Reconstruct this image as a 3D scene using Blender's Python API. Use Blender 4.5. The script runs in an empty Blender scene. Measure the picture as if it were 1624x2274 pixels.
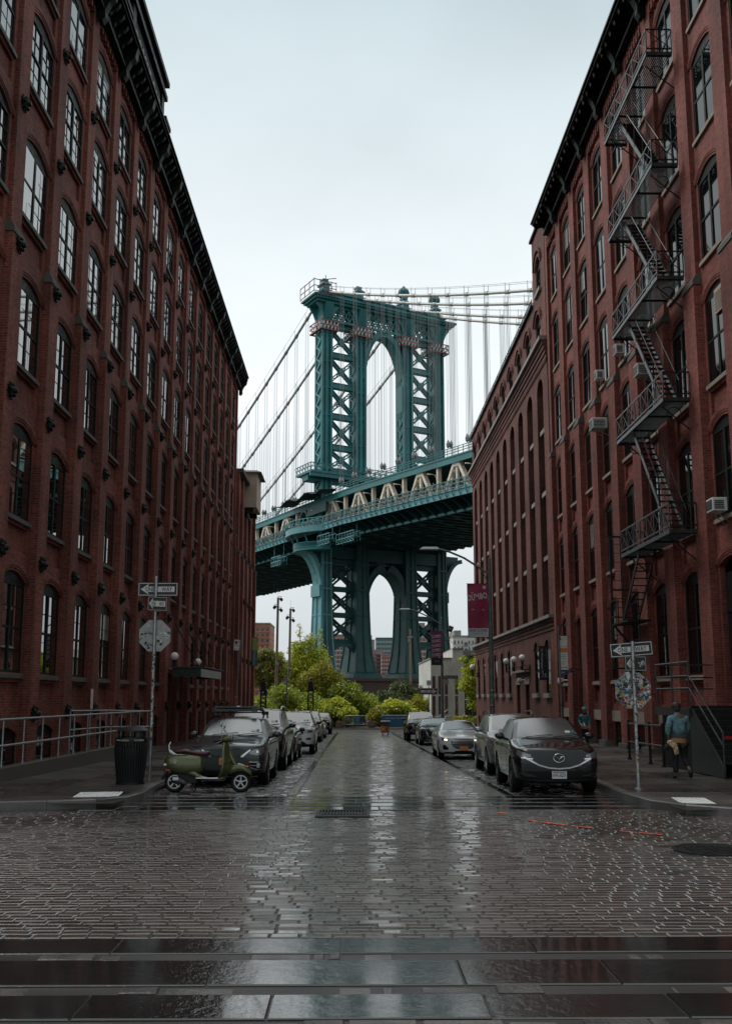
import bpy, bmesh, math, random
from mathutils import Vector, Matrix
from mathutils.bvhtree import BVHTree
random.seed(7)
R = math.radians
SC = bpy.context.scene
COL = SC.collection

# ------------------------------------------------------------------ camera
cam_d = bpy.data.cameras.new('camera'); cam = bpy.data.objects.new('camera', cam_d); COL.objects.link(cam)
cam_d.sensor_fit = 'VERTICAL'; cam_d.sensor_height = 36.0
cam_d.lens = 2165.0 / 2273.0 * 36.0
cam_d.clip_start = 0.1; cam_d.clip_end = 6000
cam.location = (0, 0, 2.0)
cam.rotation_euler = (R(90 + 9.054), 0, R(-0.784)); cam_d.shift_y = 63.5 / 2273
SC.camera = cam

# ------------------------------------------------------------------ sky, sun, exposure
SUN_EL, SUN_AZ = 50.0, 298.0
W = bpy.data.worlds.new('World'); SC.world = W; W.use_nodes = True
nt = W.node_tree; nt.nodes.clear()
wo = nt.nodes.new('ShaderNodeOutputWorld'); bg = nt.nodes.new('ShaderNodeBackground')
sky = nt.nodes.new('ShaderNodeTexSky'); sky.sky_type = 'NISHITA'; sky.sun_disc = False
sky.sun_elevation = R(SUN_EL); sky.sun_rotation = R(SUN_AZ); sky.dust_density = 4.0; sky.air_density = 1.0
geo = nt.nodes.new('ShaderNodeTexCoord'); sep = nt.nodes.new('ShaderNodeSeparateXYZ')
nt.links.new(geo.outputs['Generated'], sep.inputs[0])
ramp = nt.nodes.new('ShaderNodeValToRGB')
cr = ramp.color_ramp
for p, c in ((0.0, (.60, .65, .68)), (.12, (.74, .79, .82)), (.28, (.91, .955, .97)), (.44, (.83, .90, .92)), (.62, (.55, .655, .69)), (.80, (.95, 1.0, 1.0)), (1.0, (1.0, 1.0, 1.0))):
    if p in (0.0, 1.0):
        e = cr.elements[0 if p == 0 else -1]
    else:
        e = cr.elements.new(p)
    e.position = p; e.color = (*c, 1)
nt.links.new(sep.outputs['Z'], ramp.inputs[0])
ns = nt.nodes.new('ShaderNodeTexNoise'); ns.inputs['Scale'].default_value = 2.2; ns.inputs['Detail'].default_value = 5
mp = nt.nodes.new('ShaderNodeMapping'); mp.inputs['Scale'].default_value = (1, 1, 2.2)
nt.links.new(geo.outputs['Generated'], mp.inputs[0]); nt.links.new(mp.outputs[0], ns.inputs['Vector'])
mr = nt.nodes.new('ShaderNodeMapRange'); mr.inputs[1].default_value = .3; mr.inputs[2].default_value = .7
mr.inputs[3].default_value = 6.2; mr.inputs[4].default_value = 7.5
nt.links.new(ns.outputs[0], mr.inputs[0])
# the overcast is brighter towards the sun's side of the sky than behind the camera
my = nt.nodes.new('ShaderNodeMapRange'); my.inputs[1].default_value = -.8; my.inputs[2].default_value = .5; my.inputs[3].default_value = .66; my.inputs[4].default_value = .98
nt.links.new(sep.outputs['Y'], my.inputs[0]); mm = nt.nodes.new('ShaderNodeMath'); mm.operation = 'MULTIPLY'
nt.links.new(mr.outputs[0], mm.inputs[0]); nt.links.new(my.outputs[0], mm.inputs[1])
vm = nt.nodes.new('ShaderNodeVectorMath'); vm.operation = 'SCALE'
nt.links.new(ramp.outputs[0], vm.inputs[0]); nt.links.new(mm.outputs[0], vm.inputs['Scale'])
mx = nt.nodes.new('ShaderNodeMix'); mx.data_type = 'RGBA'; mx.inputs[0].default_value = .94
nt.links.new(sky.outputs[0], mx.inputs[6]); nt.links.new(vm.outputs[0], mx.inputs[7])
bg.inputs[1].default_value = 0.1
nt.links.new(mx.outputs[2], bg.inputs[0]); nt.links.new(bg.outputs[0], wo.inputs[0])

sun_d = bpy.data.lights.new('sun', 'SUN'); sun_d.energy = 1.2; sun_d.angle = R(40); sun_d.color = (1, .97, .92)
sun = bpy.data.objects.new('sun', sun_d); COL.objects.link(sun)
sun.rotation_euler = (R(90 - SUN_EL), 0, R(180 - SUN_AZ)); sun.location = (0, 0, 80)
SC.view_settings.view_transform = 'Standard'; SC.view_settings.look = 'None'
SC.view_settings.exposure = 0.68; SC.view_settings.gamma = 1.0
SC.cycles.use_denoising = True
SC.cycles.max_bounces = 6; SC.cycles.diffuse_bounces = 3; SC.cycles.glossy_bounces = 3
SC.cycles.sample_clamp_indirect = 4.0

# ------------------------------------------------------------------ materials
def nodes(name):
    m = bpy.data.materials.new(name); m.use_nodes = True
    n = m.node_tree; b = n.nodes['Principled BSDF']
    return m, n, b
def setp(b, col=None, rough=None, metal=None, ior=None, coat=None, spec=None, trans=None):
    if col is not None: b.inputs['Base Color'].default_value = (*col, 1)
    if rough is not None: b.inputs['Roughness'].default_value = rough
    if metal is not None: b.inputs['Metallic'].default_value = metal
    if ior is not None: b.inputs['IOR'].default_value = ior
    if coat is not None:
        b.inputs['Coat Weight'].default_value = coat; b.inputs['Coat IOR'].default_value = 1.4; b.inputs['Specular IOR Level'].default_value = .3; b.inputs['Coat Roughness'].default_value = .04
    if spec is not None: b.inputs['Specular IOR Level'].default_value = spec
def L(n, a, b): n.links.new(a, b)
def N(n, t, **kw):
    x = n.nodes.new(t)
    for k, v in kw.items(): setattr(x, k, v)
    return x
def noise(n, scale, detail=4, vec=None, rough=.55):
    x = N(n, 'ShaderNodeTexNoise'); x.inputs['Scale'].default_value = scale; x.inputs['Detail'].default_value = detail
    x.inputs['Roughness'].default_value = rough
    if vec is not None: L(n, vec, x.inputs['Vector'])
    return x
def mrange(n, src, a, b, c, d):
    x = N(n, 'ShaderNodeMapRange')
    for i, v in enumerate((a, b, c, d)): x.inputs[i + 1].default_value = v
    L(n, src, x.inputs[0]); return x.outputs[0]
def mixc(n, fac, c1, c2, blend='MIX'):
    x = N(n, 'ShaderNodeMix', data_type='RGBA', blend_type=blend)
    for i, v in ((0, fac), (6, c1), (7, c2)):
        if isinstance(v, (int, float)): x.inputs[i].default_value = v
        elif isinstance(v, tuple): x.inputs[i].default_value = (*v, 1)
        else: L(n, v, x.inputs[i])
    return x.outputs[2]
def bump(n, b, h, dist=.01, strength=1.0, prev=None):
    x = N(n, 'ShaderNodeBump'); x.inputs['Distance'].default_value = dist; x.inputs['Strength'].default_value = strength
    L(n, h, x.inputs['Height'])
    if prev is not None: L(n, prev, x.inputs['Normal'])
    L(n, x.outputs[0], b.inputs['Normal']); return x.outputs[0]

def plain(name, col, rough=.5, metal=0, var=.25, scale=3.0, bmp=0.0, bscale=40, coat=None, ior=None, spec=None):
    """a colour broken up by noise in object space, a little bump"""
    m, n, b = nodes(name); setp(b, col, rough, metal, ior, coat, spec)
    tc = N(n, 'ShaderNodeNewGeometry')
    if var:
        ns = noise(n, scale, 5, tc.outputs['Position'])
        f = mrange(n, ns.outputs[0], .3, .7, 1 - var, 1 + var)
        v = N(n, 'ShaderNodeVectorMath', operation='SCALE'); v.inputs[0].default_value = col; L(n, f, v.inputs['Scale'])
        L(n, v.outputs[0], b.inputs['Base Color'])
        r = mrange(n, ns.outputs[0], .3, .7, max(.02, rough * .8), min(1, rough * 1.2)); L(n, r, b.inputs['Roughness'])
    if bmp:
        n2 = noise(n, bscale, 3, tc.outputs['Position']); bump(n, b, n2.outputs[0], bmp)
    return m

def brick_mat(name, c1, c2, mortar, stain=.35, tint=(1, 1, 1)):
    m, n, b = nodes(name)
    g = N(n, 'ShaderNodeNewGeometry')
    sp = N(n, 'ShaderNodeSeparateXYZ'); L(n, g.outputs['Position'], sp.inputs[0])
    sn = N(n, 'ShaderNodeSeparateXYZ'); L(n, g.outputs['True Normal'], sn.inputs[0])
    ab = N(n, 'ShaderNodeMath', operation='ABSOLUTE'); L(n, sn.outputs['X'], ab.inputs[0])
    gt = N(n, 'ShaderNodeMath', operation='GREATER_THAN'); L(n, ab.outputs[0], gt.inputs[0]); gt.inputs[1].default_value = .5
    mxu = N(n, 'ShaderNodeMix', data_type='FLOAT'); L(n, gt.outputs[0], mxu.inputs[0]); L(n, sp.outputs['X'], mxu.inputs[2]); L(n, sp.outputs['Y'], mxu.inputs[3])
    cb = N(n, 'ShaderNodeCombineXYZ'); L(n, mxu.outputs[0], cb.inputs[0]); L(n, sp.outputs['Z'], cb.inputs[1])
    br = N(n, 'ShaderNodeTexBrick'); L(n, cb.outputs[0], br.inputs['Vector'])
    br.inputs['Scale'].default_value = 1.0; br.inputs['Brick Width'].default_value = .215; br.inputs['Row Height'].default_value = .075
    br.inputs['Mortar Size'].default_value = .009; br.inputs['Mortar Smooth'].default_value = .15; br.inputs['Bias'].default_value = -.1
    br.inputs['Color1'].default_value = (*c1, 1); br.inputs['Color2'].default_value = (*c2, 1); br.inputs['Mortar'].default_value = (*mortar, 1)
    n1 = noise(n, .35, 6, g.outputs['Position'], .65); n2 = noise(n, 9, 4, g.outputs['Position'])
    # rain streaks and soot: noise stretched along z
    mpn = N(n, 'ShaderNodeMapping'); mpn.inputs['Scale'].default_value = (1.6, 1.6, .12); L(n, g.outputs['Position'], mpn.inputs[0])
    n3 = noise(n, 1.0, 5, mpn.outputs[0], .6)
    f1 = mrange(n, n1.outputs[0], .3, .7, 1 - stain, 1 + stain)
    f2 = mrange(n, n2.outputs[0], .3, .7, .82, 1.18)
    f3 = mrange(n, n3.outputs[0], .35, .65, .64, 1.14)
    a = N(n, 'ShaderNodeMath', operation='MULTIPLY'); L(n, f1, a.inputs[0]); L(n, f2, a.inputs[1])
    a2 = N(n, 'ShaderNodeMath', operation='MULTIPLY'); L(n, a.outputs[0], a2.inputs[0]); L(n, f3, a2.inputs[1])
    v = N(n, 'ShaderNodeVectorMath', operation='SCALE'); L(n, br.outputs['Color'], v.inputs[0]); L(n, a2.outputs[0], v.inputs['Scale'])
    L(n, v.outputs[0], b.inputs['Base Color'])
    b.inputs['Roughness'].default_value = .78; b.inputs['Specular IOR Level'].default_value = .3
    inv = N(n, 'ShaderNodeMath', operation='SUBTRACT'); inv.inputs[0].default_value = 1.0; L(n, br.outputs['Fac'], inv.inputs[1])
    ad = N(n, 'ShaderNodeMath', operation='MULTIPLY_ADD'); L(n, n2.outputs[0], ad.inputs[0]); ad.inputs[1].default_value = .35; L(n, inv.outputs[0], ad.inputs[2])
    bump(n, b, ad.outputs[0], .008)
    return m

def wet_stone(name, c1, c2, rmin, rmax, bscale=30, bd=.004, scale=1.2, spec=.5, big=.25, film=0):
    """wet paving: tone varies per stone and in patches, gloss varies with how much water lies on it"""
    m, n, b = nodes(name)
    g = N(n, 'ShaderNodeNewGeometry')
    n1 = noise(n, scale, 5, g.outputs['Position'], .6)
    f = mrange(n, n1.outputs[0], .3, .7, 0, 1)
    col = mixc(n, f, c1, c2)
    ri = g.outputs['Random Per Island']
    k = mrange(n, ri, 0, 1, .80, 1.2)
    v = N(n, 'ShaderNodeVectorMath', operation='SCALE'); L(n, col, v.inputs[0]); L(n, k, v.inputs['Scale'])
    L(n, v.outputs[0], b.inputs['Base Color'])
    n2 = noise(n, big, 4, g.outputs['Position'], .55)
    ad = N(n, 'ShaderNodeMath', operation='ADD'); L(n, n2.outputs[0], ad.inputs[0])
    rr = mrange(n, ri, 0, 1, -.12, .12); L(n, rr, ad.inputs[1])
    r = mrange(n, ad.outputs[0], .33, .67, rmin, rmax); L(n, r, b.inputs['Roughness'])
    b.inputs['Specular IOR Level'].default_value = spec
    if film: b.inputs['Coat Weight'].default_value = film; b.inputs['Coat IOR'].default_value = 1.75; rc = mrange(n, ad.outputs[0], .33, .67, .04, .17); L(n, rc, b.inputs['Coat Roughness'])
    n3 = noise(n, bscale, 4, g.outputs['Position'], .6)
    bump(n, b, n3.outputs[0], bd)
    return m

def glass_mat(name, col, ior, rough=.03, bmp=0, bscale=60):
    m, n, b = nodes(name); setp(b, col, rough, 0, ior)
    if bmp:
        g = N(n, 'ShaderNodeNewGeometry'); x = noise(n, bscale, 3, g.outputs['Position']); bump(n, b, x.outputs[0], bmp)
    return m

def paint(name, col, metal=.0, rough=.22, coat=1.0, beads=.0005):
    """car paint under clear coat, beaded with rain"""
    m, n, b = nodes(name); setp(b, col, rough, metal, None, coat)
    g = N(n, 'ShaderNodeNewGeometry')
    vo = N(n, 'ShaderNodeTexVoronoi'); vo.inputs['Scale'].default_value = 45; L(n, g.outputs['Position'], vo.inputs['Vector'])
    h = mrange(n, vo.outputs['Distance'], .0, .35, 1, 0)
    x = N(n, 'ShaderNodeBump'); x.inputs['Distance'].default_value = beads; x.inputs['Strength'].default_value = .4
    L(n, h, x.inputs['Height']); L(n, x.outputs[0], b.inputs['Normal'])
    return m

def leaf_mat(name, dark, light, tip=None, tipf=.0):
    m = bpy.data.materials.new(name); m.use_nodes = True; n = m.node_tree; n.nodes.clear()
    out = N(n, 'ShaderNodeOutputMaterial'); d = N(n, 'ShaderNodeBsdfDiffuse'); t = N(n, 'ShaderNodeBsdfTranslucent')
    gl = N(n, 'ShaderNodeBsdfGlossy'); gl.inputs['Roughness'].default_value = .35; gl.inputs['Color'].default_value = (.9, .9, .9, 1)
    g = N(n, 'ShaderNodeNewGeometry')
    ri = g.outputs['Random Per Island']
    n1 = noise(n, .55, 3, g.outputs['Position'])
    ad = N(n, 'ShaderNodeMath', operation='ADD'); L(n, ri, ad.inputs[0]); L(n, n1.outputs[0], ad.inputs[1])
    f = mrange(n, ad.outputs[0], .55, 1.45, 0, 1)
    col = mixc(n, f, dark, light)
    if tip:
        s = N(n, 'ShaderNodeMath', operation='GREATER_THAN'); s.inputs[1].default_value = 1 - tipf
        h = N(n, 'ShaderNodeMath', operation='FRACT'); mlt = N(n, 'ShaderNodeMath', operation='MULTIPLY'); mlt.inputs[1].default_value = 37.0
        L(n, ri, mlt.inputs[0]); L(n, mlt.outputs[0], h.inputs[0]); L(n, h.outputs[0], s.inputs[0])
        col = mixc(n, s.outputs[0], col, tip)
    L(n, col, d.inputs['Color']); L(n, col, t.inputs['Color'])
    a = N(n, 'ShaderNodeMixShader'); a.inputs[0].default_value = .35; L(n, d.outputs[0], a.inputs[1]); L(n, t.outputs[0], a.inputs[2])
    a2 = N(n, 'ShaderNodeMixShader'); a2.inputs[0].default_value = .06; L(n, a.outputs[0], a2.inputs[1]); L(n, gl.outputs[0], a2.inputs[2])
    L(n, a2.outputs[0], out.inputs[0]); return m

def emit_mat(name, col, s):
    m, n, b = nodes(name); setp(b, col, .3); b.inputs['Emission Color'].default_value = (*col, 1); b.inputs['Emission Strength'].default_value = s; return m

M = dict(
    brickL=brick_mat('brick_red', (.25, .060, .042), (.115, .028, .022), (.20, .12, .09), .42),
    brickR=brick_mat('brick_crimson', (.255, .060, .046), (.13, .031, .025), (.19, .10, .078), .38),
    brickD=brick_mat('brick_dark', (.18, .052, .040), (.09, .028, .023), (.15, .098, .08), .4),
    stone=plain('sill_stone', (.085, .088, .080), .75, 0, .35, 2.5, .004, 30),
    lintel=plain('pale_lintel', (.25, .215, .17), .8, 0, .2, 3, .003, 60),
    ledge=plain('grey_ledge', (.24, .23, .21), .7, 0, .4, 1.5, .004, 30),
    cornice=plain('black_green_iron', (.008, .011, .010), .55, 0, .4, 2, spec=.2),
    iron=plain('black_iron', (.008, .010, .010), .5, 0, .3, 6, spec=.3),
    ironW=plain('wet_grey_iron', (.05, .06, .06), .35, .6, .4, 8),
    frame=plain('dark_window_frame', (.007, .011, .010), .6, 0, .2, 5, spec=.2),
    pane=glass_mat('window_glass', (.006, .009, .009), 4.2, .015),
    paneR=glass_mat('window_glass_green', (.003, .005, .005), 1.45, .04),
    tan=plain('tan_render', (.42, .34, .27), .85, 0, .15, 1.0, .004, 30),
    galv=plain('galvanised_steel', (.36, .38, .39), .38, .75, .2, 8),
    concrete=plain('wet_concrete', (.075, .068, .056), .5, 0, .4, 1.2, .004, 25),
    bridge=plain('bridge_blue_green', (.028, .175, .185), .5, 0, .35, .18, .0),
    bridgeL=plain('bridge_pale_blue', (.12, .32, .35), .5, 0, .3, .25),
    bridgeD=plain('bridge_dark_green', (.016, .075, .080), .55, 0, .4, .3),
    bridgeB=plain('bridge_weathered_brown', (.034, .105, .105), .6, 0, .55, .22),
    cream=plain('cream_steel', (.76, .68, .56), .55, 0, .25, .6),
    cable=plain('cable_grey', (.40, .40, .37), .5, .2, .2, .8),
    rope=plain('rope_steel', (.23, .24, .24), .5, .3, .1, 1),
    redpl=plain('red_platform_paint', (.28, .07, .07), .6, 0, .3, 2),
    whitepl=plain('white_platform_paint', (.65, .58, .56), .6, 0, .2, 2),
    granite=plain('brown_granite', (.075, .045, .036), .6, 0, .35, .4, .02, 3),
    road=wet_stone('wet_block_paving', (.040, .034, .028), (.082, .068, .055), .16, .36, 28, .003, .9, .5, .25, .75),
    road2=wet_stone('wet_rough_blocks', (.018, .016, .015), (.042, .036, .032), .16, .40, 24, .006, .9, .5, .25, .6),
    joint=wet_stone('wet_joint_grit', (.020, .018, .016), (.04, .035, .031), .3, .5, 60, .004),
    slab=wet_stone('wet_bluestone', (.005, .008, .008), (.015, .019, .019), .05, .15, 10, .010, 1.4, .5, .8, .8),
    pebble=wet_stone('pale_joint_stone', (.04, .037, .034), (.13, .12, .11), .16, .4, 30, .010, 3),
    walk=wet_stone('wet_sidewalk', (.030, .027, .025), (.085, .076, .067), .18, .50, 60, .003, .8),
    kerb=wet_stone('granite_kerb', (.07, .067, .063), (.14, .132, .125), .25, .45, 40, .004, 1.5),
    soil=plain('wet_soil', (.03, .03, .018), .8, 0, .4, .5),
    white=plain('white_paint', (.72, .74, .72), .5, 0, .08, 3),
    tact=plain('white_tactile_tile', (.66, .68, .66), .45, 0, .1, 4),
    tyre=plain('tyre_rubber', (.006, .006, .006), .6, 0, .2, 8, spec=.25),
    rim=plain('alloy_rim', (.30, .31, .32), .3, .9, .1, 5),
    rimD=plain('dark_rim', (.05, .05, .055), .3, .8, .1, 5),
    trim=plain('black_plastic', (.006, .007, .007), .45, 0, .2, 8, spec=.25),
    chrome=plain('chrome', (.62, .64, .65), .15, 1.0, .05, 8),
    cglass=glass_mat('car_glass', (.010, .016, .016), 3.2, .10, .0008, 160),
    lamp=glass_mat('headlamp_lens', (.10, .11, .115), 2.4, .08, .006, 45),
    lampon=emit_mat('lit_headlamp', (1.0, .72, .42), 3.0),
    amber=plain('amber_lens', (.55, .13, .04), .25, 0, .1, 5),
    redlens=plain('red_lens', (.35, .02, .02), .25, 0, .1, 5),
    plateO=plain('orange_plate', (.62, .22, .04), .5, 0, .05, 5),
    plateW=plain('white_plate', (.55, .56, .55), .5, 0, .05, 5),
    ink=plain('black_ink', (.008, .008, .010), .5, 0, 0),
    inkblue=plain('navy_ink', (.02, .03, .10), .5, 0, 0),
    signW=plain('sign_white', (.55, .55, .53), .5, 0, .1, 6),
    signB=plain('sign_black', (.008, .009, .009), .45, 0, .1, 6),
    signBack=plain('sign_back_aluminium', (.30, .31, .30), .5, .4, .2, 9),
    globe=plain('globe_glass', (.80, .78, .74), .25, 0, .05, 5),
    acw=plain('air_conditioner_white', (.60, .62, .60), .5, 0, .15, 4),
    dgrille=plain('dark_grille', (.03, .035, .035), .5, 0, .1, 9),
    magenta=plain('magenta_cloth', (.30, .016, .065), .55, 0, .2, 3),
    magenta2=plain('purple_cloth', (.20, .010, .085), .55, 0, .2, 3),
    bannerW=plain('banner_white', (.50, .52, .52), .6, 0, .1, 3),
    lime=plain('lime_cloth', (.28, .32, .05), .6, 0, .1, 3), slate=plain('slate_cloth', (.05, .12, .15), .6, 0, .1, 3),
    pole=plain('grey_pole', (.13, .16, .155), .45, .4, .25, 3),
    wood=plain('weathered_pole_wood', (.20, .165, .12), .8, 0, .3, 2, .01, 12),
    bark=plain('bark', (.05, .04, .03), .85, 0, .3, 3, .01, 15),
    leafA=leaf_mat('leaves_bright', (.13, .20, .015), (.78, .80, .05)),
    leafB=leaf_mat('leaves_mid', (.07, .13, .014), (.52, .60, .045)),
    leafC=leaf_mat('leaves_olive', (.09, .11, .014), (.60, .56, .05)),
    leafD=leaf_mat('leaves_dark', (.035, .060, .016), (.13, .17, .035)),
    leafP=leaf_mat('leaves_with_pink_bloom', (.07, .12, .015), (.34, .40, .04), (.60, .17, .20), .10),
    skin=plain('skin', (.36, .20, .14), .5, 0, .08, 9), skinD=plain('skin_brown', (.14, .075, .05), .5, 0, .08, 9),
    denim=plain('light_denim', (.10, .20, .23), .85, 0, .45, 9, .03, 14), denimD=plain('dark_denim', (.035, .055, .065), .8, 0, .3, 7),
    trouser=plain('dark_trousers', (.006, .008, .009), .8, 0, .2, 7, .03, 12), ochre=plain('ochre_shirt', (.32, .17, .06), .8, 0, .1, 7),
    canvas=plain('tan_canvas', (.42, .32, .19), .8, 0, .15, 7), hair=plain('dark_hair', (.02, .016, .013), .6, 0, .2, 20),
    teal=plain('teal_jacket', (.010, .13, .15), .55, 0, .25, 6, .03, 14), tealcap=plain('green_teal_cap', (.01, .26, .22), .6, 0, .1, 6),
    vespa=paint('olive_green_paint', (.085, .098, .040), .35, .25), leather=plain('maroon_leather', (.07, .014, .018), .35, 0, .2, 9),
    pinkbrick=plain('far_brown_brick', (.31, .205, .19), .9, 0, .15, .1), whiteband=plain('far_pale_band', (.56, .53, .51), .9, 0, .1, .1),
    farglass=glass_mat('far_window_glass', (.06, .08, .09), 1.6, .1), farteal=plain('far_teal_cladding', (.085, .15, .155), .6, 0, .2, .1),
    farwhite=plain('far_white_wall', (.58, .57, .54), .85, 0, .12, .2), farorange=plain('far_orange_brick', (.36, .15, .09), .9, 0, .15, .1),
    farpink=plain('far_pink_brick', (.40, .19, .17), .9, 0, .15, .1),
    plaster=plain('white_plaster', (.52, .52, .49), .8, 0, .15, .8, .003, 20), curtain=glass_mat('green_curtain_glass', (.015, .05, .045), 1.7, .05),
    bluevinyl=plain('blue_vinyl', (.015, .12, .22), .5, 0, .15, 3), boulder=plain('brown_boulder', (.16, .115, .085), .8, 0, .4, 4, .03, 6),
    bin=plain('navy_bin_plastic', (.015, .04, .06), .4, 0, .15, 5), bag=plain('orange_bag', (.55, .16, .02), .5, 0, .3, 6, .01, 20),
    orange=plain('orange_street_paint', (.75, .09, .03), .5, 0, .3, 12), net=plain('dark_netting', (.02, .035, .035), .8, 0, .3, 2),
)
# ------------------------------------------------------------------ mesh helpers
class MB:
    def __init__(s): s.v = []; s.f = []; s.m = []; s.mi = 0
    def add(s, vs, fs):
        n = len(s.v); s.v += [tuple(v) for v in vs]; s.f += [tuple(i + n for i in f) for f in fs]; s.m += [s.mi] * len(fs); return s
    def box(s, x0, x1, y0, y1, z0, z1):
        return s.add([(x0, y0, z0), (x1, y0, z0), (x1, y1, z0), (x0, y1, z0), (x0, y0, z1), (x1, y0, z1), (x1, y1, z1), (x0, y1, z1)],
                     [(0, 3, 2, 1), (4, 5, 6, 7), (0, 1, 5, 4), (1, 2, 6, 5), (2, 3, 7, 6), (3, 0, 4, 7)])
    def frustum(s, c0, w0, d0, c1, w1, d1):
        """tapered box from centre c0 (size w0 x d0) up to c1 (size w1 x d1)"""
        vs = []
        for c, w, d in ((c0, w0, d0), (c1, w1, d1)):
            vs += [(c[0] - w / 2, c[1] - d / 2, c[2]), (c[0] + w / 2, c[1] - d / 2, c[2]), (c[0] + w / 2, c[1] + d / 2, c[2]), (c[0] - w / 2, c[1] + d / 2, c[2])]
        return s.add(vs, [(0, 3, 2, 1), (4, 5, 6, 7), (0, 1, 5, 4), (1, 2, 6, 5), (2, 3, 7, 6), (3, 0, 4, 7)])
    def beam(s, p0, p1, w, h, up=(0, 0, 1)):
        p0 = Vector(p0); p1 = Vector(p1); d = (p1 - p0).normalized(); up = Vector(up)
        if abs(d.dot(up)) > .98: up = Vector((0, 1, 0)) if abs(d.y) < .9 else Vector((1, 0, 0))
        a = d.cross(up).normalized() * (w / 2); b = a.cross(d).normalized() * (h / 2)
        vs = [p0 - a - b, p0 + a - b, p0 + a + b, p0 - a + b, p1 - a - b, p1 + a - b, p1 + a + b, p1 - a + b]
        return s.add(vs, [(0, 3, 2, 1), (4, 5, 6, 7), (0, 1, 5, 4), (1, 2, 6, 5), (2, 3, 7, 6), (3, 0, 4, 7)])
    def tube(s, pts, r, n=8, cap=True):
        pts = [Vector(p) for p in pts]; rs = r if isinstance(r, (list, tuple)) else [r] * len(pts)
        vs = []; prev = None
        for i, p in enumerate(pts):
            t = (pts[min(i + 1, len(pts) - 1)] - pts[max(i - 1, 0)]).normalized()
            if prev is None:
                a = t.orthogonal().normalized()
            else:
                a = (prev - t * prev.dot(t)).normalized()
            prev = a; b = t.cross(a)
            for k in range(n):
                q = 2 * math.pi * k / n; vs.append(p + (a * math.cos(q) + b * math.sin(q)) * rs[i])
        fs = []
        for i in range(len(pts) - 1):
            for k in range(n):
                fs.append((i * n + k, i * n + (k + 1) % n, (i + 1) * n + (k + 1) % n, (i + 1) * n + k))
        if cap:
            fs.append(tuple(range(n))[::-1]); fs.append(tuple((len(pts) - 1) * n + k for k in range(n)))
        return s.add(vs, fs)
    def lathe(s, prof, c=(0, 0, 0), n=16, axis='z', cap=True):
        vs = []
        for r, h in prof:
            for k in range(n):
                q = 2 * math.pi * k / n; a, b = r * math.cos(q), r * math.sin(q)
                p = {'z': (a, b, h), 'x': (h, a, b), 'y': (b, h, a)}[axis]
                vs.append((p[0] + c[0], p[1] + c[1], p[2] + c[2]))
        fs = []
        for i in range(len(prof) - 1):
            for k in range(n):
                fs.append((i * n + k, i * n + (k + 1) % n, (i + 1) * n + (k + 1) % n, (i + 1) * n + k))
        if cap and prof[0][0] > 1e-4: fs.append(tuple(range(n))[::-1])
        if cap and prof[-1][0] > 1e-4: fs.append(tuple((len(prof) - 1) * n + k for k in range(n)))
        return s.add(vs, fs)
    def sphere(s, c, r, n=14, sx=1, sy=1, sz=1):
        prof = [(max(r * math.sin(math.pi * i / (n // 2)), 1e-5), -r * math.cos(math.pi * i / (n // 2))) for i in range(n // 2 + 1)]
        k = len(s.v); s.lathe(prof, (0, 0, 0), n)
        s.v[k:] = [(v[0] * sx + c[0], v[1] * sy + c[1], v[2] * sz + c[2]) for v in s.v[k:]]
        return s
    def prism(s, poly, vec):
        vec = Vector(vec); n = len(poly); a = [Vector(p) for p in poly]; b = [p + vec for p in a]
        return s.add(a + b, [tuple(range(n))[::-1], tuple(range(n, 2 * n))] + [(i, (i + 1) % n, n + (i + 1) % n, n + i) for i in range(n)])
    def face(s, pts): return s.add(pts, [tuple(range(len(pts)))])
    def xf(s, mat, k=0):
        s.v[k:] = [tuple(mat @ Vector(v)) for v in s.v[k:]]; return s
    def mesh(s, name, mats, smooth=None):
        me = bpy.data.meshes.new(name); me.from_pydata(s.v, [], s.f)
        for m in (mats if isinstance(mats, (list, tuple)) else [mats]): me.materials.append(M[m] if isinstance(m, str) else m)
        if any(s.m): me.polygons.foreach_set('material_index', s.m)
        bm = bmesh.new(); bm.from_mesh(me); bmesh.ops.recalc_face_normals(bm, faces=bm.faces)
        if smooth is not None:
            for f in bm.faces: f.smooth = True
            for e in bm.edges:
                if len(e.link_faces) == 2 and e.calc_face_angle(0) > R(smooth): e.smooth = False
        bm.to_mesh(me); bm.free(); me.update()
        return me
    def build(s, name, mats, parent=None, smooth=None, world=False, bevel=0):
        return link(name, s.mesh(name, mats, smooth), parent, world, bevel)
def link(name, me, parent=None, world=False, bevel=0):
    o = bpy.data.objects.new(name, me); COL.objects.link(o)
    if parent is not None:
        o.parent = parent
        if world: o.location = -root_loc(parent)
    if bevel:
        b = o.modifiers.new('bevel', 'BEVEL'); b.width = bevel; b.segments = 2; b.limit_method = 'ANGLE'; b.angle_limit = R(40)
    return o
def root_loc(p):
    v = Vector(p.location)
    while p.parent is not None: p = p.parent; v += Vector(p.location)
    return v
def tag(o, label=None, cat=None, group=None, kind=None):
    if label: o['label'] = label
    if cat: o['category'] = cat
    if group: o['group'] = group
    if kind: o['kind'] = kind
    return o
def thing(name, label, cat, loc=(0, 0, 0), rz=0, group=None):
    o = bpy.data.objects.new(name, None); COL.objects.link(o); o.location = loc; o.rotation_euler = (0, 0, rz); o.empty_display_size = .2
    return tag(o, label, cat, group)
def struct(o): o['kind'] = 'structure'; return o
def copy_tree(o, parent=None):
    c = o.copy(); COL.objects.link(c)
    if parent is not None: c.parent = parent
    for ch in list(o.children): copy_tree(ch, c)
    return c
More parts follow.
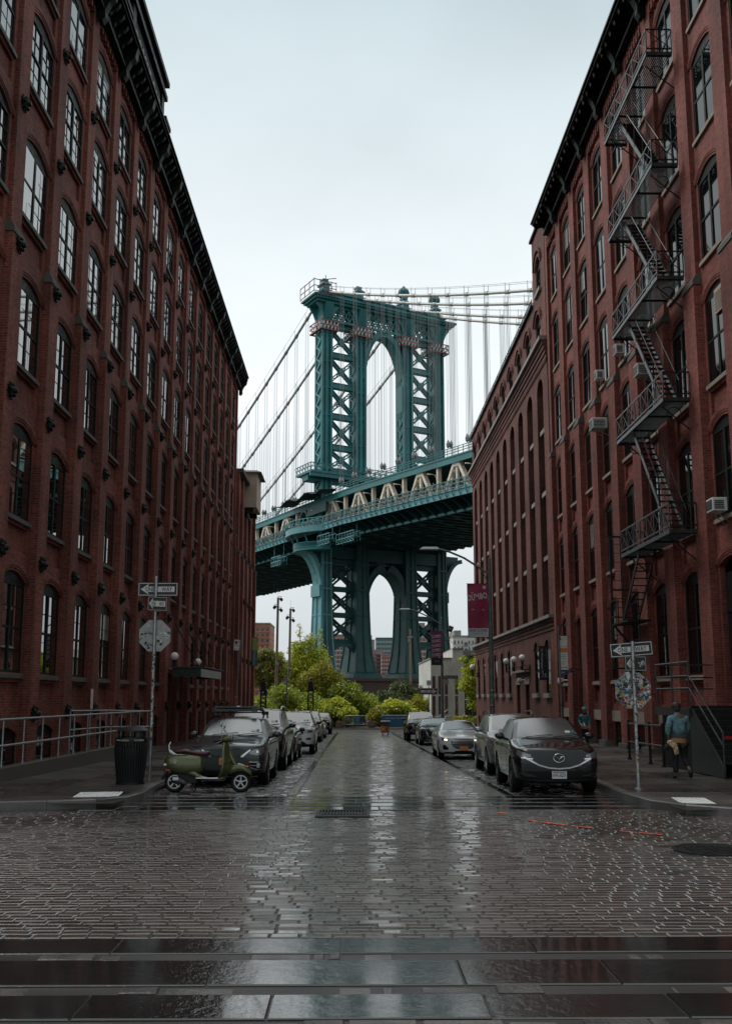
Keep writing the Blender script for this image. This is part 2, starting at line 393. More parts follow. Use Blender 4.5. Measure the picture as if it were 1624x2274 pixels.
def text_mesh(body, width=None, height=None, extrude=.003, bold=0.0, shear=0, space=1.0):
    """lettering as a mesh in the xy plane, centred on the origin and fitted to width and height"""
    cu = bpy.data.curves.new('lettering', 'FONT'); cu.body = body; cu.extrude = extrude; cu.align_x = 'CENTER'; cu.align_y = 'CENTER'
    cu.offset = bold; cu.shear = shear; cu.space_character = space; cu.resolution_u = 3
    o = bpy.data.objects.new('lettering', cu); COL.objects.link(o)
    dg = bpy.context.evaluated_depsgraph_get(); dg.update()
    me = bpy.data.meshes.new_from_object(o.evaluated_get(dg)); bpy.data.objects.remove(o)
    xs = [v.co.x for v in me.vertices]; ys = [v.co.y for v in me.vertices]
    cx, cy = (max(xs) + min(xs)) / 2, (max(ys) + min(ys)) / 2
    sx = width / (max(xs) - min(xs)) if width else None; sy = height / (max(ys) - min(ys)) if height else None
    sx = sx or sy; sy = sy or sx
    for v in me.vertices: v.co = Vector(((v.co.x - cx) * sx, (v.co.y - cy) * sy, v.co.z))
    return me
FRONT = Matrix.Rotation(R(90), 4, 'X')      # text in the xz plane, read from -y
def text(body, parent, c, mat, width=None, height=None, rot=None, name='lettering', **kw):
    me = text_mesh(body, width, height, **kw); me.materials.append(M[mat])
    me.transform((rot if rot is not None else FRONT)); me.transform(Matrix.Translation(Vector(c)))
    return link(name, me, parent)
def road_z(y): return 0.0 if y < 17 else (-.016 * (y - 17) if y < 82 else (-1.04 if y < 300 else -1.04))
def walk_z(x, y):
    z = road_z(y) + .15
    if x > 5.6 and y > 20: z += min(1, (x - 5.6) / 4.9) * min(.25, .012 * (y - 20) + .02)
    return z
# ------------------------------------------------------------------ ground, roads, pavements
def sheet(name, x0, x1, ys, zf, mat, dz=0, nx=1):
    mb = MB(); xs = [x0 + (x1 - x0) * i / nx for i in range(nx + 1)]
    vs = [(x, y, zf(x, y) + dz) for y in ys for x in xs]; k = nx + 1
    mb.add(vs, [(j * k + i, j * k + i + 1, (j + 1) * k + i + 1, (j + 1) * k + i) for j in range(len(ys) - 1) for i in range(nx)])
    return struct(mb.build(name, mat))
gz = lambda x, y: -.45 if y < 17 else max(-.45 - .016 * (y - 17), -1.50)
sheet('ground', -2500, 2500, [-400, 17, 82, 130, 400, 5000], gz, 'soil')
flat = lambda x, y: road_z(y)

def blocks(name, x0, x1, y0, y1, lx, ly, mat, gap=.016, h=.05, jit=.008, skip=None):
    """courses of setts laid across the street, each a worn block of its own with rounded shoulders"""
    mb = MB(); y = y0; row = 0; rnd = random.Random(name)
    while y < y1 - .03:
        d = min(ly * rnd.uniform(.93, 1.07), y1 - y); x = x0 - rnd.random() * lx
        while x < x1:
            w = lx * rnd.uniform(.8, 1.2); a = max(x, x0) + gap / 2; b = min(x + w, x1) - gap / 2
            if b - a > .05 and not (skip and skip((a + b) / 2, y + d / 2)):
                c0, c1 = y + gap / 2, y + d - gap / 2; zb = road_z(y)
                dz = rnd.uniform(-jit, jit); tx = rnd.uniform(-jit, jit) * .8; ty = rnd.uniform(-jit, jit) * .8
                e = min(.014, (c1 - c0) * .15); vs = []
                for q, (ix, iz) in enumerate(((0, -h), (.004, -.008), (e, 0))):
                    for sx, sy in ((0, 0), (1, 0), (1, 1), (0, 1)):
                        px = a + ix if sx == 0 else b - ix; py = c0 + ix if sy == 0 else c1 - ix
                        vs.append((px, py, road_z(py) + dz + iz + (tx if sx else -tx) + (ty if sy else -ty)))
                fs = [(8, 9, 10, 11)]
                for q in (0, 4):
                    for i in range(4): fs.append((q + i, q + (i + 1) % 4, q + 4 + (i + 1) % 4, q + 4 + i))
                mb.add(vs, fs)
            x += w
        y += d; row += 1
    me = bpy.data.meshes.new(name); me.from_pydata(mb.v, [], mb.f); me.materials.append(M[mat])
    return struct(link(name, me))
# the cross street in the foreground and the narrow street beyond: grit bed below, setts on top
sheet('street_bed', -40, 40, [-6, 17, 30, 50, 82, 92], flat, 'joint', -.014)
MAN = (4.75, 13.3, .52)
def hole(x, y): return (x - MAN[0]) ** 2 + (y - MAN[1]) ** 2 < (MAN[2] + .08) ** 2 or (-.62 < x < .30 and 16.85 < y < 17.85)
blocks('cross_street_paving', -15, 15, 8.62, 17.9, .27, .125, 'road', gap=.009, jit=.0018, skip=hole)
blocks('street_paving', -1.18, 3.22, 20.98, 84, .25, .13, 'road', gap=.009, jit=.002)
blocks('parking_strip_paving', -4.7, -1.36, 20.98, 84, .24, .13, 'road2', jit=.008, gap=.02)
blocks('parking_strip_paving_east', 3.40, 5.9, 20.98, 84, .24, .13, 'road2', jit=.008, gap=.02)
# granite runners between lane and parking strips
def runner(name, x):
    mb = MB(); y = 20.98
    while y < 84:
        l = random.uniform(.9, 1.5); a, b = y + .006, min(y + l, 84) - .006
        mb.add([(x - .085, a, road_z(a) - .04), (x + .085, a, road_z(a) - .04), (x + .085, b, road_z(b) - .04), (x - .085, b, road_z(b) - .04),
                (x - .08, a, road_z(a) + .004), (x + .08, a, road_z(a) + .004), (x + .08, b, road_z(b) + .004), (x - .08, b, road_z(b) + .004)],
               [(4, 5, 6, 7), (0, 1, 5, 4), (1, 2, 6, 5), (2, 3, 7, 6), (3, 0, 4, 7)]); y += l
    return struct(mb.build(name, 'slab'))
runner('street_runner', -1.27); runner('street_runner_east', 3.31)

def crossing(name, rows, x0, x1, lmin, lmax):
    """bands of long bluestone slabs with rows of small pale stones between"""
    mb = MB()
    for (y0, y1, kind) in rows:
        x = x0 - random.random() * lmax
        while x < x1:
            if kind == 's': l = random.uniform(lmin, lmax); g = .012; h = random.uniform(-.004, .004); mb.mi = 0
            elif kind == 'f': l = random.uniform(1.2, 2.2); g = .006; h = random.uniform(-.003, .002); mb.mi = 0
            else: l = random.uniform(.10, .62); g = random.uniform(.012, .05); h = random.uniform(-.022, .006); mb.mi = 1
            a, b = max(x, x0) + g / 2, min(x + l, x1) - g / 2
            if b - a > .04:
                e = .008; t = random.uniform(-.003, .003)
                z = lambda yy, k: road_z(yy) + k
                q0, q1 = y0 + g / 2, y1 - g / 2
                mb.add([(a, q0, z(q0, -.08)), (b, q0, z(q0, -.08)), (b, q1, z(q1, -.08)), (a, q1, z(q1, -.08)),
                        (a, q0, z(q0, h - e)), (b, q0, z(q0, h - e)), (b, q1, z(q1, h - e)), (a, q1, z(q1, h - e)),
                        (a + e, q0 + e, z(q0, h - t)), (b - e, q0 + e, z(q0, h + t)), (b - e, q1 - e, z(q1, h + t)), (a + e, q1 - e, z(q1, h - t))],
                       [(8, 9, 10, 11)] + [(i, (i + 1) % 4, 4 + (i + 1) % 4, 4 + i) for i in range(4)] + [(4 + i, 4 + (i + 1) % 4, 8 + (i + 1) % 4, 8 + i) for i in range(4)])
            x += l
    return struct(mb.build(name, ['slab', 'pebble', 'road']))
near = [(8.12, 8.60, 'f'), (7.93, 8.10, 'c'), (7.25, 7.91, 's'), (7.05, 7.23, 'c'), (6.52, 7.03, 's'), (6.38, 6.50, 'c'), (5.8, 6.36, 's'), (5.6, 5.78, 'c'), (5.0, 5.58, 's'), (4.7, 4.98, 'c'), (3.6, 4.68, 'f')]
crossing('near_crossing', near, -15, 15, 1.1, 1.9)
far = [(17.92, 18.02, 'c'), (18.04, 18.62, 's'), (18.64, 18.76, 'c'), (18.78, 19.36, 's'), (19.38, 19.50, 'c'), (19.52, 20.12, 's'), (20.14, 20.26, 'c'), (20.28, 20.84, 's'), (20.86, 20.96, 'c')]
crossing('far_crossing', far, -4.9, 5.9, 1.1, 1.9)

def pavement(name, outer, xin, mat='walk'):
    """pavement slab between the kerb line and the wall line, cut into flags by fine joints, with its own kerb stones"""
    mb = MB(); sgn = 1 if xin > 0 else -1
    ys = sorted(set([p[1] for p in outer] + [outer[-1][1]]))
    for (x0, y0), (x1, y1) in zip(outer[:-1], outer[1:]):
        n = max(1, int((y1 - y0) / 1.6))
        for i in range(n):
            a, b = y0 + (y1 - y0) * i / n, y0 + (y1 - y0) * (i + 1) / n
            xa, xb = x0 + (x1 - x0) * i / n, x0 + (x1 - x0) * (i + 1) / n
            m = 3
            for k in range(m):
                pa, pb = xa + (xin - xa) * k / m, xa + (xin - xa) * (k + 1) / m
                qa, qb = xb + (xin - xb) * k / m, xb + (xin - xb) * (k + 1) / m
                g = .011 * sgn
                top = [(pa + g, a + .011, walk_z(pa, a)), (pb - g, a + .011, walk_z(pb, a)), (qb - g, b - .011, walk_z(qb, b)), (qa + g, b - .011, walk_z(qa, b))]
                lo = [(p[0], p[1], p[2] - .05) for p in top]
                mb.add(top + lo, [(0, 1, 2, 3)] + [(j, (j + 1) % 4, 4 + (j + 1) % 4, 4 + j) for j in range(4)])
    return struct(mb.build(name, mat))
def kerb(name, pts, w=.17):
    mb = MB()
    for (x0, y0), (x1, y1) in zip(pts[:-1], pts[1:]):
        d = Vector((x1 - x0, y1 - y0, 0)); l = d.length; d.normalize(); n = max(1, round(l / 1.5)); nv = Vector((-d.y, d.x, 0)) * w
        for i in range(n):
            a = Vector((x0, y0, 0)) + d * (l * i / n + .004); b = Vector((x0, y0, 0)) + d * (l * (i + 1) / n - .004)
            za, zb = road_z(a.y) + .155, road_z(b.y) + .155
            p = [a, b, b + nv, a + nv]; zz = [za, zb, zb, za]
            bot = [(q.x, q.y, z - .4) for q, z in zip(p, zz)]; mid = [(q.x, q.y, z - .02) for q, z in zip(p, zz)]
            c = sum(p, Vector()) / 4; top = [(q.x + (c.x - q.x) * .02 + (nv.x * .12 if k < 2 else 0), q.y + (nv.y * .12 if k < 2 else 0), z) for k, (q, z) in enumerate(zip(p, zz))]
            mb.add(bot + mid + top, [(8, 9, 10, 11)] + [(o + j, o + (j + 1) % 4, o + 4 + (j + 1) % 4, o + 4 + j) for o in (0, 4) for j in range(4)])
    return struct(mb.build(name, 'kerb'))
def arc(c, r, a0, a1, n=7): return [(c[0] + r * math.cos(R(a0 + (a1 - a0) * i / n)), c[1] + r * math.sin(R(a0 + (a1 - a0) * i / n))) for i in range(n + 1)]
kl = [(-60, 17.6), (-6.8, 17.9), (-5.5, 18.2), (-4.7, 18.55), (-4.25, 19.2), (-4.18, 20.2), (-4.3, 21.5), (-4.42, 24), (-4.5, 34), (-4.6, 84)]
kr = [(6.0, 84), (5.85, 34), (5.72, 24), (5.55, 22), (5.38, 20.0), (5.42, 18.2), (5.75, 17.3), (6.5, 16.6), (9, 15.9), (60, 15.0)]
kerb('kerb', kl[::-1][::-1]); kerb('kerb_east', kr)
pavement('pavement', [(-6.9, 18.06), (-5.55, 18.38), (-4.82, 18.72), (-4.42, 19.25), (-4.35, 20.2), (-4.47, 21.5), (-4.59, 24), (-4.67, 34), (-4.77, 84)], -9.7)
pavement('pavement_east', [(6.6, 16.78), (5.9, 17.4), (5.59, 18.3), (5.55, 20.0), (5.72, 22), (5.89, 24), (6.02, 34), (6.17, 84)], 10.9)
sheet('corner_pavement', -60, -6.9, [17.78, 19, 21, 24], lambda x, y: road_z(y) + .15, 'walk', 0, 12)
sheet('corner_pavement_east', 10.9, 60, [15.9, 18, 20, 23], lambda x, y: walk_z(x, y), 'walk', 0, 12)
sheet('corner_pavement_bed', -60, -4.3, [18.2, 22, 30], lambda x, y: road_z(y) + .1, 'joint', 0, 4)
sheet('corner_pavement_bed_east', 5.6, 60, [16.9, 22, 30], lambda x, y: road_z(y) + .1, 'joint', 0, 4)
sheet('end_street', -60, 60, [84.2, 88, 91.8], lambda x, y: -1.06, 'road2', .0, 8)
sheet('park_pavement', -60, 60, [92, 96], lambda x, y: -.98, 'walk', 0, 20)
struct(MB().box(-60, 60, 91.8, 92.0, -1.4, -.96).build('park_kerb', 'kerb'))
sheet('park_path', -.4, 2.6, [96, 110, 140, 200], lambda x, y: -.985 if y < 100 else -.985, 'walk')
sheet('park_soil', -80, 80, [96, 140, 186], lambda x, y: -1.03, 'soil')

# iron drain, manhole, tactile pads, orange marks: real sheets and castings
def grate():
    t = thing('drain_grate', 'black iron drain grate set in the blocks beside the far crossing', 'drain', (-.16, 17.35, 0))
    mb = MB(); mb.box(-.46, .46, -.5, -.44, -.04, .012).box(-.46, .46, .44, .5, -.04, .012).box(-.46, -.40, -.44, .44, -.04, .012).box(.40, .46, -.44, .44, -.04, .012)
    mb.build('frame', 'iron', t)
    b = MB()
    for i in range(15): x = -.37 + i * .053; b.box(x - .013, x + .013, -.44, .44, -.04, .006)
    b.box(-.40, .40, -.02, .02, -.04, .0).build('bars', 'iron', t)
    MB().box(-.44, .44, -.47, .47, -.09, -.06).build('pit', 'ink', t)
grate()
mh = MB(); mh.lathe([(.0, -.005), (.44, -.005), (.45, .0), (.45, -.05), (.455, -.05), (.455, .006), (MAN[2], .006), (MAN[2], -.06)], (0, 0, 0), 28)
for i in range(-4, 5):
    for j in range(-4, 5):
        if (i * i + j * j) < 15: mh.box(i * .095 - .03, i * .095 + .03, j * .095 - .03, j * .095 + .03, -.01, .003)
o = mh.build('manhole_cover', 'iron'); o.location = (MAN[0], MAN[1], 0); tag(o, 'round black iron manhole cover in the wet block street', 'manhole cover')
def tactile(name, cx, cy, w, d, rz, label):
    t = MB(); t.box(-w / 2, w / 2, -d / 2, d / 2, -.03, .004)
    nx, ny = int(w / .075), int(d / .075)
    for i in range(nx):
        for j in range(ny):
            x, y = -w / 2 + (i + .5) * w / nx, -d / 2 + (j + .5) * d / ny
            t.frustum((x, y, .004), .046, .046, (x, y, .009), .03, .03)
    o = t.build(name, 'tact'); z = walk_z(cx, cy); o.location = (cx, cy, z - .002); o.rotation_euler = (R(-.9), 0, rz)
    return tag(o, label, 'tactile paving', 'tactile pads at the street corners')
tactile('tactile_pad', -4.93, 19.6, .84, 1.15, R(8), 'white studded tactile pad on the corner beside the black litter bin')
tactile('tactile_pad', 6.16, 18.1, .60, 1.2, R(-10), 'white studded tactile pad on the corner beside the stickered sign post')
def stroke(name, pts, w, label):
    mb = MB(); pts = [Vector((*p, 0)) for p in pts]; rnd = random.Random(3)
    for a, b in zip(pts[:-1], pts[1:]):
        d = (b - a); n = max(2, int(d.length / .07)); nv = Vector((-d.y, d.x, 0)).normalized()
        for i in range(n):
            if rnd.random() < .14: continue
            p, q = a + d * (i / n), a + d * ((i + 1) / n); r = w * rnd.uniform(.6, 1.2)
            mb.add([tuple(p - nv * r + Vector((0, 0, .012))), tuple(q - nv * r + Vector((0, 0, .012))), tuple(q + nv * r + Vector((0, 0, .012))), tuple(p + nv * r + Vector((0, 0, .012)))], [(0, 1, 2, 3)])
    return tag(mb.build(name, 'orange'), label, 'road marking')
stroke('spray_arrow', [(2.85, 16.35), (3.25, 15.78), (3.66, 15.36)], .035, 'orange sprayed arrow across the paving blocks of the cross street')
stroke('spray_mark', [(4.0, 15.02), (4.5, 14.62)], .035, 'short orange sprayed line on the blocks nearest the manhole')
stroke('spray_mark', [(2.52, 17.4), (2.62, 17.25)], .05, 'small orange sprayed dash at the edge of the far crossing')

fl = MB(); rl = random.Random(8)
for k in range(70):
    x, y = rl.choice(((rl.uniform(-7.6, -4.7), rl.uniform(20.5, 40)), (rl.uniform(6.1, 10), rl.uniform(18.5, 38)), (rl.uniform(-6, 6), rl.uniform(9, 17.5)))); z = (walk_z(x, y) if abs(x) > 4.6 and y > 18 else road_z(y)) + .008
    s = rl.uniform(.012, .04); a = rl.random() * 6; fl.mi = rl.randrange(3)
    fl.face([(x + s * math.cos(a + q) * (1 if q % 3 else .5), y + s * math.sin(a + q), z + .004 * (int(q) % 2)) for q in (0, 1.5, 3.1, 4.6)])
o = fl.build('litter', ['bannerW', 'leafD', 'tan']); o['kind'] = 'stuff'
M['blind'] = plain('window_blind', (.20, .19, .165), .25, 0, .15, 2, coat=.6)
# ------------------------------------------------------------------ brick warehouses
class Face:
    """a street wall: s runs along the street (y), z up, d outwards from the wall plane x = X"""
    def __init__(s, X, sign): s.X, s.sg = X, sign
    def p(s, y, z, d): return (s.X + s.sg * d, y, z)
    def box(s, mb, y0, y1, z0, z1, d0, d1):
        xa, xb = sorted((s.X + s.sg * d0, s.X + s.sg * d1)); return mb.box(xa, xb, y0, y1, z0, z1)
def arch_pts(y0, y1, zs, rise, n=8):
    w = (y1 - y0) / 2; 
    if rise < .01: return [(y0, zs), (y1, zs)]
    r = (w * w + rise * rise) / (2 * rise); c = zs + rise - r; a = math.asin(min(1, w / r))
    return [((y0 + y1) / 2 + r * math.sin(-a + 2 * a * i / n), c + r * math.cos(-a + 2 * a * i / n)) for i in range(n + 1)]
def wall_bay(F, mb, b0, b1, z0, z1, ops, panel=True, depth=.16, pd=.05):
    """one bay of wall with arched openings ops = [(y0, y1, sill, top, rise)], their reveals and the sunk panels between"""
    ops = sorted(ops, key=lambda o: o[2])
    if not ops:
        mb.face([F.p(b0, z0, 0), F.p(b1, z0, 0), F.p(b1, z1, 0), F.p(b0, z1, 0)]); return
    zb = z0; prev = None
    wl, wr = ops[0][0], ops[0][1]
    mb.face([F.p(b0, z0, 0), F.p(wl, z0, 0), F.p(wl, z1, 0), F.p(b0, z1, 0)])
    mb.face([F.p(wr, z0, 0), F.p(b1, z0, 0), F.p(b1, z1, 0), F.p(wr, z1, 0)])
    for i in range(len(ops) + 1):
        lo = arch_pts(wl, wr, ops[i - 1][3] - ops[i - 1][4], ops[i - 1][4]) if i else [(wl, z0), (wr, z0)]
        hi = ops[i][2] if i < len(ops) else z1
        lt = max(q[1] for q in lo)
        a, b = hi - .95, hi - .26
        if panel and i < len(ops) and i and a > lt + .25:
            mb.face([F.p(y, z, 0) for y, z in lo] + [F.p(wr, a, 0), F.p(wl, a, 0)])
            m = .06
            mb.face([F.p(wl, a, 0), F.p(wl + m, a, 0), F.p(wl + m, b, 0), F.p(wl, b, 0)])
            mb.face([F.p(wr - m, a, 0), F.p(wr, a, 0), F.p(wr, b, 0), F.p(wr - m, b, 0)])
            q = [(wl + m, a), (wr - m, a), (wr - m, b), (wl + m, b)]
            mb.face([F.p(y, z, -.09) for y, z in q])
            for k in range(4):
                u, v = q[k], q[(k + 1) % 4]; mb.face([F.p(*u, 0), F.p(*v, 0), F.p(*v, -.09), F.p(*u, -.09)])
            mb.face([F.p(wl, b, 0), F.p(wr, b, 0), F.p(wr, hi, 0), F.p(wl, hi, 0)])
        elif hi > lt + .001:
            mb.face([F.p(y, z, 0) for y, z in lo] + [F.p(wr, hi, 0), F.p(wl, hi, 0)])
    for y0, y1, sl, tp, rise in ops:
        ring = [(y0, sl)] + arch_pts(y0, y1, tp - rise, rise) + [(y1, sl)]
        for u, v in zip(ring, ring[1:] + ring[:1]): mb.face([F.p(*u, 0), F.p(*v, 0), F.p(*v, -depth), F.p(*u, -depth)])
def arch_band(F, mb, y0, y1, tp, rise, r0, r1, d):
    """a hood of brick over an opening: the arch line thickened from r0 to r1 outwards, d proud"""
    a = arch_pts(y0 - r0, y1 + r0, tp - rise, rise + r0 * .6); b = arch_pts(y0 - r1, y1 + r1, tp - rise, rise + r1)
    n = len(a)
    for i in range(n - 1):
        q = [a[i], a[i + 1], b[i + 1], b[i]]
        vs = [F.p(*k, -.02) for k in q] + [F.p(*k, d) for k in q]
        mb.add(vs, [(4, 5, 6, 7), (0, 1, 5, 4), (2, 3, 7, 6)] + ([(3, 0, 4, 7)] if i == 0 else []) + ([(1, 2, 6, 5)] if i == n - 2 else []))
def window_meshes(w, h, rise, pairs=2, cols=2, rows=4, bar=.028, frame=.06, tag_=''):
    """frame and pane meshes in local coordinates: y along the wall, z up from the sill, x outwards"""
    mb = MB(); d0, d1 = -.07, .004
    def bx(y0, y1, z0, z1, a=d0, b=d1): mb.box(a, b, y0, y1, z0, z1)
    hw = w / 2; zs = h - rise - .02
    bx(-hw, -hw + frame, 0, zs); bx(hw - frame, hw, 0, zs); bx(-hw + frame, hw - frame, 0, frame); bx(-hw + frame, hw - frame, zs - frame * 1.3, zs)
    arc_ = arch_pts(-hw, hw, h - rise, rise)
    mb.prism([(d0 + .01, y, z) for y, z in [(-hw, zs)] + arc_ + [(hw, zs)]], (d1 - d0 - .02, 0, 0))
    pw = (w - 2 * frame) / pairs
    for k in range(1, pairs): y = -hw + frame + pw * k; bx(y - .06, y + .06, frame, zs - frame * 1.3, d0, d1 + .008)
    zi0, zi1 = frame, zs - frame * 1.3; zm = (zi0 + zi1) / 2
    for k in range(pairs):
        a = -hw + frame + pw * k + (.06 if k else 0); b = -hw + frame + pw * (k + 1) - (.06 if k < pairs - 1 else 0)
        bx(a, b, zm - .035, zm + .035, d0, d1 + .003)
        for c in range(1, cols): y = a + (b - a) * c / cols; bx(y - bar / 2, y + bar / 2, zi0, zm - .035, d0, -.012); bx(y - bar / 2, y + bar / 2, zm + .035, zi1, d0, -.012)
        for r in range(1, rows):
            if r * 2 == rows: continue
            z = zi0 + (zi1 - zi0) * r / rows; bx(a, b, z - bar / 2, z + bar / 2, d0 + .004, -.013)
    fr = mb.mesh('window' + tag_, 'frame')
    g = MB(); g.box(-.055, -.020, -hw + frame * .5, hw - frame * .5, frame * .5, zs - .02)
    return fr, g
def place_window(F, root, fr, pane, y, z, d=-.03, rnd=random):
    """one window of a facade: frame as the part, its glass as the sub-part, hung a hair out of true"""
    o = bpy.data.objects.new('window', fr); COL.objects.link(o); o.parent = root
    o.location = Vector(F.p(y, z, d)) - root_loc(root); o.rotation_euler = (0, 0, 0 if F.sg > 0 else R(180))
    g = bpy.data.objects.new('pane', pane); COL.objects.link(g); g.parent = o
    g.rotation_euler = (0, rnd.uniform(-.008, .008), rnd.uniform(-.012, .012))
    return o
def star_anchor():
    """cast iron wall-anchor rosette"""
    mb = MB(); n = 10; prof = []
    pts = [((.25 if i % 2 == 0 else .16) * math.cos(math.pi * i / n), (.25 if i % 2 == 0 else .16) * math.sin(math.pi * i / n)) for i in range(2 * n)]
    mb.prism([(0, y, z) for y, z in pts], (.05, 0, 0))
    mb.lathe([(.15, .05), (.13, .10), (.09, .12), (.08, .19), (.05, .22), (.0001, .22)], (0, 0, 0), 10, 'x')
    for i in range(5): q = 2 * math.pi * i / 5 + .3; mb.sphere((.09, .15 * math.cos(q), .15 * math.sin(q)), .055, 8)
    return mb.mesh('wall_anchor', 'iron', 40)
ANCHOR = star_anchor()
def anchors(F, root, pts, d):
    for y, z in pts[:100]:
        o = bpy.data.objects.new('wall_anchor', ANCHOR); COL.objects.link(o); o.parent = root
        o.location = Vector(F.p(y, z, d)) - root_loc(root); o.rotation_euler = (R(random.uniform(-15, 15)), 0, 0 if F.sg > 0 else R(180))

def cornice(F, root, y0, y1, zb, zt, out, bays):
    mb = MB()
    b = F.box; h = zt - zb
    b(mb, y0, y1, zb, zb + .12, -.05, .42); b(mb, y0, y1, zb + .12, zb + .5, -.05, .33)
    b(mb, y0 - .05, y1 + .05, zt - .20, zt - .09, -.3, out - .08); b(mb, y0 - .1, y1 + .1, zt - .09, zt, -.4, out)
    b(mb, y0, y1, zb + .5, zt - .20, -.1, .28)
    mb.build('cornice', 'cornice', root, world=True)
    br = None; n = int((y1 - y0) / .62)
    for i in range(n + 1):
        y = y0 + (y1 - y0) * i / n
        prof = [(.28, zb + .42), (.40, zb + .44), (.48, zb + .55), (.62, zb + .62), (out - .22, zt - .36), (out - .16, zt - .21), (.28, zt - .21)]
        if br is None: br = MB().prism([Vector(F.p(-.085, z, d)) - Vector((F.X, 0, 0)) for d, z in prof], (0, .17, 0)).mesh('bracket', 'cornice')
        o = link('bracket', br, root); o.location = Vector((F.X, y, 0)) - root_loc(root)
    # long scrolled brackets at the piers
    for y in bays:
        k = MB(); prof = [(.2, zb - .42), (.36, zb - .45), (.47, zb - .28), (.45, zb - .02), (.60, zb + .30), (.78, zb + .48), (out - .1, zt - .30), (out - .06, zt - .205), (.2, zt - .205)]
        k.prism([F.p(y - .16, z, d) for d, z in prof], (0, .32, 0)); k.build('cornice_bracket', 'cornice', root, world=True)

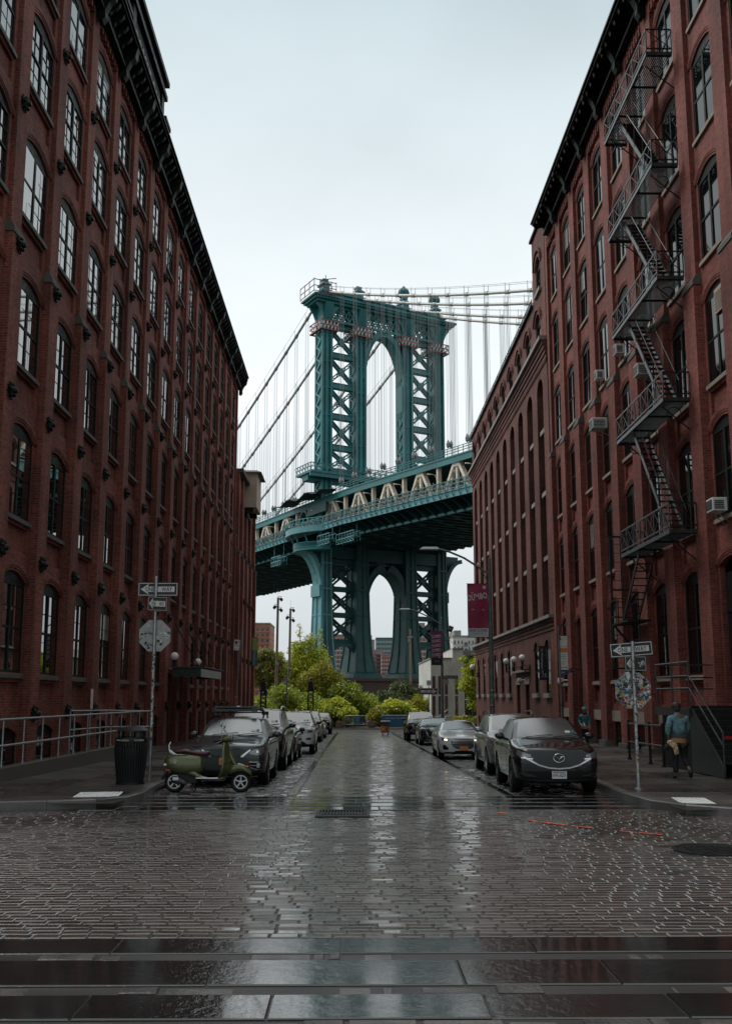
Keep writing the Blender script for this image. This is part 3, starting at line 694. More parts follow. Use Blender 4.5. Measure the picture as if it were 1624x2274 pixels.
def warehouse(name, label, F, y0, y1, zt, centers, ww, rows, basement, mats, pil_w, frame_args, back, cap_z, pil_d=(.23, .14), sill_m='stone', lintels=False, skip=(), doors=(), cols_w=None):
    brick = mats
    root = thing(name, label, 'building', (F.X, (y0 + y1) / 2, 0))
    mb = MB(); zb = -2.4
    edges = [y0] + [(a + b) / 2 for a, b in zip(centers[:-1], centers[1:])] + [y1]
    piers = [e for e in edges]
    for c, b0, b1 in zip(centers, edges[:-1], edges[1:]):
        rise = .28 if ww > 2 else .26; ops = [(c - ww / 2, c + ww / 2, s, t, rise) for (s, t) in rows if (c, s) not in skip]
        if basement and (c, 'b') not in skip: ops.append((c - ww / 2 + .1 * 0, c + ww / 2, basement[0], basement[1], .0 if lintels else .24))
        for (dc, ds, dt, dw) in doors:
            if dc == c: ops = [o for o in ops if o[2] >= dt] + [(c - ww / 2, c + ww / 2, ds, dt, .2)]
        wall_bay(F, mb, b0, b1, zb, zt, ops)
        for (a, b, s, t, r) in ops:
            if r > 0 and t > 2:
                arch_band(F, mb, a, b, t, r, .02, .12, .025); arch_band(F, mb, a, b, t, r, .15, .23, .045); arch_band(F, mb, a, b, t, r, .26, .31, .06)
        # pierced brick band above the top window
        zc = rows[-1][1] + .42
        if zt - zc > .5:
            F.box(mb, b0 + pil_w / 2, b1 - pil_w / 2, zc + .62, zt, 0, .16)
            nn = 7
            for k in range(nn + 1):
                yy = b0 + pil_w / 2 + (b1 - b0 - pil_w) * k / nn
                F.box(mb, max(yy - .08, b0 + pil_w / 2), min(yy + .08, b1 - pil_w / 2), zc + .02 * (k % 2), zc + .62, 0, .155)
            F.box(mb, b0 + pil_w / 2, b1 - pil_w / 2, zc + .28, zc + .36, 0, .15)
    # side and back walls, roof slab
    xb = F.X - F.sg * 24
    xa = F.X - F.sg * .02
    mb.face([(xa, y0, zb), (xb, y0, zb), (xb, y0, zt), (xa, y0, zt)]); mb.face([(xa, y1, zb), (xb, y1, zb), (xb, y1, zt), (xa, y1, zt)])
    mb.face([(xb, y0, zb), (xb, y1, zb), (xb, y1, zt), (xb, y0, zt)])
    mb.build('wall', brick, root, world=True)
    pl = MB()
    for e in piers:
        a, b = e - pil_w / 2, e + pil_w / 2
        if e == y0: a, b = y0 - .02, y0 + pil_w / 2
        if e == y1: a, b = y1 - pil_w / 2, y1 + .02
        F.box(pl, a - .02, b + .02, zb, cap_z - .35, -.02, pil_d[0]); F.box(pl, a, b, cap_z - .35, zt, -.02, pil_d[1])
        q = MB(); q.prism([F.p(a - .06, z, d) for d, z in [(-.01, cap_z - .345), (pil_d[0] + .03, cap_z - .345), (pil_d[0] + .03, cap_z - .2), (pil_d[1] + .005, cap_z - .02), (-.01, cap_z - .02)]], (0, b - a + .12, 0))
        q.build('pier_cap', 'stone', root, world=True)
    pl.build('pilaster', brick, root, world=True)
    MB().box(min(xa, xb), max(xa, xb), y0, y1, zt - .3, zt - .02).build('roof', 'concrete', root, world=True)
    n = 0; rb = random.Random(name + label)
    made = {}
    for c in centers:
        for (s, t) in rows:
            if (c, s) in skip or any(dc == c and ds <= s < dt for dc, ds, dt, dw in doors): continue
            key = round(t - s, 2)
            if key not in made:
                fr, g = window_meshes(ww, t - s, rise, *frame_args); made[key] = (fr, g.mesh('pane', 'pane' if F.sg > 0 else 'paneR'))
            o = place_window(F, root, *made[key], c, s); n += 1
            sb = MB(); sb.prism([(-.12, -ww / 2 - .06, -.16), (.11, -ww / 2 - .06, -.16), (.11, -ww / 2 - .06, -.04), (-.12, -ww / 2 - .06, .0)], (0, ww + .12, 0))
            if 'sill' not in made: made['sill'] = sb.mesh('sill', sill_m)
            k = bpy.data.objects.new('sill', made['sill']); COL.objects.link(k); k.parent = o
            if rb.random() < .16:
                hh = t - s - rise; MB().box(-.018, -.015, -ww / 2 + .06, ww / 2 - .06 if rb.random() < .5 else -.06, hh * rb.uniform(.35, .85), hh - .1).build('blind', 'blind', o)
        if basement and (c, 'b') not in skip and not any(dc == c for dc, *_ in doors):
            if 'base' not in made:
                fr, g = window_meshes(ww, basement[1] - basement[0], .24 if not lintels else .02, 1, 2, 2); made['base'] = (fr, g.mesh('pane', 'pane'))
            fr, g = made['base']
            o = bpy.data.objects.new('basement_window', fr); COL.objects.link(o); o.parent = root; o.location = Vector(F.p(c, basement[0], -.06)) - root_loc(root); o.rotation_euler = (0, 0, 0 if F.sg > 0 else R(180))
            k = bpy.data.objects.new('pane', g); COL.objects.link(k); k.parent = o
            if lintels:
                q = MB(); F.box(q, c - ww / 2 - .12, c + ww / 2 + .12, basement[1], basement[1] + .42, -.1, .05); q.build('lintel', 'lintel', root, world=True)
    return root, edges

# the long red warehouse on one side
FL = Face(-9.45, 1)
cL = [23.75 + 3.37 * k for k in range(-1, 16)]
rowsL = [(2.65, 5.45), (7.0, 9.62), (11.3, 13.92), (15.65, 18.15), (19.7, 22.2), (23.5, 25.85)]
doorsL = [(cL[9], -.75, 3.2, 1.6), (cL[10], -.75, 3.2, 1.6)]
skL = {(cL[9], 2.65), (cL[10], 2.65)}
wl, eL = warehouse('brick_warehouse', 'long red brick warehouse with iron wall anchors, arched windows and a lettered pediment',
    FL, 18.6, 76.6, 27.2, cL, 2.15, rowsL, (-.55, 1.15), 'brickL', .80, (2, 2, 4), -1, 14.85, (.22, .13), 'stone', False, skL, doorsL)
cornice(FL, wl, 18.5, 76.7, 26.6, 27.7, .95, eL)
anchors(FL, wl, [(e, z) for e in eL[1:-1] for z in (1.5, 5.85, 10.13)], .22)
anchors(FL, wl, [(e, z) for e in eL[1:-1] for z in (14.3,)], .22)
anchors(FL, wl, [(e, z) for e in eL[1:-1] for z in (18.55, 22.4)][:36], .13)
for y in (cL[9], cL[10]):
    d = MB(); FL.box(d, y - .8, y + .8, -1.0, 3.1, -.15, -.10); FL.box(d, y - .04, y + .04, -1.0, 2.4, -.10, -.07); FL.box(d, y - .8, y + .8, 2.4, 2.5, -.10, -.06)
    for q in (-.42, .42): FL.box(d, y + q - .3, y + q + .3, -.2, .7, -.10, -.08)
    d.build('door', 'frame', wl, world=True)
# parapet pediment above the cornice with raised lettering
pm = MB()
def pb(y0, y1, z0, z1, d0=-.6, d1=.2): FL.box(pm, y0, y1, z0, z1, d0, d1)
pb(36.4, 45.2, 27.2, 28.4); pb(37.2, 43.9, 28.4, 30.9, -.5, .1); pb(36.9, 44.2, 30.9, 31.15, -.6, .3); pb(37.1, 44.0, 31.15, 31.7, -.6, .18); pb(36.8, 44.3, 31.7, 31.95, -.7, .36)
pb(35.6, 36.6, 27.0, 29.8, -.5, .22); pb(35.5, 36.7, 29.8, 30.0, -.6, .32); pb(44.0, 45.0, 27.0, 29.8, -.5, .22); pb(43.9, 45.1, 29.8, 30.0, -.6, .32)
pb(37.2, 37.7, 28.4, 30.9, .1, .2); pb(43.4, 43.9, 28.4, 30.9, .1, .2)
pm.build('pediment', 'cornice', wl, world=True)
rotL = Matrix(((0, 0, 1, 0), (1, 0, 0, 0), (0, 1, 0, 0), (0, 0, 0, 1)))
tm = text_mesh('ROBERT GAIR', 5.3, .95, .05); tm.materials.append(M['pole']); tm.transform(rotL); tm.transform(Matrix.Translation(Vector((-9.33, 40.55, 29.75)) - root_loc(wl))); link('pediment_lettering', tm, wl)
pb2 = MB(); FL.box(pb2, 35.0, 35.25, 1.55, 2.25, .22, .245)
pb2.build('address_plate', 'whitepl', wl, world=True)

# lower brick block after it, with the rendered tank housing on its roof
FB = Face(-9.40, 1); cB = [78.4 + 3.15 * k for k in range(4)]
rowsB = [(2.2, 4.8), (6.4, 9.0), (10.6, 13.2), (14.8, 17.2)]
wb, eB = warehouse('brick_annex', 'narrow lower red brick block standing between the long warehouse and the park trees', FB, 76.75, 90.2, 19.8, cB, 1.3, rowsB[:3] + [(14.8, 17.2)], None, 'brickL', 1.1, (2, 1, 4), -1, 13.6, (.45, .32), 'stone', False)
q = MB(); FB.box(q, 76.75, 90.3, 19.8, 20.1, -.4, .62); q.build('parapet', 'stone', wb, world=True)
anchors(FB, wb, [(e, z) for e in eB[1:-1] for z in (4.9, 9.6, 13.4)], .45)
tb = thing('tank_housing', 'tan rendered box with a lid hung high on the low brick block', 'rooftop housing', (-8.9, 82, 16.5))
MB().box(-10.6, -8.20, 81.8, 85.5, 17.9, 20.9).build('box', 'tan', tb, world=True)
MB().frustum((-9.35, 83.6, 20.905), 3.1, 4.2, (-9.35, 83.6, 21.15), 2.2, 3.4).build('lid', 'stone', tb, world=True)
mbx = MB(); mbx.box(-10.4, -8.5, 82, 82.25, 17.5, 17.895).box(-10.4, -8.5, 84.8, 85.05, 17.5, 17.895).box(-9.9, -9.0, 82.3, 84.7, 17.2, 17.6); mbx.build('bracket', 'cornice', tb, world=True)

# the red warehouse with the fire escape
FR = Face(10.60, -1)
cR = [48.4 - 3.06 * k for k in range(10, -1, -1)]
rowsR = [(2.65, 5.8), (7.1, 9.95), (11.15, 14.0), (15.05, 17.85), (19.0, 21.8), (22.9, 25.5)]
doorsR = [(cR[3], 1.75, 5.9, 1.3), (cR[9], -.3, 5.6, 1.3)]
skR = {(cR[3], 2.65), (cR[9], 2.65)}
wr, eR = warehouse('brick_warehouse', 'red brick warehouse with the zigzag iron fire escape and window air conditioners',
    FR, 16.2, 50.1, 27.0, cR, 1.72, rowsR, (-.35, 1.0), 'brickR', .92, (2, 1, 2), 1, 14.75, (.24, .15), 'lintel', True, skR, doorsR)
cornice(FR, wr, 16.1, 49.2, 26.5, 27.25, 1.05, eR[:-1])
for y, z0, z1 in ((cR[3], 1.75, 5.6), (cR[9], -.3, 5.3)):
    d = MB(); FR.box(d, y - .68, y + .68, z0, z1 - .1, -.15, -.10); FR.box(d, y - .035, y + .035, z0, z0 + 2.6, -.10, -.07); FR.box(d, y - .68, y + .68, z0 + 2.6, z0 + 2.72, -.10, -.06); d.build('door', 'frame', wr, world=True)
for e0 in eR[2:-1]: FR.box(q := MB(), e0 - .56, e0 + .56, -.6, .22, .0, .36); q.build('plinth_block', 'stone', wr, world=True)
bx = MB(); bx.box(10.6, 13, 42.5, 45.6, 27.0, 29.2).box(10.9, 12.8, 45.62, 47.4, 27.0, 28.6); bx.build('bulkhead', 'brickD', wr, world=True)

# the darker brick building further down with its ground-floor ledge and arcaded piers
FW = Face(10.52, -1)
root = thing('brick_loft', 'dark red brick loft building with tall arched recesses and pale stone ledges', 'building', (10.52, 67.5, 0))
y0, y1 = 50.6, 83.9; nb = 10; bw = (y1 - .5 - (y0 + .6)) / nb
cW = [y0 + .6 + bw * (k + .5) for k in range(nb)]
mb = MB()
eW = [y0] + [y0 + .6 + bw * k for k in range(1, nb)] + [y1]
doorW = {2, 3}
gz0, gz1 = 2.15, 5.02
for k, c in enumerate(cW):
    ops = [(c - .62, c + .62, gz0, gz1, .42)] if k not in doorW else [(c - .62, c + .62, -.75, 2.7, .0), ]
    if k not in doorW: ops.append((c - .62, c + .62, -.85 - .012 * k, .62 - .018 * k, .4))
    wall_bay(FW, mb, eW[k], eW[k + 1], -2.6, 5.45, ops, panel=False, depth=.3)
    for o in ops:
        if o[4] > 0: arch_band(FW, mb, *o[:2], o[3], o[4], .02, .3, .04)
    # upper floors: the wall of each recess sits back, piers stand forward
    ops = [(c - .78, c + .78, s, t, .2) for s, t in ((6.35, 8.75), (9.6, 12.4), (13.2, 16.05), (16.75, 19.3))]
    G = Face(10.52 + .30, -1); wall_bay(G, mb, eW[k], eW[k + 1], 6.2, 20.4, ops, panel=False, depth=.12)
    # arched head of the recess
    hy0, hy1 = c - bw * .27, c + bw * .27
    ar = arch_pts(hy0, hy1, 19.0, .62, 10)
    pts = [(eW[k], 19.0), (hy0, 19.0)] + ar[1:-1] + [(hy1, 19.0), (eW[k + 1], 19.0), (eW[k + 1], 20.2), (eW[k], 20.2)]
    mb.face([FW.p(*q, .02) for q in pts])
    for u, v in zip(ar[:-1], ar[1:]): mb.face([FW.p(*u, .02), FW.p(*v, .02), FW.p(*v, -.30), FW.p(*u, -.30)])
    # top floor
    ops = [(c - .68, c + .68, 21.45, 23.45, .5)]
    wall_bay(FW, mb, eW[k], eW[k + 1], 21.3, 24.5, ops, panel=False, depth=.22)
    arch_band(FW, mb, c - .68, c + .68, 23.45, .5, .06, .22, .06); arch_band(FW, mb, c - .78, c + .78, 23.55, .5, .24, .34, .14)
for k, e in enumerate(eW):
    hw = bw * .23
    a, b = (e - hw, e + hw)
    if k == 0: a, b = y0, cW[0] - bw * .27
    if k == nb: a, b = cW[-1] + bw * .27, y1
    FW.box(mb, a, b, 6.2, 19.0, -.30, .02)
# corbel courses under the two ledges
for i, d in enumerate((.06, .12, .19, .26)): FW.box(mb, y0, y1, 20.2 + .25 * i, 20.45 + .25 * i, -.3, d)
for i, d in enumerate((.05, .10, .16)): FW.box(mb, y0, y1, 5.45 + .2 * i, 5.65 + .2 * i, -.3, d)
nD = int((y1 - y0) / .34)
for i in range(nD): FW.box(mb, y0 + .34 * i + .05, y0 + .34 * i + .22, 20.0, 20.19, .021, .09)
mb.face([(10.54, y1, -2.6), (34, y1, -2.6), (34, y1, 24.5), (10.54, y1, 24.5)]); mb.face([(10.54, y0, -2.6), (34, y0, -2.6), (34, y0, 24.5), (10.54, y0, 24.5)])
mb.build('wall', 'brickD', root, world=True)
q = MB(); FW.box(q, y0, y1 + .1, 6.05, 6.22, -.5, .34); FW.box(q, y0, y1 + .1, 21.2, 21.42, -.1, .42); q.build('ledge', 'ledge', root, world=True)
q = MB(); FW.box(q, y0 + 3.6, y1 + .1, 24.5, 24.66, -.5, .16); q.build('coping', 'cornice', root, world=True)
q = MB(); q.tube([FW.p(y0 + 3.7, 25.0, .05), FW.p(y1, 25.0, .05)], .03, 6)
for i in range(16): y = y0 + 3.8 + i * (y1 - y0 - 4) / 15; q.tube([FW.p(y, 24.66, .05), FW.p(y, 25.0, .05)], .025, 5)
q.build('roof_rail', 'iron', root, world=True)
MB().box(10.6, 34, y0, y1, 24.2, 24.45).build('roof', 'concrete', root, world=True)
# taller end bay with its own top windows
q = MB(); ops = [(52.4 - .62, 52.4 + .62, 24.75, 26.7, .5)]
wall_bay(FW, q, y0, y0 + 3.55, 24.52, 28.45, ops, panel=False, depth=.22)
arch_band(FW, q, 52.4 - .62, 52.4 + .62, 26.7, .5, .1, .25, .07); arch_band(FW, q, 52.4 - .7, 52.4 + .7, 26.9, .6, .3, .4, .14)
q.face([(10.52, y0 + 3.55, 24.5), (20, y0 + 3.55, 24.5), (20, y0 + 3.55, 28.45), (10.52, y0 + 3.55, 28.45)]); q.face([(10.52, y0, 24.5), (20, y0, 24.5), (20, y0, 28.45), (10.52, y0, 28.45)])
q.build('stair_tower', 'brickD', root, world=True)
q = MB(); FW.box(q, y0 - .1, y0 + 3.65, 28.45, 28.6, -8, .14); q.build('tower_coping', 'cornice', root, world=True)
mW = {}
def wwin(y, s, t, rise, F, d, w=1.24):
    key = (round(t - s, 2), rise, w)
    if key not in mW: fr, g = window_meshes(w, t - s, rise, 1, 2, 4); mW[key] = (fr, g.mesh('pane', 'paneR'))
    o = place_window(F, root, *mW[key], y, s, d)
    if 'sill' not in mW: mW['sill'] = MB().box(-.12, .24, -.75, .75, -.24, -.003).mesh('sill', 'ledge')
    k = bpy.data.objects.new('sill', mW['sill']); COL.objects.link(k); k.parent = o
for k, c in enumerate(cW):
    if k not in doorW: wwin(c, gz0, gz1, .42, FW, -.06)
    for s, t in ((6.35, 8.75), (9.6, 12.4), (13.2, 16.05), (16.75, 19.3)): wwin(c, s, t, .2, Face(10.82, -1), -.02, 1.56)
    wwin(c, 21.45, 23.45, .5, FW, -.1, 1.36)
wwin(52.4, 24.75, 26.7, .5, FW, -.1)
for k in doorW:
    c = cW[k]; d = MB(); FW.box(d, c - .62, c + .62, -.75, 2.69, -.26, -.2); FW.box(d, c - .55, c + .55, 1.75, 1.83, -.2, -.16); FW.box(d, c - .03, c + .03, -.7, 1.75, -.2, -.17); d.build('door', 'frame', root, world=True)
    d = MB(); FW.box(d, c - .8, c + .8, 2.7, 3.12, -.1, .05); d.build('lintel', 'lintel', root, world=True)
d = MB(); FW.box(d, cW[2] - .95, cW[3] + .95, 3.42, 3.56, -.05, .34); d.build('door_shelf', 'ledge', root, world=True)
LOFT = root
# ------------------------------------------------------------------ suspension bridge: local x across the deck (u), y along it (v)
BR = thing('suspension_bridge', 'blue green steel suspension bridge with a lattice tower and cream deck trusses', 'bridge', (-6.43, 205, 0), R(29))
US = (0.0, 8.53, 20.73, 29.26)
def brace_panel(mb, u0, u1, z0, z1, v, w=.36, d=.8, lattice=True):
    """one X of a braced bay: two crossed lattice diagonals with a gusset"""
    for a, b in (((u0, z0), (u1, z1)), ((u0, z1), (u1, z0))):
        p, q = Vector((a[0], v, a[1])), Vector((b[0], v, b[1])); dr = (q - p).normalized(); nv = Vector((-dr.z, 0, dr.x))
        for s in (-1, 1): mb.beam(p + nv * s * w * .8, q + nv * s * w * .8, d, .24, nv)
        l = (q - p).length; n = int(l / 1.1)
        for i in range(n):
            r0, r1 = p + dr * (l * i / n), p + dr * (l * (i + 1) / n); s = 1 if i % 2 else -1
            mb.beam(r0 + nv * s * w * .7, r1 - nv * s * w * .7, d * .7, .08, nv)
    cu, cz = (u0 + u1) / 2, (z0 + z1) / 2
    for v_ in (v - d / 2 - .02, v + d / 2 - .04): mb.prism([(cu - .8, v_, cz), (cu, v_, cz - .95), (cu + .8, v_, cz), (cu, v_, cz + .95)], (0, .06, 0))
    for a, b in (((u0, z0), (1, 1)), ((u1, z0), (-1, 1)), ((u0, z1), (1, -1)), ((u1, z1), (-1, -1))):
        mb.prism([(a[0], v - d / 2 - .02, a[1]), (a[0] + 1.3 * b[0], v - d / 2 - .02, a[1]), (a[0], v - d / 2 - .02, a[1] + 1.5 * b[1])], (0, .08, 0))
TU, TD = 2.1, 3.0
for i, u in enumerate(US):
    # lower shaft: flared foot on a stepped shoe, panelled faces; upper shaft slimmer with a lattice side
    mb = MB()
    fl = 1 if i in (1, 2) else .7
    mb.mi = 0
    w0 = .82 if i in (0, 3) else 1
    prof = [(a, b * w0, c * w0) for a, b, c in ((5.6, 7.2, 9.4), (6.6, 6.4, 8.8), (7.0, 4.6, 7.2), (8.2, 4.3, 6.8), (10.5, 3.7, 6.0), (14, 3.2, 5.3), (20, 2.85, 4.9), (28, 2.5, 4.7), (34, 2.4, 4.6))]
    for (za, wa, da), (zb_, wb_, db) in zip(prof[:-1], prof[1:]):
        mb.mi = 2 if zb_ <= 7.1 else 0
        mb.frustum((u, 0, za), wa, da, (u, 0, zb_), wb_, db)
    k0 = len(mb.v)
    # raised corner angles and joint plates read as panel lines
    mb.mi = 1
    for (za, wa, da), (zb_, wb_, db) in zip(prof[2:-1], prof[3:]):
        for sx in (-1, 1):
            for sy in (-1, 1):
                mb.beam((u + sx * wa / 2, sy * da / 2, za), (u + sx * wb_ / 2, sy * db / 2, zb_), .34, .34)
        mb.beam((u - wa / 2 - .05, 0, za), (u - wb_ / 2 - .05, 0, zb_), .4, .16, (0, 1, 0)); mb.beam((u, -da / 2 - .05, za), (u, -db / 2 - .05, zb_), .5, .14, (1, 0, 0))
    for z in (13, 18.6, 24.1, 29.5): mb.box(u - 1.6 * w0, u + 1.6 * w0, -2.7 * w0, 2.7 * w0, z, z + .3)
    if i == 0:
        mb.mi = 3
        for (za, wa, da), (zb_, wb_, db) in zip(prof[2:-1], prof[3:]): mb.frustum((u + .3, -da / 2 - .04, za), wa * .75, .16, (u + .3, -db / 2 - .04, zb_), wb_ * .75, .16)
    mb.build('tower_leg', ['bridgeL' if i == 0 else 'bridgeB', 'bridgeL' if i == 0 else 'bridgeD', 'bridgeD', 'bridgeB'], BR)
    mb = MB()
    mb.box(u - TU / 2, u + TU / 2, -TD / 2 + .25, TD / 2 - .25, 34, 88)
    for sx in (-1, 1):
        for sy in (-1, 1): mb.box(u + sx * TU / 2 - .22, u + sx * TU / 2 + .22, sy * TD / 2 - .3, sy * TD / 2 + .3, 34, 88)
    mb.box(u - .3, u + .3, -TD / 2 - .06, TD / 2 + .06, 34, 88)
    for z in range(38, 87, 6): mb.box(u - TU / 2 - .1, u + TU / 2 + .1, -TD / 2 - .08, TD / 2 + .08, z, z + .22)
    mb.build('tower_shaft', 'bridge', BR)
    mb = MB()
    for sx in (-1, 1):
        x = u + sx * (TU / 2 + .16); n = 34
        for k in range(n):
            za, zb_ = 38 + k * 1.32, 38 + (k + 1) * 1.32; s = 1 if k % 2 else -1
            mb.beam((x, -s * .95, za), (x, s * .95, zb_), .22, .3)
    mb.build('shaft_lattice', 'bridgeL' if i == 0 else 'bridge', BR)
# braced bays on both sides, upper and lower
for a, b in ((0, 1), (2, 3)):
    u0, u1 = US[a] + TU / 2, US[b] - TU / 2
    hz = [43.5, 50.0, 55.3, 62.25, 69.2, 76.1, 82.9]
    for z0, z1 in zip(hz[1:-1], hz[2:]):
        for v in (0,):
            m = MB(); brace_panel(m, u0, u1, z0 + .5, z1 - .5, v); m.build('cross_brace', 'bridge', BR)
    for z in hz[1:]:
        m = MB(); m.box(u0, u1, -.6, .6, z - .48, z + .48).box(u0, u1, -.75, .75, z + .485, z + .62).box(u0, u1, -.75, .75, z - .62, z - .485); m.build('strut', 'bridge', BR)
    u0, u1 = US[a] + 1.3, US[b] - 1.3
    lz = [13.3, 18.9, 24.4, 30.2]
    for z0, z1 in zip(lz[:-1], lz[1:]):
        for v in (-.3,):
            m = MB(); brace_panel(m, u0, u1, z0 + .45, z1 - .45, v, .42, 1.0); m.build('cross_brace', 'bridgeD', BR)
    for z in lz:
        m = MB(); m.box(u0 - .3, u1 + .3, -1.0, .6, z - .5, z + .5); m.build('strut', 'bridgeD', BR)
    # knee arch at the foot of the braced bay
    m = MB(); um = (u0 + u1) / 2; hw = (u1 - u0) / 2 + .2
    pts = [(um - hw, 9.4), (um - hw * .72, 11.3), (um - hw * .3, 12.2), (um + hw * .3, 12.2), (um + hw * .72, 11.3), (um + hw, 9.4)]
    m.prism([(x, -2, z) for x, z in [(um - hw, 12.9)] + pts + [(um + hw, 12.9)]], (0, .8, 0)); m.build('knee_arch', 'bridgeD', BR)
def tower_arch(name, ul, ur, zs, za, ztop, v0, v1, mat, thick=1.0):
    """pointed arch between the two middle columns, with ribbed soffit, spandrel lattice behind"""
    um = (ul + ur) / 2; hw = (ur - ul) / 2; n = 12; inner = []
    for i in range(n + 1):
        t = i / n; x = hw * (math.cos(t * math.pi / 2) * .78 + (1 - t) * .22); z = zs + (za - zs) * math.sin(t * math.pi / 2)
        inner.append((x, z))
    out = [(x + thick * (.55 + .25 * i / n), z + thick * (.15 + .85 * i / n)) for i, (x, z) in enumerate(inner)]
    mb = MB()
    for s in (-1, 1):
        for i in range(n):
            q = [inner[i], inner[i + 1], out[i + 1], out[i]]
            mb.prism([(um + s * min(x, hw + .9) if i2 < 2 else um + s * x, v0, z) for i2, (x, z) in enumerate(q)], (0, v1 - v0, 0))
            mb.prism([(um + s * x, v0 - .18, z) for x, z in (inner[i], inner[i + 1], (inner[i + 1][0] + .2, inner[i + 1][1] + .25), (inner[i][0] + .25, inner[i][1] + .1))], (0, .17, 0))
    mb.build(name, mat, BR)
    sp = MB()
    for s in (-1, 1):
        top = [(um + s * (x + 1.0), z + .9) for x, z in inner[3:]]
        for i, (x, z) in enumerate(top[:-1]):
            if ztop - z < .6: continue
            sp.beam((x, (v0 + v1) / 2, z), (top[i + 1][0], (v0 + v1) / 2, ztop), .3, .22, (0, 1, 0)); sp.beam((x, (v0 + v1) / 2, ztop), (top[i + 1][0], (v0 + v1) / 2, z), .3, .22, (0, 1, 0))
    sp.build('spandrel_lattice', mat, BR)
ul, ur = US[1] + TU / 2, US[2] - TU / 2
tower_arch('upper_arch', ul, ur, 71.5, 82.2, 83.6, -1.5, 1.5, 'bridge', 1.2)
tower_arch('lower_arch', US[1] + 1.3, US[2] - 1.35, 22.0, 28.6, 33.0, -2.2, 2.2, 'bridgeD', 1.5)
# column edge brackets below the upper arch
for s, u in ((1, ul), (-1, ur)):
    m = MB(); m.box(min(u, u + s * .4), max(u, u + s * .4), -1.4, 1.4, 65.5, 71.6); m.prism([(u, -1.3, 64.2), (u + s * .4, -1.3, 65.5), (u, -1.3, 65.5)], (0, 2.6, 0)); m.build('arch_springer', 'bridge', BR)
# lower block between arch and deck
m = MB(); m.box(US[1] + 1, US[2] - 1, -1.7, 1.7, 30.6, 33.4); m.box(US[0] + 1, US[1] - 1, -1.7, 1.7, 30.8, 33.4); m.box(US[2] + 1, US[3] - 1, -1.7, 1.7, 30.8, 33.4); m.build('portal_beam', 'bridgeD', BR)
# top: lattice girder, cornice, caps, globes
m = MB()
for v in (-1.35, 1.35):
    m.box(-1, 30.2, v - .15, v + .15, 83.3, 83.9); m.box(-1, 30.2, v - .15, v + .15, 86.6, 87.1)
    n = 18
    for k in range(n):
        x0, x1 = 1 + k * (28.2 - .9) / n, 1 + (k + 1) * (28.2 - .9) / n
        m.beam((x0, v, 83.8), (x1, v, 86.7), .25, .26, (0, 1, 0)); m.beam((x1, v, 83.8), (x0, v, 86.7), .25, .26, (0, 1, 0)); m.beam((x0, v, 83.8), (x0, v, 86.7), .2, .2, (0, 1, 0))
m.build('top_girder', 'bridge', BR)
m = MB(); m.box(-3.0, 32.2, -2.6, 2.6, 87.1, 87.6); m.box(-3.6, 32.8, -3.1, 3.1, 87.6, 88.1); m.box(-4.0, 33.2, -3.5, 3.5, 88.1, 88.5); m.box(-1.6, 30.8, -2.2, 2.2, 88.5, 89.5); m.box(-2.0, 31.2, -2.6, 2.6, 89.5, 89.9)
for k in range(50): x = -3.4 + k * .73; m.box(x, x + .34, -3.3, -3.1, 87.65, 88.08)
m.build('top_cornice', 'bridge', BR)
for u in US:
    m = MB()
    for sx in (-1, 1):
        pf = [(u + sx * 1.05, 82.6), (u + sx * 1.3, 84.2), (u + sx * 1.9, 85.6), (u + sx * 2.7, 86.6), (u + sx * 2.7, 87.1), (u + sx * 1.05, 87.1)]
        m.prism([(x, -1.9, z) for x, z in pf], (0, .35, 0)); m.prism([(x, 1.55, z) for x, z in pf], (0, .35, 0))
    m.prism([(u - 1.0, -1.5, 83.2), (u - 1.0, -2.4, 85.5), (u - 1.0, -3.0, 87.1), (u - 1.0, -1.5, 87.1)], (2.0, 0, 0))
    m.build('cap_bracket', 'bridge', BR)
for i, u in enumerate(US):
    m = MB(); m.frustum((u, 0, 89.9), 2.6, 3.4, (u, 0, 90.6), 2.3, 3.0); m.frustum((u, 0, 90.6), 1.7, 2.3, (u, 0, 91.8), 1.5, 2.0); m.frustum((u, 0, 91.8), 2.2, 2.8, (u, 0, 92.1), 2.2, 2.8); m.frustum((u, 0, 92.1), 2.0, 2.5, (u, 0, 92.9), .9, 1.1); m.frustum((u, 0, 92.9), 1.3, 1.5, (u, 0, 93.3), 1.3, 1.5)
    if i > 1:
        for k in range(10):
            q = math.pi * k / 10
            m.tube([(u + 1.25 * math.cos(t) * math.cos(q), 1.25 * math.cos(t) * math.sin(q), 94.5 + 1.25 * math.sin(t)) for t in [math.pi * 2 * j / 18 for j in range(19)]], .13, 5, False)
        m.sphere((u, 0, 94.5), .8, 10); m.lathe([(.5, 95.6), (.5, 95.9), (.15, 96.3), (.0001, 96.5)], (u, 0, 0), 8)
    m.build('finial', 'bridge', BR)
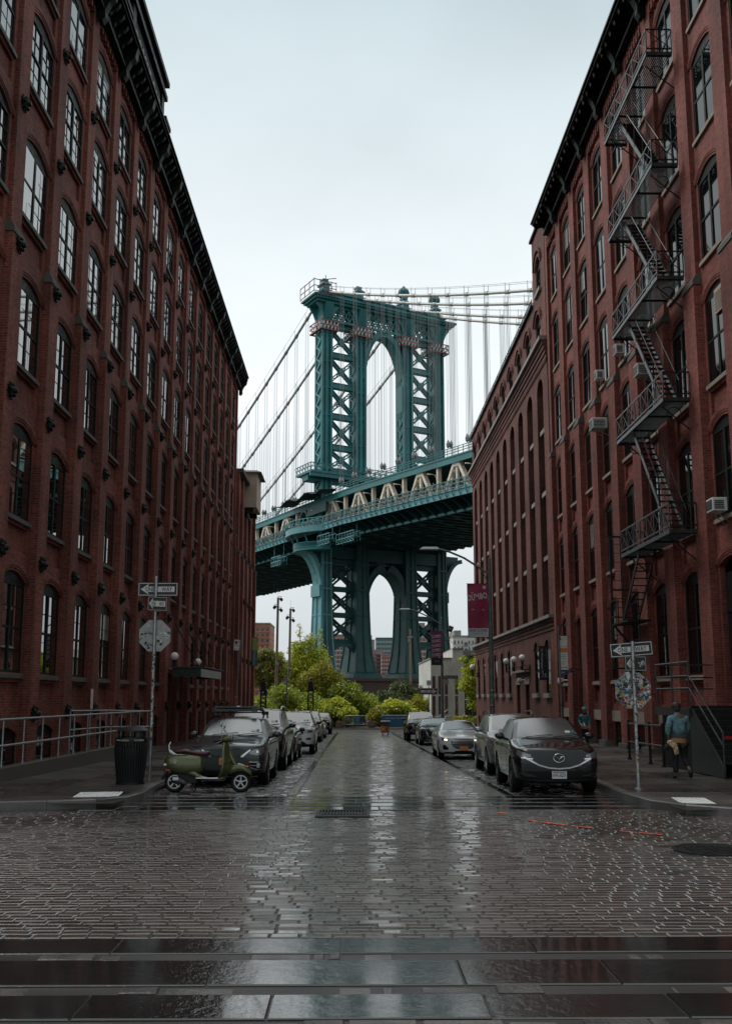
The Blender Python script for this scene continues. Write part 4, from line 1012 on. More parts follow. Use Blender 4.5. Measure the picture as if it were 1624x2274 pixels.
# red and white hanging platforms round each column head
def platform(u, z, w, d):
    m = MB(); x0, x1, y0, y1 = u - w / 2, u + w / 2, -d / 2, d / 2
    for za in (z, z + 1.0, z + 2.0):
        m.mi = 0
        for a, b in (((x0, y0), (x1, y0)), ((x1, y0), (x1, y1)), ((x1, y1), (x0, y1)), ((x0, y1), (x0, y0))): m.beam((*a, za), (*b, za), .16, .2)
    n = 5; m.mi = 1
    for k in range(n):
        for (a, b) in (((x0 + (x1 - x0) * k / n, y0), (x0 + (x1 - x0) * (k + 1) / n, y0)), ((x0, y0 + d * k / n), (x0, y0 + d * (k + 1) / n)), ((x1, y0 + d * k / n), (x1, y0 + d * (k + 1) / n))):
            m.beam((*a, z + .1), (*b, z + 1.9), .12, .16); m.beam((*a, z), (*a, z + 2.0), .12, .12)
    m.mi = 0; m.box(x0, x1, y0, y0 + .6, z - .12, z); m.box(x0, x1, y1 - .6, y1, z - .12, z); m.box(x0, x0 + .6, y0 + .6, y1 - .6, z - .12, z); m.box(x1 - .6, x1, y0 + .6, y1 - .6, z - .12, z)
    m.build('hanging_platform', ['redpl', 'whitepl'], BR)
for u in US: platform(u, 80.9, 4.3, 5.4)
m = MB()
for za in (88.6, 89.8, 91.2): m.beam((-4.4, -3.8, za), (1.0, -3.8, za), .12, .14); m.beam((-4.4, -3.8, za), (-4.4, 3.0, za), .12, .14)
for x in (-4.4, -3.0, -1.6, -.2, 1.0): m.beam((x, -3.8, 88.4), (x, -3.8, 91.4), .12, .12)
for y in (-1.5, .8, 3.0): m.beam((-4.4, y, 88.4), (-4.4, y, 91.4), .12, .12)
m.beam((-3, -3.8, 91.2), (1, -3.8, 92.4), .12, .14); m.beam((-1.6, -3.8, 91.2), (-1.6, -3.8, 92.6), .12, .12)
m.build('top_platform', 'redpl', BR)
# gallery round the tower above the deck
m = MB(); m.box(-4.7, 34, -3.6, 3.6, 48.5, 49.0); m.box(-4.7, 34, -3.4, -2.9, 47.7, 48.5); m.box(-4.3, 33.6, -1.4, 1.4, 47.2, 48.5)
for za in (49.7, 50.5):
    m.beam((-4.7, -3.6, za), (34, -3.6, za), .14, .16); m.beam((-4.7, -3.6, za), (-4.7, 3.6, za), .14, .16)
for k in range(30):
    x = -4.7 + k * 1.3; m.beam((x, -3.6, 49), (x, -3.6, 50.5), .12, .12); m.beam((x, -3.6, 49), (x + .65, -3.6, 50.5), .08, .08); m.beam((x + .65, -3.6, 50.5), (x + 1.3, -3.6, 49), .08, .08)
for k in range(6): y = -3.6 + k * 1.3; m.beam((-4.7, y, 49), (-4.7, y, 50.5), .12, .12); m.beam((-4.7, y, 49), (-4.7, y + 1.3, 50.5), .08, .08)
m.build('gallery', 'bridge', BR)
m = MB()
for x in range(2, 16, 2): m.beam((x, -3.0, 48.9), (x + 1.4, -3.0, 50.1), .1, .5, (0, 1, 0))
m.build('debris_screen', 'redpl', BR)
# deck: grade, fascia, walkway, trusses, floor beams
def dz(v): return -.034 * max(0, -15 - v) - .008 * max(0, v - 5)
VS = [-112 + 4 * k for k in range(0, 91)]
def strip(mb, u0, u1, z0, z1, vs=None):
    vs = vs or VS
    for a, b in zip(vs[:-1], vs[1:]):
        za, zb_ = dz(a), dz(b)
        mb.add([(u0, a, z0 + za), (u1, a, z0 + za), (u1, a, z1 + za), (u0, a, z1 + za), (u0, b, z0 + zb_), (u1, b, z0 + zb_), (u1, b, z1 + zb_), (u0, b, z1 + zb_)],
               [(0, 1, 5, 4), (3, 2, 6, 7), (0, 3, 7, 4), (1, 2, 6, 5)])
    return mb
m = MB(); strip(m, -3.6, 32.9, 36.0, 36.4); strip(m, -1.2, 30.4, 42.3, 42.8); m.build('deck', 'bridgeD', BR)
for u0, u1 in ((-4.25, -3.95), (33.2, 33.5)):
    m = MB(); strip(m, u0, u1, 35.35, 36.55); strip(m, u0 - .18, u0 - .0005, 36.35, 36.6); m.build('fascia_girder', 'bridgeL', BR)
m = MB()
for a in VS[:-1]:
    for u in (.6, 9.3, 20, 28.7): m.box(u - .35, u + .35, a, a + 3.999, 33.9 + dz(a + 2), 36.0 + dz(a + 2)) if u in (.6, 28.7) else m.box(u - .2, u + .2, a, a + 3.999, 34.9 + dz(a + 2), 36.0 + dz(a + 2))
m.build('stringer', 'bridgeD', BR)
m = MB(); strip(m, -.1, .24, 33.75, 34.2); m.build('lower_flange', 'bridgeL', BR)
fb = MB(); n = 0
for k in range(0, 74):
    v = -108 + k * 2.8
    z = dz(v); prof = [(-3.9, 35.5 + z), (-2.6, 35.3 + z), (-1.2, 34.4 + z), (-.2, 33.85 + z), (29.5, 33.85 + z), (30.5, 34.4 + z), (31.9, 35.3 + z), (33.2, 35.5 + z), (33.2, 35.95 + z), (-3.9, 35.95 + z)]
    q = MB(); q.prism([(x, v - .12, zz) for x, zz in prof], (0, .24, 0)); q.box(-.2, 29.5, v - .28, v + .28, 33.7 + z, 33.845 + z); q.build('floor_beam', 'bridgeD', BR)
for k in range(0, 37):
    v = -108 + k * 5.6
    q = MB(); q.beam((.6, v, 33.9 + dz(v)), (9.3, v + 5.6, 33.9 + dz(v + 5.6)), .25, .25); q.beam((9.3, v, 33.9 + dz(v)), (20, v + 5.6, 33.9 + dz(v + 5.6)), .25, .25); q.beam((28.7, v, 33.9 + dz(v)), (20, v + 5.6, 33.9 + dz(v + 5.6)), .25, .25)
    q.build('wind_brace', 'bridge', BR)
# walkway railing: curved posts with mesh between
m = MB(); strip(m, -4.55, -4.42, 37.95, 38.12); strip(m, -4.42, -4.34, 37.2, 37.28); m.build('walkway_rail', 'bridge', BR)
for k in range(0, 84):
    v = -66 + k * 1.9
    if v > 92: break
    z = dz(v); q = MB(); q.tube([(-4.28, v, 35.5 + z), (-4.62, v, 36.2 + z), (-4.66, v, 37.0 + z), (-4.5, v, 37.6 + z), (-4.48, v, 38.1 + z)], .13, 5)
    q.build('rail_post', 'bridgeL', BR)
q = MB()
for a in [i * .19 - 66 for i in range(760)]: z = dz(a); q.beam((-4.38, a, 36.6 + z), (-4.38, a, 38.0 + z), .03, .03)
for zz in (36.75, 36.95, 37.15, 37.35, 37.55, 37.75): strip(q, -4.39, -4.37, zz, zz + .03, [-66 + 4 * i for i in range(36)])
q.build('rail_mesh', 'ironW', BR)
for zz in (38.3, 39.0, 39.6):
    m = MB(); strip(m, -1.25, -1.15, zz - .5, zz - .42); m.build('inner_rail', 'cream', BR)
m = MB()
for k in range(74): v = -66 + k * 2.1; m.tube([(-1.2, v, 36.4 + dz(v)), (-1.25, v, 38.4 + dz(v)), (-1.8, v, 39.4 + dz(v))], .05, 4)
m.build('inner_rail_stanchions', 'cream', BR)
# upper deck edge and its railing
m = MB(); strip(m, -1.5, -1.2, 42.0, 43.3); strip(m, -1.62, -1.5, 43.05, 43.3); m.build('upper_fascia', 'bridge', BR)
m = MB(); strip(m, 30.4, 30.7, 42.0, 43.3); m.build('upper_fascia', 'bridge', BR)
m = MB()
for zz in (43.75, 44.2, 44.6): strip(m, -1.5, -1.38, zz, zz + .1)
for k in range(100): v = -66 + k * 1.55; m.beam((-1.44, v, 43.2 + dz(v)), (-1.44, v, 44.7 + dz(v)), .1, .1)
m.build('upper_rail', 'bridge', BR)
# cream web members: lattice A-frames with posts between
PAN = 11.2
for row, u in enumerate((-.8, 30.0)):
    for k in range(-10, 20):
        v = k * PAN + 5.0; zb_, zt = 36.4 + dz(v), 42.3 + dz(v)
        q = MB()
        for s in (-1, 1):
            a, b = Vector((u, v + s * 4.1, zb_)), Vector((u, v + s * .45, zt))
            q.beam(a + Vector((-.3, 0, 0)), b + Vector((-.3, 0, 0)), .55, .24, (1, 0, 0)); q.beam(a + Vector((.3, 0, 0)), b + Vector((.3, 0, 0)), .55, .24, (1, 0, 0))
            d = b - a
            for j in range(9): q.beam(a + d * (j / 9) + Vector((-.3 if j % 2 else .3, 0, 0)), a + d * ((j + 1) / 9) + Vector((.3 if j % 2 else -.3, 0, 0)), .3, .1, (0, 1, 0))
        q.beam((u, v, zb_), (u, v, zt), .5, .5, (0, 1, 0)); q.box(u - .4, u + .4, v - .95, v + .95, zt - .9, zt)
        q.build('truss_diagonal', 'cream', BR)
        q = MB(); v2 = v + PAN / 2; q.beam((u, v2, 36.4 + dz(v2)), (u, v2, 42.3 + dz(v2)), .75, .5, (0, 1, 0)); q.build('truss_post', 'cream', BR)
        if row == 0 and -7 < k < 6:
            q = MB(); q.tube([(-.6, v2 + 1, 40.2 + dz(v2)), (-.9, v2 + 1, 41.0 + dz(v2)), (-1.9, v2 + 1, 41.1 + dz(v2))], .07, 5); q.box(-2.5, -1.8, v2 + .85, v2 + 1.15, 40.95 + dz(v2), 41.12 + dz(v2)); q.build('walkway_lamp', 'cream', BR)
# bow of the walkway round the tower with balustrade and curved bracket
def bow(t): return -4.1 - 3.3 * math.sin(max(0, min(1, t)) * math.pi) ** .8
m = MB(); n = 16; vs_ = [-8.5 + 17 * i / n for i in range(n + 1)]
for i in range(n):
    a, b = vs_[i], vs_[i + 1]; ua, ub = bow(i / n), bow((i + 1) / n)
    m.add([(ua, a, 35.3), (ub, b, 35.3), (ub, b, 36.6), (ua, a, 36.6), (-3.9, a, 35.3), (-3.9, b, 35.3), (-3.9, b, 36.6), (-3.9, a, 36.6)], [(0, 1, 2, 3), (0, 4, 5, 1), (3, 2, 6, 7)])
m.build('walkway_bow', 'bridgeL', BR)
m = MB()
for i in range(n + 1):
    a, ua = vs_[i], bow(i / n) + .05
    m.tube([(ua, a, 36.6), (ua - .25, a, 37.1), (ua - .05, a, 38.1)], .11, 5)
    if i < n: m.beam((ua - .05, a, 38.1), (bow((i + 1) / n), vs_[i + 1], 38.1), .14, .14); m.beam((ua - .1, a, 37.4), (bow((i + 1) / n) - .05, vs_[i + 1], 37.4), .08, .08)
m.build('bow_rail', 'bridgeL', BR)
def bow2(t): return -1.6 - 4.6 * math.sin(max(0, min(1, t)) * math.pi) ** .7
v2_ = [-6.6 + 13.2 * i / n for i in range(n + 1)]
m = MB()
for i in range(n):
    a, b = v2_[i], v2_[i + 1]; ua, ub = bow2(i / n), bow2((i + 1) / n)
    m.add([(ua, a, 31.9), (ub, b, 31.9), (ub, b, 32.5), (ua, a, 32.5), (-.8, a, 31.9), (-.8, b, 31.9), (-.8, b, 32.5), (-.8, a, 32.5)], [(0, 1, 2, 3), (0, 4, 5, 1), (3, 2, 6, 7)])
    m.beam((ua, a, 33.5), (ub, b, 33.5), .22, .2); m.beam((ua, a, 32.6), (ub, b, 32.6), .18, .16)
    for j in range(4):
        t = i / n + j / (4 * n); m.box(bow2(t) - .06, bow2(t) + .06, v2_[i] + (b - a) * j / 4 - .08, v2_[i] + (b - a) * j / 4 + .08, 32.5, 33.5)
    if i % 3 == 1: m.tube([(ua, a, 33.5), (ua - .2, a, 34.2), (ua - .5, a, 34.8), (ua - .7, a, 35.3)], .2, 6)
m.build('balcony', 'bridge', BR)
def curve_bracket(s, u, mat):
    m = MB(); pts = []
    for i in range(11):
        t = i / 10 * math.pi / 2; pts.append((u + s * (1.2 + 4.4 * (1 - math.cos(t))), 23.5 + 8.3 * math.sin(t)))
    for i in range(10):
        (xa, za), (xb, zb_) = pts[i], pts[i + 1]; d = Vector((xb - xa, 0, zb_ - za)).normalized(); nx, nz = -d.z * s, d.x * s
        nx, nz = -s * abs(d.z) * .9, abs(d.x) * .9
        m.prism([(xa, -1.9, za), (xb, -1.9, zb_), (xb + nx, -1.9, zb_ + nz), (xa + nx, -1.9, za + nz)], (0, .35, 0)); m.prism([(xa, 1.5, za), (xb, 1.5, zb_), (xb + nx, 1.5, zb_ + nz), (xa + nx, 1.5, za + nz)], (0, .35, 0))
        m.prism([(xa, -1.55, za), (xb, -1.55, zb_), (xb, -1.55, zb_ + .2), (xa, -1.55, za + .2)], (0, 3.1, 0))
    m.prism([(u + s * 1.2, -.3, 24), (u + s * 1.2, -.3, 33.4), (u + s * 5.5, -.3, 33.4), (u + s * 5.4, -.3, 31.9)] + [(x, -.3, z) for x, z in pts[8:2:-1]], (0, .6, 0))
    m.box(min(u + s * 1.05, u + s * 1.7), max(u + s * 1.05, u + s * 1.7), -2.0, 2.0, 22.6, 25.0)
    m.build('bracket', mat, BR)
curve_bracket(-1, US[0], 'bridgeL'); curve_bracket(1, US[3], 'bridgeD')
# cradles hung under the deck, and netting with the little arched lookout
def cradle(u, v, z, l, w):
    m = MB(); 
    for zz in (z, z + 1.1): 
        for a, b in (((u, v), (u, v + l)), ((u + w, v), (u + w, v + l)), ((u, v), (u + w, v)), ((u, v + l), (u + w, v + l))): m.beam((*a, zz), (*b, zz), .1, .14)
    k = int(l / 1.1)
    for i in range(k + 1):
        y = v + l * i / k
        for x in (u, u + w): m.beam((x, y, z - .9), (x, y, z + 1.1), .08, .08)
        if i < k: m.beam((u, y, z - .9), (u, y + l / k, z), .07, .07)
    m.box(u, u + w, v, v + l, z - .1, z); m.beam((u, v, z - .9), (u, v + l, z - .9), .1, .1)
    for y in (v, v + l): m.beam((u + w / 2, y, z), (u + w / 2, y, 35.5), .08, .08)
    m.build('maintenance_cradle', 'bridgeL', BR)
cradle(-5.0, -12.5, 33.0, 5.0, 1.6); cradle(-3.6, -20, 32.6, 7.0, 1.5); cradle(-4.4, 11.5, 31.5, 5.0, 1.5)
m = MB()
for i in range(12):
    a, b = -9 + i * 1.8, -9 + (i + 1) * 1.8; za, zb_ = 43.6 - .5 * math.sin(i * 1.3), 43.6 - .5 * math.sin((i + 1) * 1.3)
    m.add([(-5.4, a, za), (-1.4, a, za + .6), (-1.4, b, zb_ + .6), (-5.4, b, zb_), (-5.4, a, za - .12), (-1.4, a, za + .48), (-1.4, b, zb_ + .48), (-5.4, b, zb_ - .12)], [(0, 1, 2, 3), (4, 7, 6, 5), (0, 3, 7, 4), (1, 2, 6, 5), (0, 1, 5, 4), (3, 2, 6, 7)])
m.build('debris_netting', 'net', BR)
m = MB(); k0 = 12
for i in range(k0):
    t0, t1 = math.pi * i / k0, math.pi * (i + 1) / k0
    q = [(2.0 * math.cos(t0), 2.2 * math.sin(t0)), (2.0 * math.cos(t1), 2.2 * math.sin(t1)), (1.5 * math.cos(t1), 1.7 * math.sin(t1)), (1.5 * math.cos(t0), 1.7 * math.sin(t0))]
    m.prism([(-2.4, 4.5 + a, 39.6 + b) for a, b in q], (1.6, 0, 0))
m.box(-2.4, -1.8, -6, 2.5, 40.0, 41.9); m.build('lookout_arch', 'bridgeD', BR)
# main cables with clamps and hand ropes
def cz(v): return (90.6 + .425 * v + .00075 * v * v) if v < 0 else (90.6 - .425 * v + .00052 * v * v)
for i, u in enumerate(US):
    vs_ = [-150 + 5 * k for k in range(31)] + [4 * k for k in range(1, 76)]
    q = MB(); q.tube([(u, v, cz(v)) for v in vs_], .27, 8)
    for k in range(-24, 50):
        v = k * 5.6 + 2.8 + (0 if k >= 0 else -0)
        if -140 < v < 260 and abs(v) > 3: s = (cz(v + .5) - cz(v - .5)); q.tube([(u, v - .5, cz(v) - .5 * s), (u, v + .5, cz(v) + .5 * s)], .37, 8)
    q.build('main_cable', 'cable', BR)
    q = MB()
    for s in (-.45, .45): q.tube([(u + s, v, cz(v) + 1.35) for v in vs_[2:90]], .035, 4)
    for k in range(-24, 44): v = k * 5.6 + 2.8; q.beam((u - .45, v, cz(v)), (u - .45, v, cz(v) + 1.5), .06, .06); q.beam((u + .45, v, cz(v)), (u + .45, v, cz(v) + 1.5), .06, .06); 
    q.build('hand_ropes', 'rope', BR)
sus = []
for i, u in enumerate(US):
    for k in range(-22, 46):
        v = k * 5.6 + 2.8
        if -125 < v < 250 and abs(v) > 4 and cz(v) > 46: sus.append((u, v, i))
def sus_mb(mb, u, v):
    for du in (-.32, .32):
        for dv in (-.2, .2):
            mb.tube([(u + du, v + dv, 43.0 + dz(v)), (u + du * .9, v + dv, cz(v))], .026, 4, False)
    for du in (-.32, .32): mb.lathe([(.0001, 45.2 + dz(v)), (.3, 45.5 + dz(v)), (.38, 46.0 + dz(v)), (.22, 46.5 + dz(v)), (.0001, 46.8 + dz(v))], (u + du, v, 0), 6)
vis = [s for s in sus if -64 < s[1] < 70]; rest = [s for s in sus if s not in vis]
vis.sort(key=lambda s: abs(s[1])); rest += vis[96:]; vis = vis[:96]
for u, v, i in vis: q = MB(); sus_mb(q, u, v); q.build('suspender', 'rope', BR)
q = MB()
for u, v, i in rest: sus_mb(q, u, v)
o = q.build('suspender_ropes', 'rope', BR); o['kind'] = 'stuff'
# granite pier
m = MB(); m.box(-9, 38, -9, 9, -2, 2.6); m.box(-9.6, 38.6, -9.6, 9.6, 2.6, 3.4); m.box(-8.6, 37.8, -8.4, 8.4, 3.4, 5.0); m.box(-9.2, 38.4, -9.0, 9.0, 5.0, 5.6)
m.build('pier', 'granite', BR)
# ------------------------------------------------------------------ cars: x across, y from the nose backwards, z up
def eval_mesh(o):
    dg = bpy.context.evaluated_depsgraph_get(); dg.update()
    return bpy.data.meshes.new_from_object(o.evaluated_get(dg))
def cage(sp):
    hw, H, Ln = sp['w'] / 2, sp['h'], sp['l']; zh, zc, zbt = sp['hood'], sp['cowl'], sp['belt']
    yc, yr, yb, ye = sp['yc'], sp['yr'], sp['yb'], sp['ye']; wr = sp.get('wr', .68); zb = sp.get('zb', .24); rr = sp.get('rake', .10)
    sh = zbt - .10
    def hood(y, s, zbm, zs, zt, cr):
        p = [(0, zbm), (.78 * hw, zbm), (.965 * hw, zbm + .07), (1.0 * hw, (zbm + zs) / 2 + .06), (.985 * hw, zs), (.91 * hw, zt - .025), (.80 * hw, zt + .0), (.70 * hw, zt + .005), (.36 * hw, zt + cr * .8), (0, zt + cr)]
        return [(x * s, y + rr * max(0, (z - .55)) ** 1.5 * 1.3 * (1 if y < .3 else 0) + (rr * .5 * max(0, .45 - z) / .2 if y < .3 else 0), z) for x, z in p]
    def cab(y, w6, z6, zt, w5=.915, zb5=None):
        z5 = zb5 or zbt
        return [(0, y, zb), (.78 * hw, y, zb), (.965 * hw, y, zb + .07), (1.0 * hw, y, (zb + sh) / 2 + .06), (.985 * hw, y, z5 - .09), (w5 * hw, y, z5), (w6 * hw, y, z6), (w6 * hw - .085, y, z6 + .035), (w6 * hw * .52, y, zt - .012), (0, y, zt)]
    zt2 = sp.get('tail', zbt)
    S = [hood(.0, .52, zb + .05, zh - .20, zh - .085, .02), hood(.055, .86, zb + .01, zh - .19, zh - .06, .03), hood(.26, .975, zb, zh - .15, zh - .01, .03),
         hood(.85, 1.0, zb, (zh + zc) / 2 - .14, (zh * .55 + zc * .45), .045), hood(yc - .10, 1.0, zb, sh, zc - .02, .03),
         cab(yc + .04, .865, zc + .0, zc + .035), cab(yr, wr + .035, H - .13, H - .055), cab((yr * .55 + yb * .45), wr + .03, H - .085, H), cab(yb, wr + .01, H - .13, H - .05),
         cab(ye, .80, zt2 + .02, zt2 + .05, .90, zt2 - .0), ]
    S += [[(x * .985, Ln - .22, z) for x, y, z in cab(0, .78, zt2 - .10 if sp.get('sedan') else zt2 - .05, zt2 - .05, .88, zt2 - .14)], [(x * .88, Ln - .06, z + (.05 if z < .4 else 0)) for x, y, z in cab(0, .76, zt2 - .15, zt2 - .12, .88, zt2 - .2)], [(x * .5, Ln, z + (.1 if z < .4 else -.05)) for x, y, z in cab(0, .76, zt2 - .18, zt2 - .15, .88, zt2 - .25)]]
    return S
def loft(S):
    n = len(S[0]); vs = []; idx = []
    for s in S:
        row = []
        for sg in (1, -1):
            r = []
            for i, (x, y, z) in enumerate(s):
                if sg == -1 and i in (0, n - 1): r.append(row[0][i]); continue
                vs.append((sg * x, y, z)); r.append(len(vs) - 1)
            row.append(r)
        idx.append(row)
    fs = []; key = []
    for j in range(len(S) - 1):
        for sg in (0, 1):
            for i in range(n - 1):
                a, b, c, d = idx[j][sg][i], idx[j][sg][i + 1], idx[j + 1][sg][i + 1], idx[j + 1][sg][i]
                fs.append((a, b, c, d) if sg else (d, c, b, a)); key.append((j, i, sg))
    for j in (0, len(S) - 1):
        Rr, Ll = idx[j]
        for i in range(n - 1):
            q = []
            for k in (Rr[i], Rr[i + 1], Ll[i + 1], Ll[i]):
                if k not in q: q.append(k)
            fs.append(tuple(q if j == 0 else q[::-1])); key.append((j, i, -1))
    return vs, fs, key, idx
WHEELS = {}
def wheel_mesh(r, w, style):
    k = (r, w, style)
    if k in WHEELS: return WHEELS[k]
    t = MB(); t.lathe([(r * .64, -w / 2 + .01), (r * .90, -w / 2), (r * .97, -w / 2 + .025), (r, -w / 2 + .06), (r, w / 2 - .06), (r * .97, w / 2 - .025), (r * .90, w / 2), (r * .64, w / 2 - .01), (r * .64, -w / 2 + .01)], (0, 0, 0), 32, 'x', False)
    m = MB(); ri = r * .66
    m.lathe([(ri, -w / 2 + .02), (ri, w / 2 - .005), (ri * .93, w / 2 - .0), (ri * .90, w / 2 - .03), (ri * .88, -w / 2 + .05)], (0, 0, 0), 28, 'x', False)
    for i in range(5):
        q = 2 * math.pi * i / 5
        for dq in ((-.13, .13) if style != 'five' else (0,)):
            a, b = Vector((w / 2 - .035, .05 * math.cos(q + dq), .05 * math.sin(q + dq))), Vector((w / 2 - .018, ri * .93 * math.cos(q + dq * 1.3), ri * .93 * math.sin(q + dq * 1.3)))
            m.beam(a, b, .05 if style == 'five' else .03, .028, (1, 0, 0))
    m.lathe([(.0001, w / 2 - .01), (.05, w / 2 - .012), (.065, w / 2 - .03), (.065, w / 2 - .06)], (0, 0, 0), 14, 'x')
    d = MB(); d.lathe([(ri * .89, w / 2 - .085), (.0001, w / 2 - .085)], (0, 0, 0), 24, 'x'); d.lathe([(ri * .6, w / 2 - .084), (ri * .6, w / 2 - .062), (.001, w / 2 - .062)], (0, 0, 0), 20, 'x')
    WHEELS[k] = (t.mesh('tyre', 'tyre', 40), m.mesh('rim', 'rimD' if style == 'dark' else 'rim', 40), d.mesh('brake_disc', 'trim'))
    return WHEELS[k]
def car(name, label, cat, sp, cx, yf, yaw=0.0, group='cars parked along the kerb'):
    z0 = road_z(yf + 2) ; root = thing(name, label, cat, (cx, yf, road_z(yf)), yaw, group); root.rotation_euler = (-.016 if yf > 17 else 0, 0, yaw)
    S = cage(sp); vs, fs, key, idx = loft(S)
    me = bpy.data.meshes.new('body'); me.from_pydata(vs, [], fs)
    for m in (sp['paint'], 'cglass', 'trim'): me.materials.append(M[m])
    clad = sp.get('clad', True)
    for p, (j, i, sg) in zip(me.polygons, key):
        mi = 0
        if sg >= 0:
            if j == 5 and i in (7, 8): mi = 1
            if j == 8 and i in (7, 8): mi = 1
            if i == 5 and 5 <= j <= 8: mi = 1
            if i == 0 or (i == 1 and clad): mi = 2
        elif i <= 1: mi = 2
        p.material_index = mi; p.use_smooth = True
    cr = me.attributes.new('crease_edge', 'FLOAT', 'EDGE')
    ek = {}
    for e in me.edges: ek[tuple(sorted(e.vertices))] = e.index
    def crease(a, b, v):
        k = ek.get(tuple(sorted((a, b))))
        if k is not None: cr.data[k].value = v
    for sg in (0, 1):
        for j in range(5, 9):
            for i, v in ((5, .9), (6, .8), (7, .7)): crease(idx[j][sg][i], idx[j + 1][sg][i], v)
        for j in range(2, 11): crease(idx[j][sg][4], idx[j + 1][sg][4], .35); crease(idx[j][sg][2], idx[j + 1][sg][2], .6); crease(idx[j][sg][1], idx[j + 1][sg][1], .6)
        for j in range(1, 4): crease(idx[j][sg][6], idx[j + 1][sg][6], .5)
        for i in range(6, 9):
            crease(idx[5][sg][i], idx[5][sg][i + 1], .9); crease(idx[6][sg][i], idx[6][sg][i + 1], .6); crease(idx[8][sg][i], idx[8][sg][i + 1], .6)
            crease(idx[1][sg][i], idx[1][sg][i + 1], .5)
        for i in (5,): crease(idx[5][sg][i], idx[5][sg][i + 1], .9); crease(idx[9][sg][i], idx[9][sg][i + 1], .7)
    o = link('body', me); sb = o.modifiers.new('s', 'SUBSURF'); sb.levels = 2; sb.render_levels = 2
    r = sp.get('r', .355); ax = (sp.get('ax', .92), sp.get('ax', .92) + sp.get('wb', 2.7)); hw = sp['w'] / 2
    cut = MB()
    for a in ax:
        for s in (-1, 1):
            x0, x1 = sorted((s * (hw - .30), s * (hw + .2))); cut.mi = 2
            cut.lathe([(r * 1.14, x0), (r * 1.14, x1)], (0, a, r + .02), 28, 'x')
    cme = cut.mesh('well', [sp['paint'], 'cglass', 'trim']); co = link('well', cme)
    bo = o.modifiers.new('b', 'BOOLEAN'); bo.object = co; bo.operation = 'DIFFERENCE'; bo.solver = 'EXACT'
    ev = eval_mesh(o); bpy.data.objects.remove(o); bpy.data.objects.remove(co)
    # split the glass from the shell
    bm = bmesh.new(); bm.from_mesh(ev)
    def part(nm, test, mat=None, parent=root):
        b2 = bm.copy(); b2.faces.ensure_lookup_table()
        bmesh.ops.delete(b2, geom=[f for f in b2.faces if not test(f)], context='FACES')
        if not b2.faces: b2.free(); return None
        m2 = bpy.data.meshes.new(nm); b2.to_mesh(m2); b2.free()
        for k in (sp['paint'], 'cglass', 'trim'): m2.materials.append(M[k])
        return link(nm, m2, parent)
    ymid = (sp['yr'] + sp['yb']) / 2
    def cen(f): return f.calc_center_median()
    part('body', lambda f: f.material_index == 0); part('lower_cladding', lambda f: f.material_index == 2)
    isg = lambda f: f.material_index == 1
    side = lambda f: abs(f.normal.x) > .62
    part('windshield', lambda f: isg(f) and not side(f) and cen(f).y < ymid); part('rear_window', lambda f: isg(f) and not side(f) and cen(f).y >= ymid)
    for s in (1, -1): part('side_window', lambda f: isg(f) and side(f) and cen(f).x * s > 0)
    bvh = BVHTree.FromBMesh(bm); bm.free(); ev_free = ev
    def front_y(x, z):
        h = bvh.ray_cast(Vector((x, -1, z)), Vector((0, 1, 0)))
        return h[0].y if h[0] is not None else .1
    def hit(p, d):
        h = bvh.ray_cast(Vector(p), Vector(d))
        if h[0] is None or h[3] > 2.2:
            h = bvh.find_nearest(Vector(p) + Vector(d) * .9)
        return h[0], h[1]
    def patch(nm, mat, st, mirror=False, off=.006, nz=4, dirv=(0, 1, 0), nx=3, parent=root, lbl=None, thick=.02):
        """a lamp, grille or trim piece that hugs the body: stations (x, z low, z high) cast on to the shell"""
        out = []
        for s in ((1, -1) if mirror else (1,)):
            dv = Vector((dirv[0] * s, dirv[1], dirv[2])).normalized(); rows = []
            pts = []
            for (a, b) in zip(st[:-1], st[1:]):
                for q in range(nx): t = q / nx; pts.append([a[k] + (b[k] - a[k]) * t for k in range(3)])
            pts.append(list(st[-1]))
            for (x, za, zb_) in pts:
                col = []
                for q in range(nz + 1):
                    z = za + (zb_ - za) * q / nz
                    if abs(dirv[0]) > .9: src = Vector((s * 2.0, x, z)); dd = Vector((-s, 0, 0))
                    else: src = Vector((s * x, 0, z)) - dv * 1.0; src.y = min(src.y, -.8) if abs(dirv[0]) < .1 else src.y; dd = dv
                    p, nrm = hit(src, dd)
                    if nrm.dot(dd) > 0: nrm = -nrm
                    col.append((p + nrm * off, p - nrm * thick))
                rows.append(col)
            mb = MB(); nr, nc = len(rows), nz + 1
            vsx = [c[0] for rw in rows for c in rw] + [c[1] for rw in rows for c in rw]; T = nr * nc; f2 = []
            for i in range(nr - 1):
                for q in range(nz): f2.append((i * nc + q, i * nc + q + 1, (i + 1) * nc + q + 1, (i + 1) * nc + q))
            bd = [i * nc for i in range(nr)] + [(nr - 1) * nc + q for q in range(1, nc)] + [i * nc + nz for i in range(nr - 2, -1, -1)] + [q for q in range(nz - 1, 0, -1)]
            for a, b in zip(bd, bd[1:] + bd[:1]): f2.append((a, b, T + b, T + a))
            mb.add(vsx, f2); ob = mb.build(nm, mat, parent, 50)
            if lbl: ob['label'] = lbl
            out.append(ob)
        return out
    # wheels
    ty, rm, bd_ = wheel_mesh(r, sp.get('tw', .235), sp.get('rim', 'twin'))
    for a in ax:
        for s in (1, -1):
            w = thing('wheel', None, None, (s * (hw - .125), a, r), 0); w.parent = root
            w.rotation_euler = (random.random() * 6, 0, 0 if s > 0 else math.pi)
            for q in (ty, rm, bd_): link(q.name.split('.')[0], q, w)
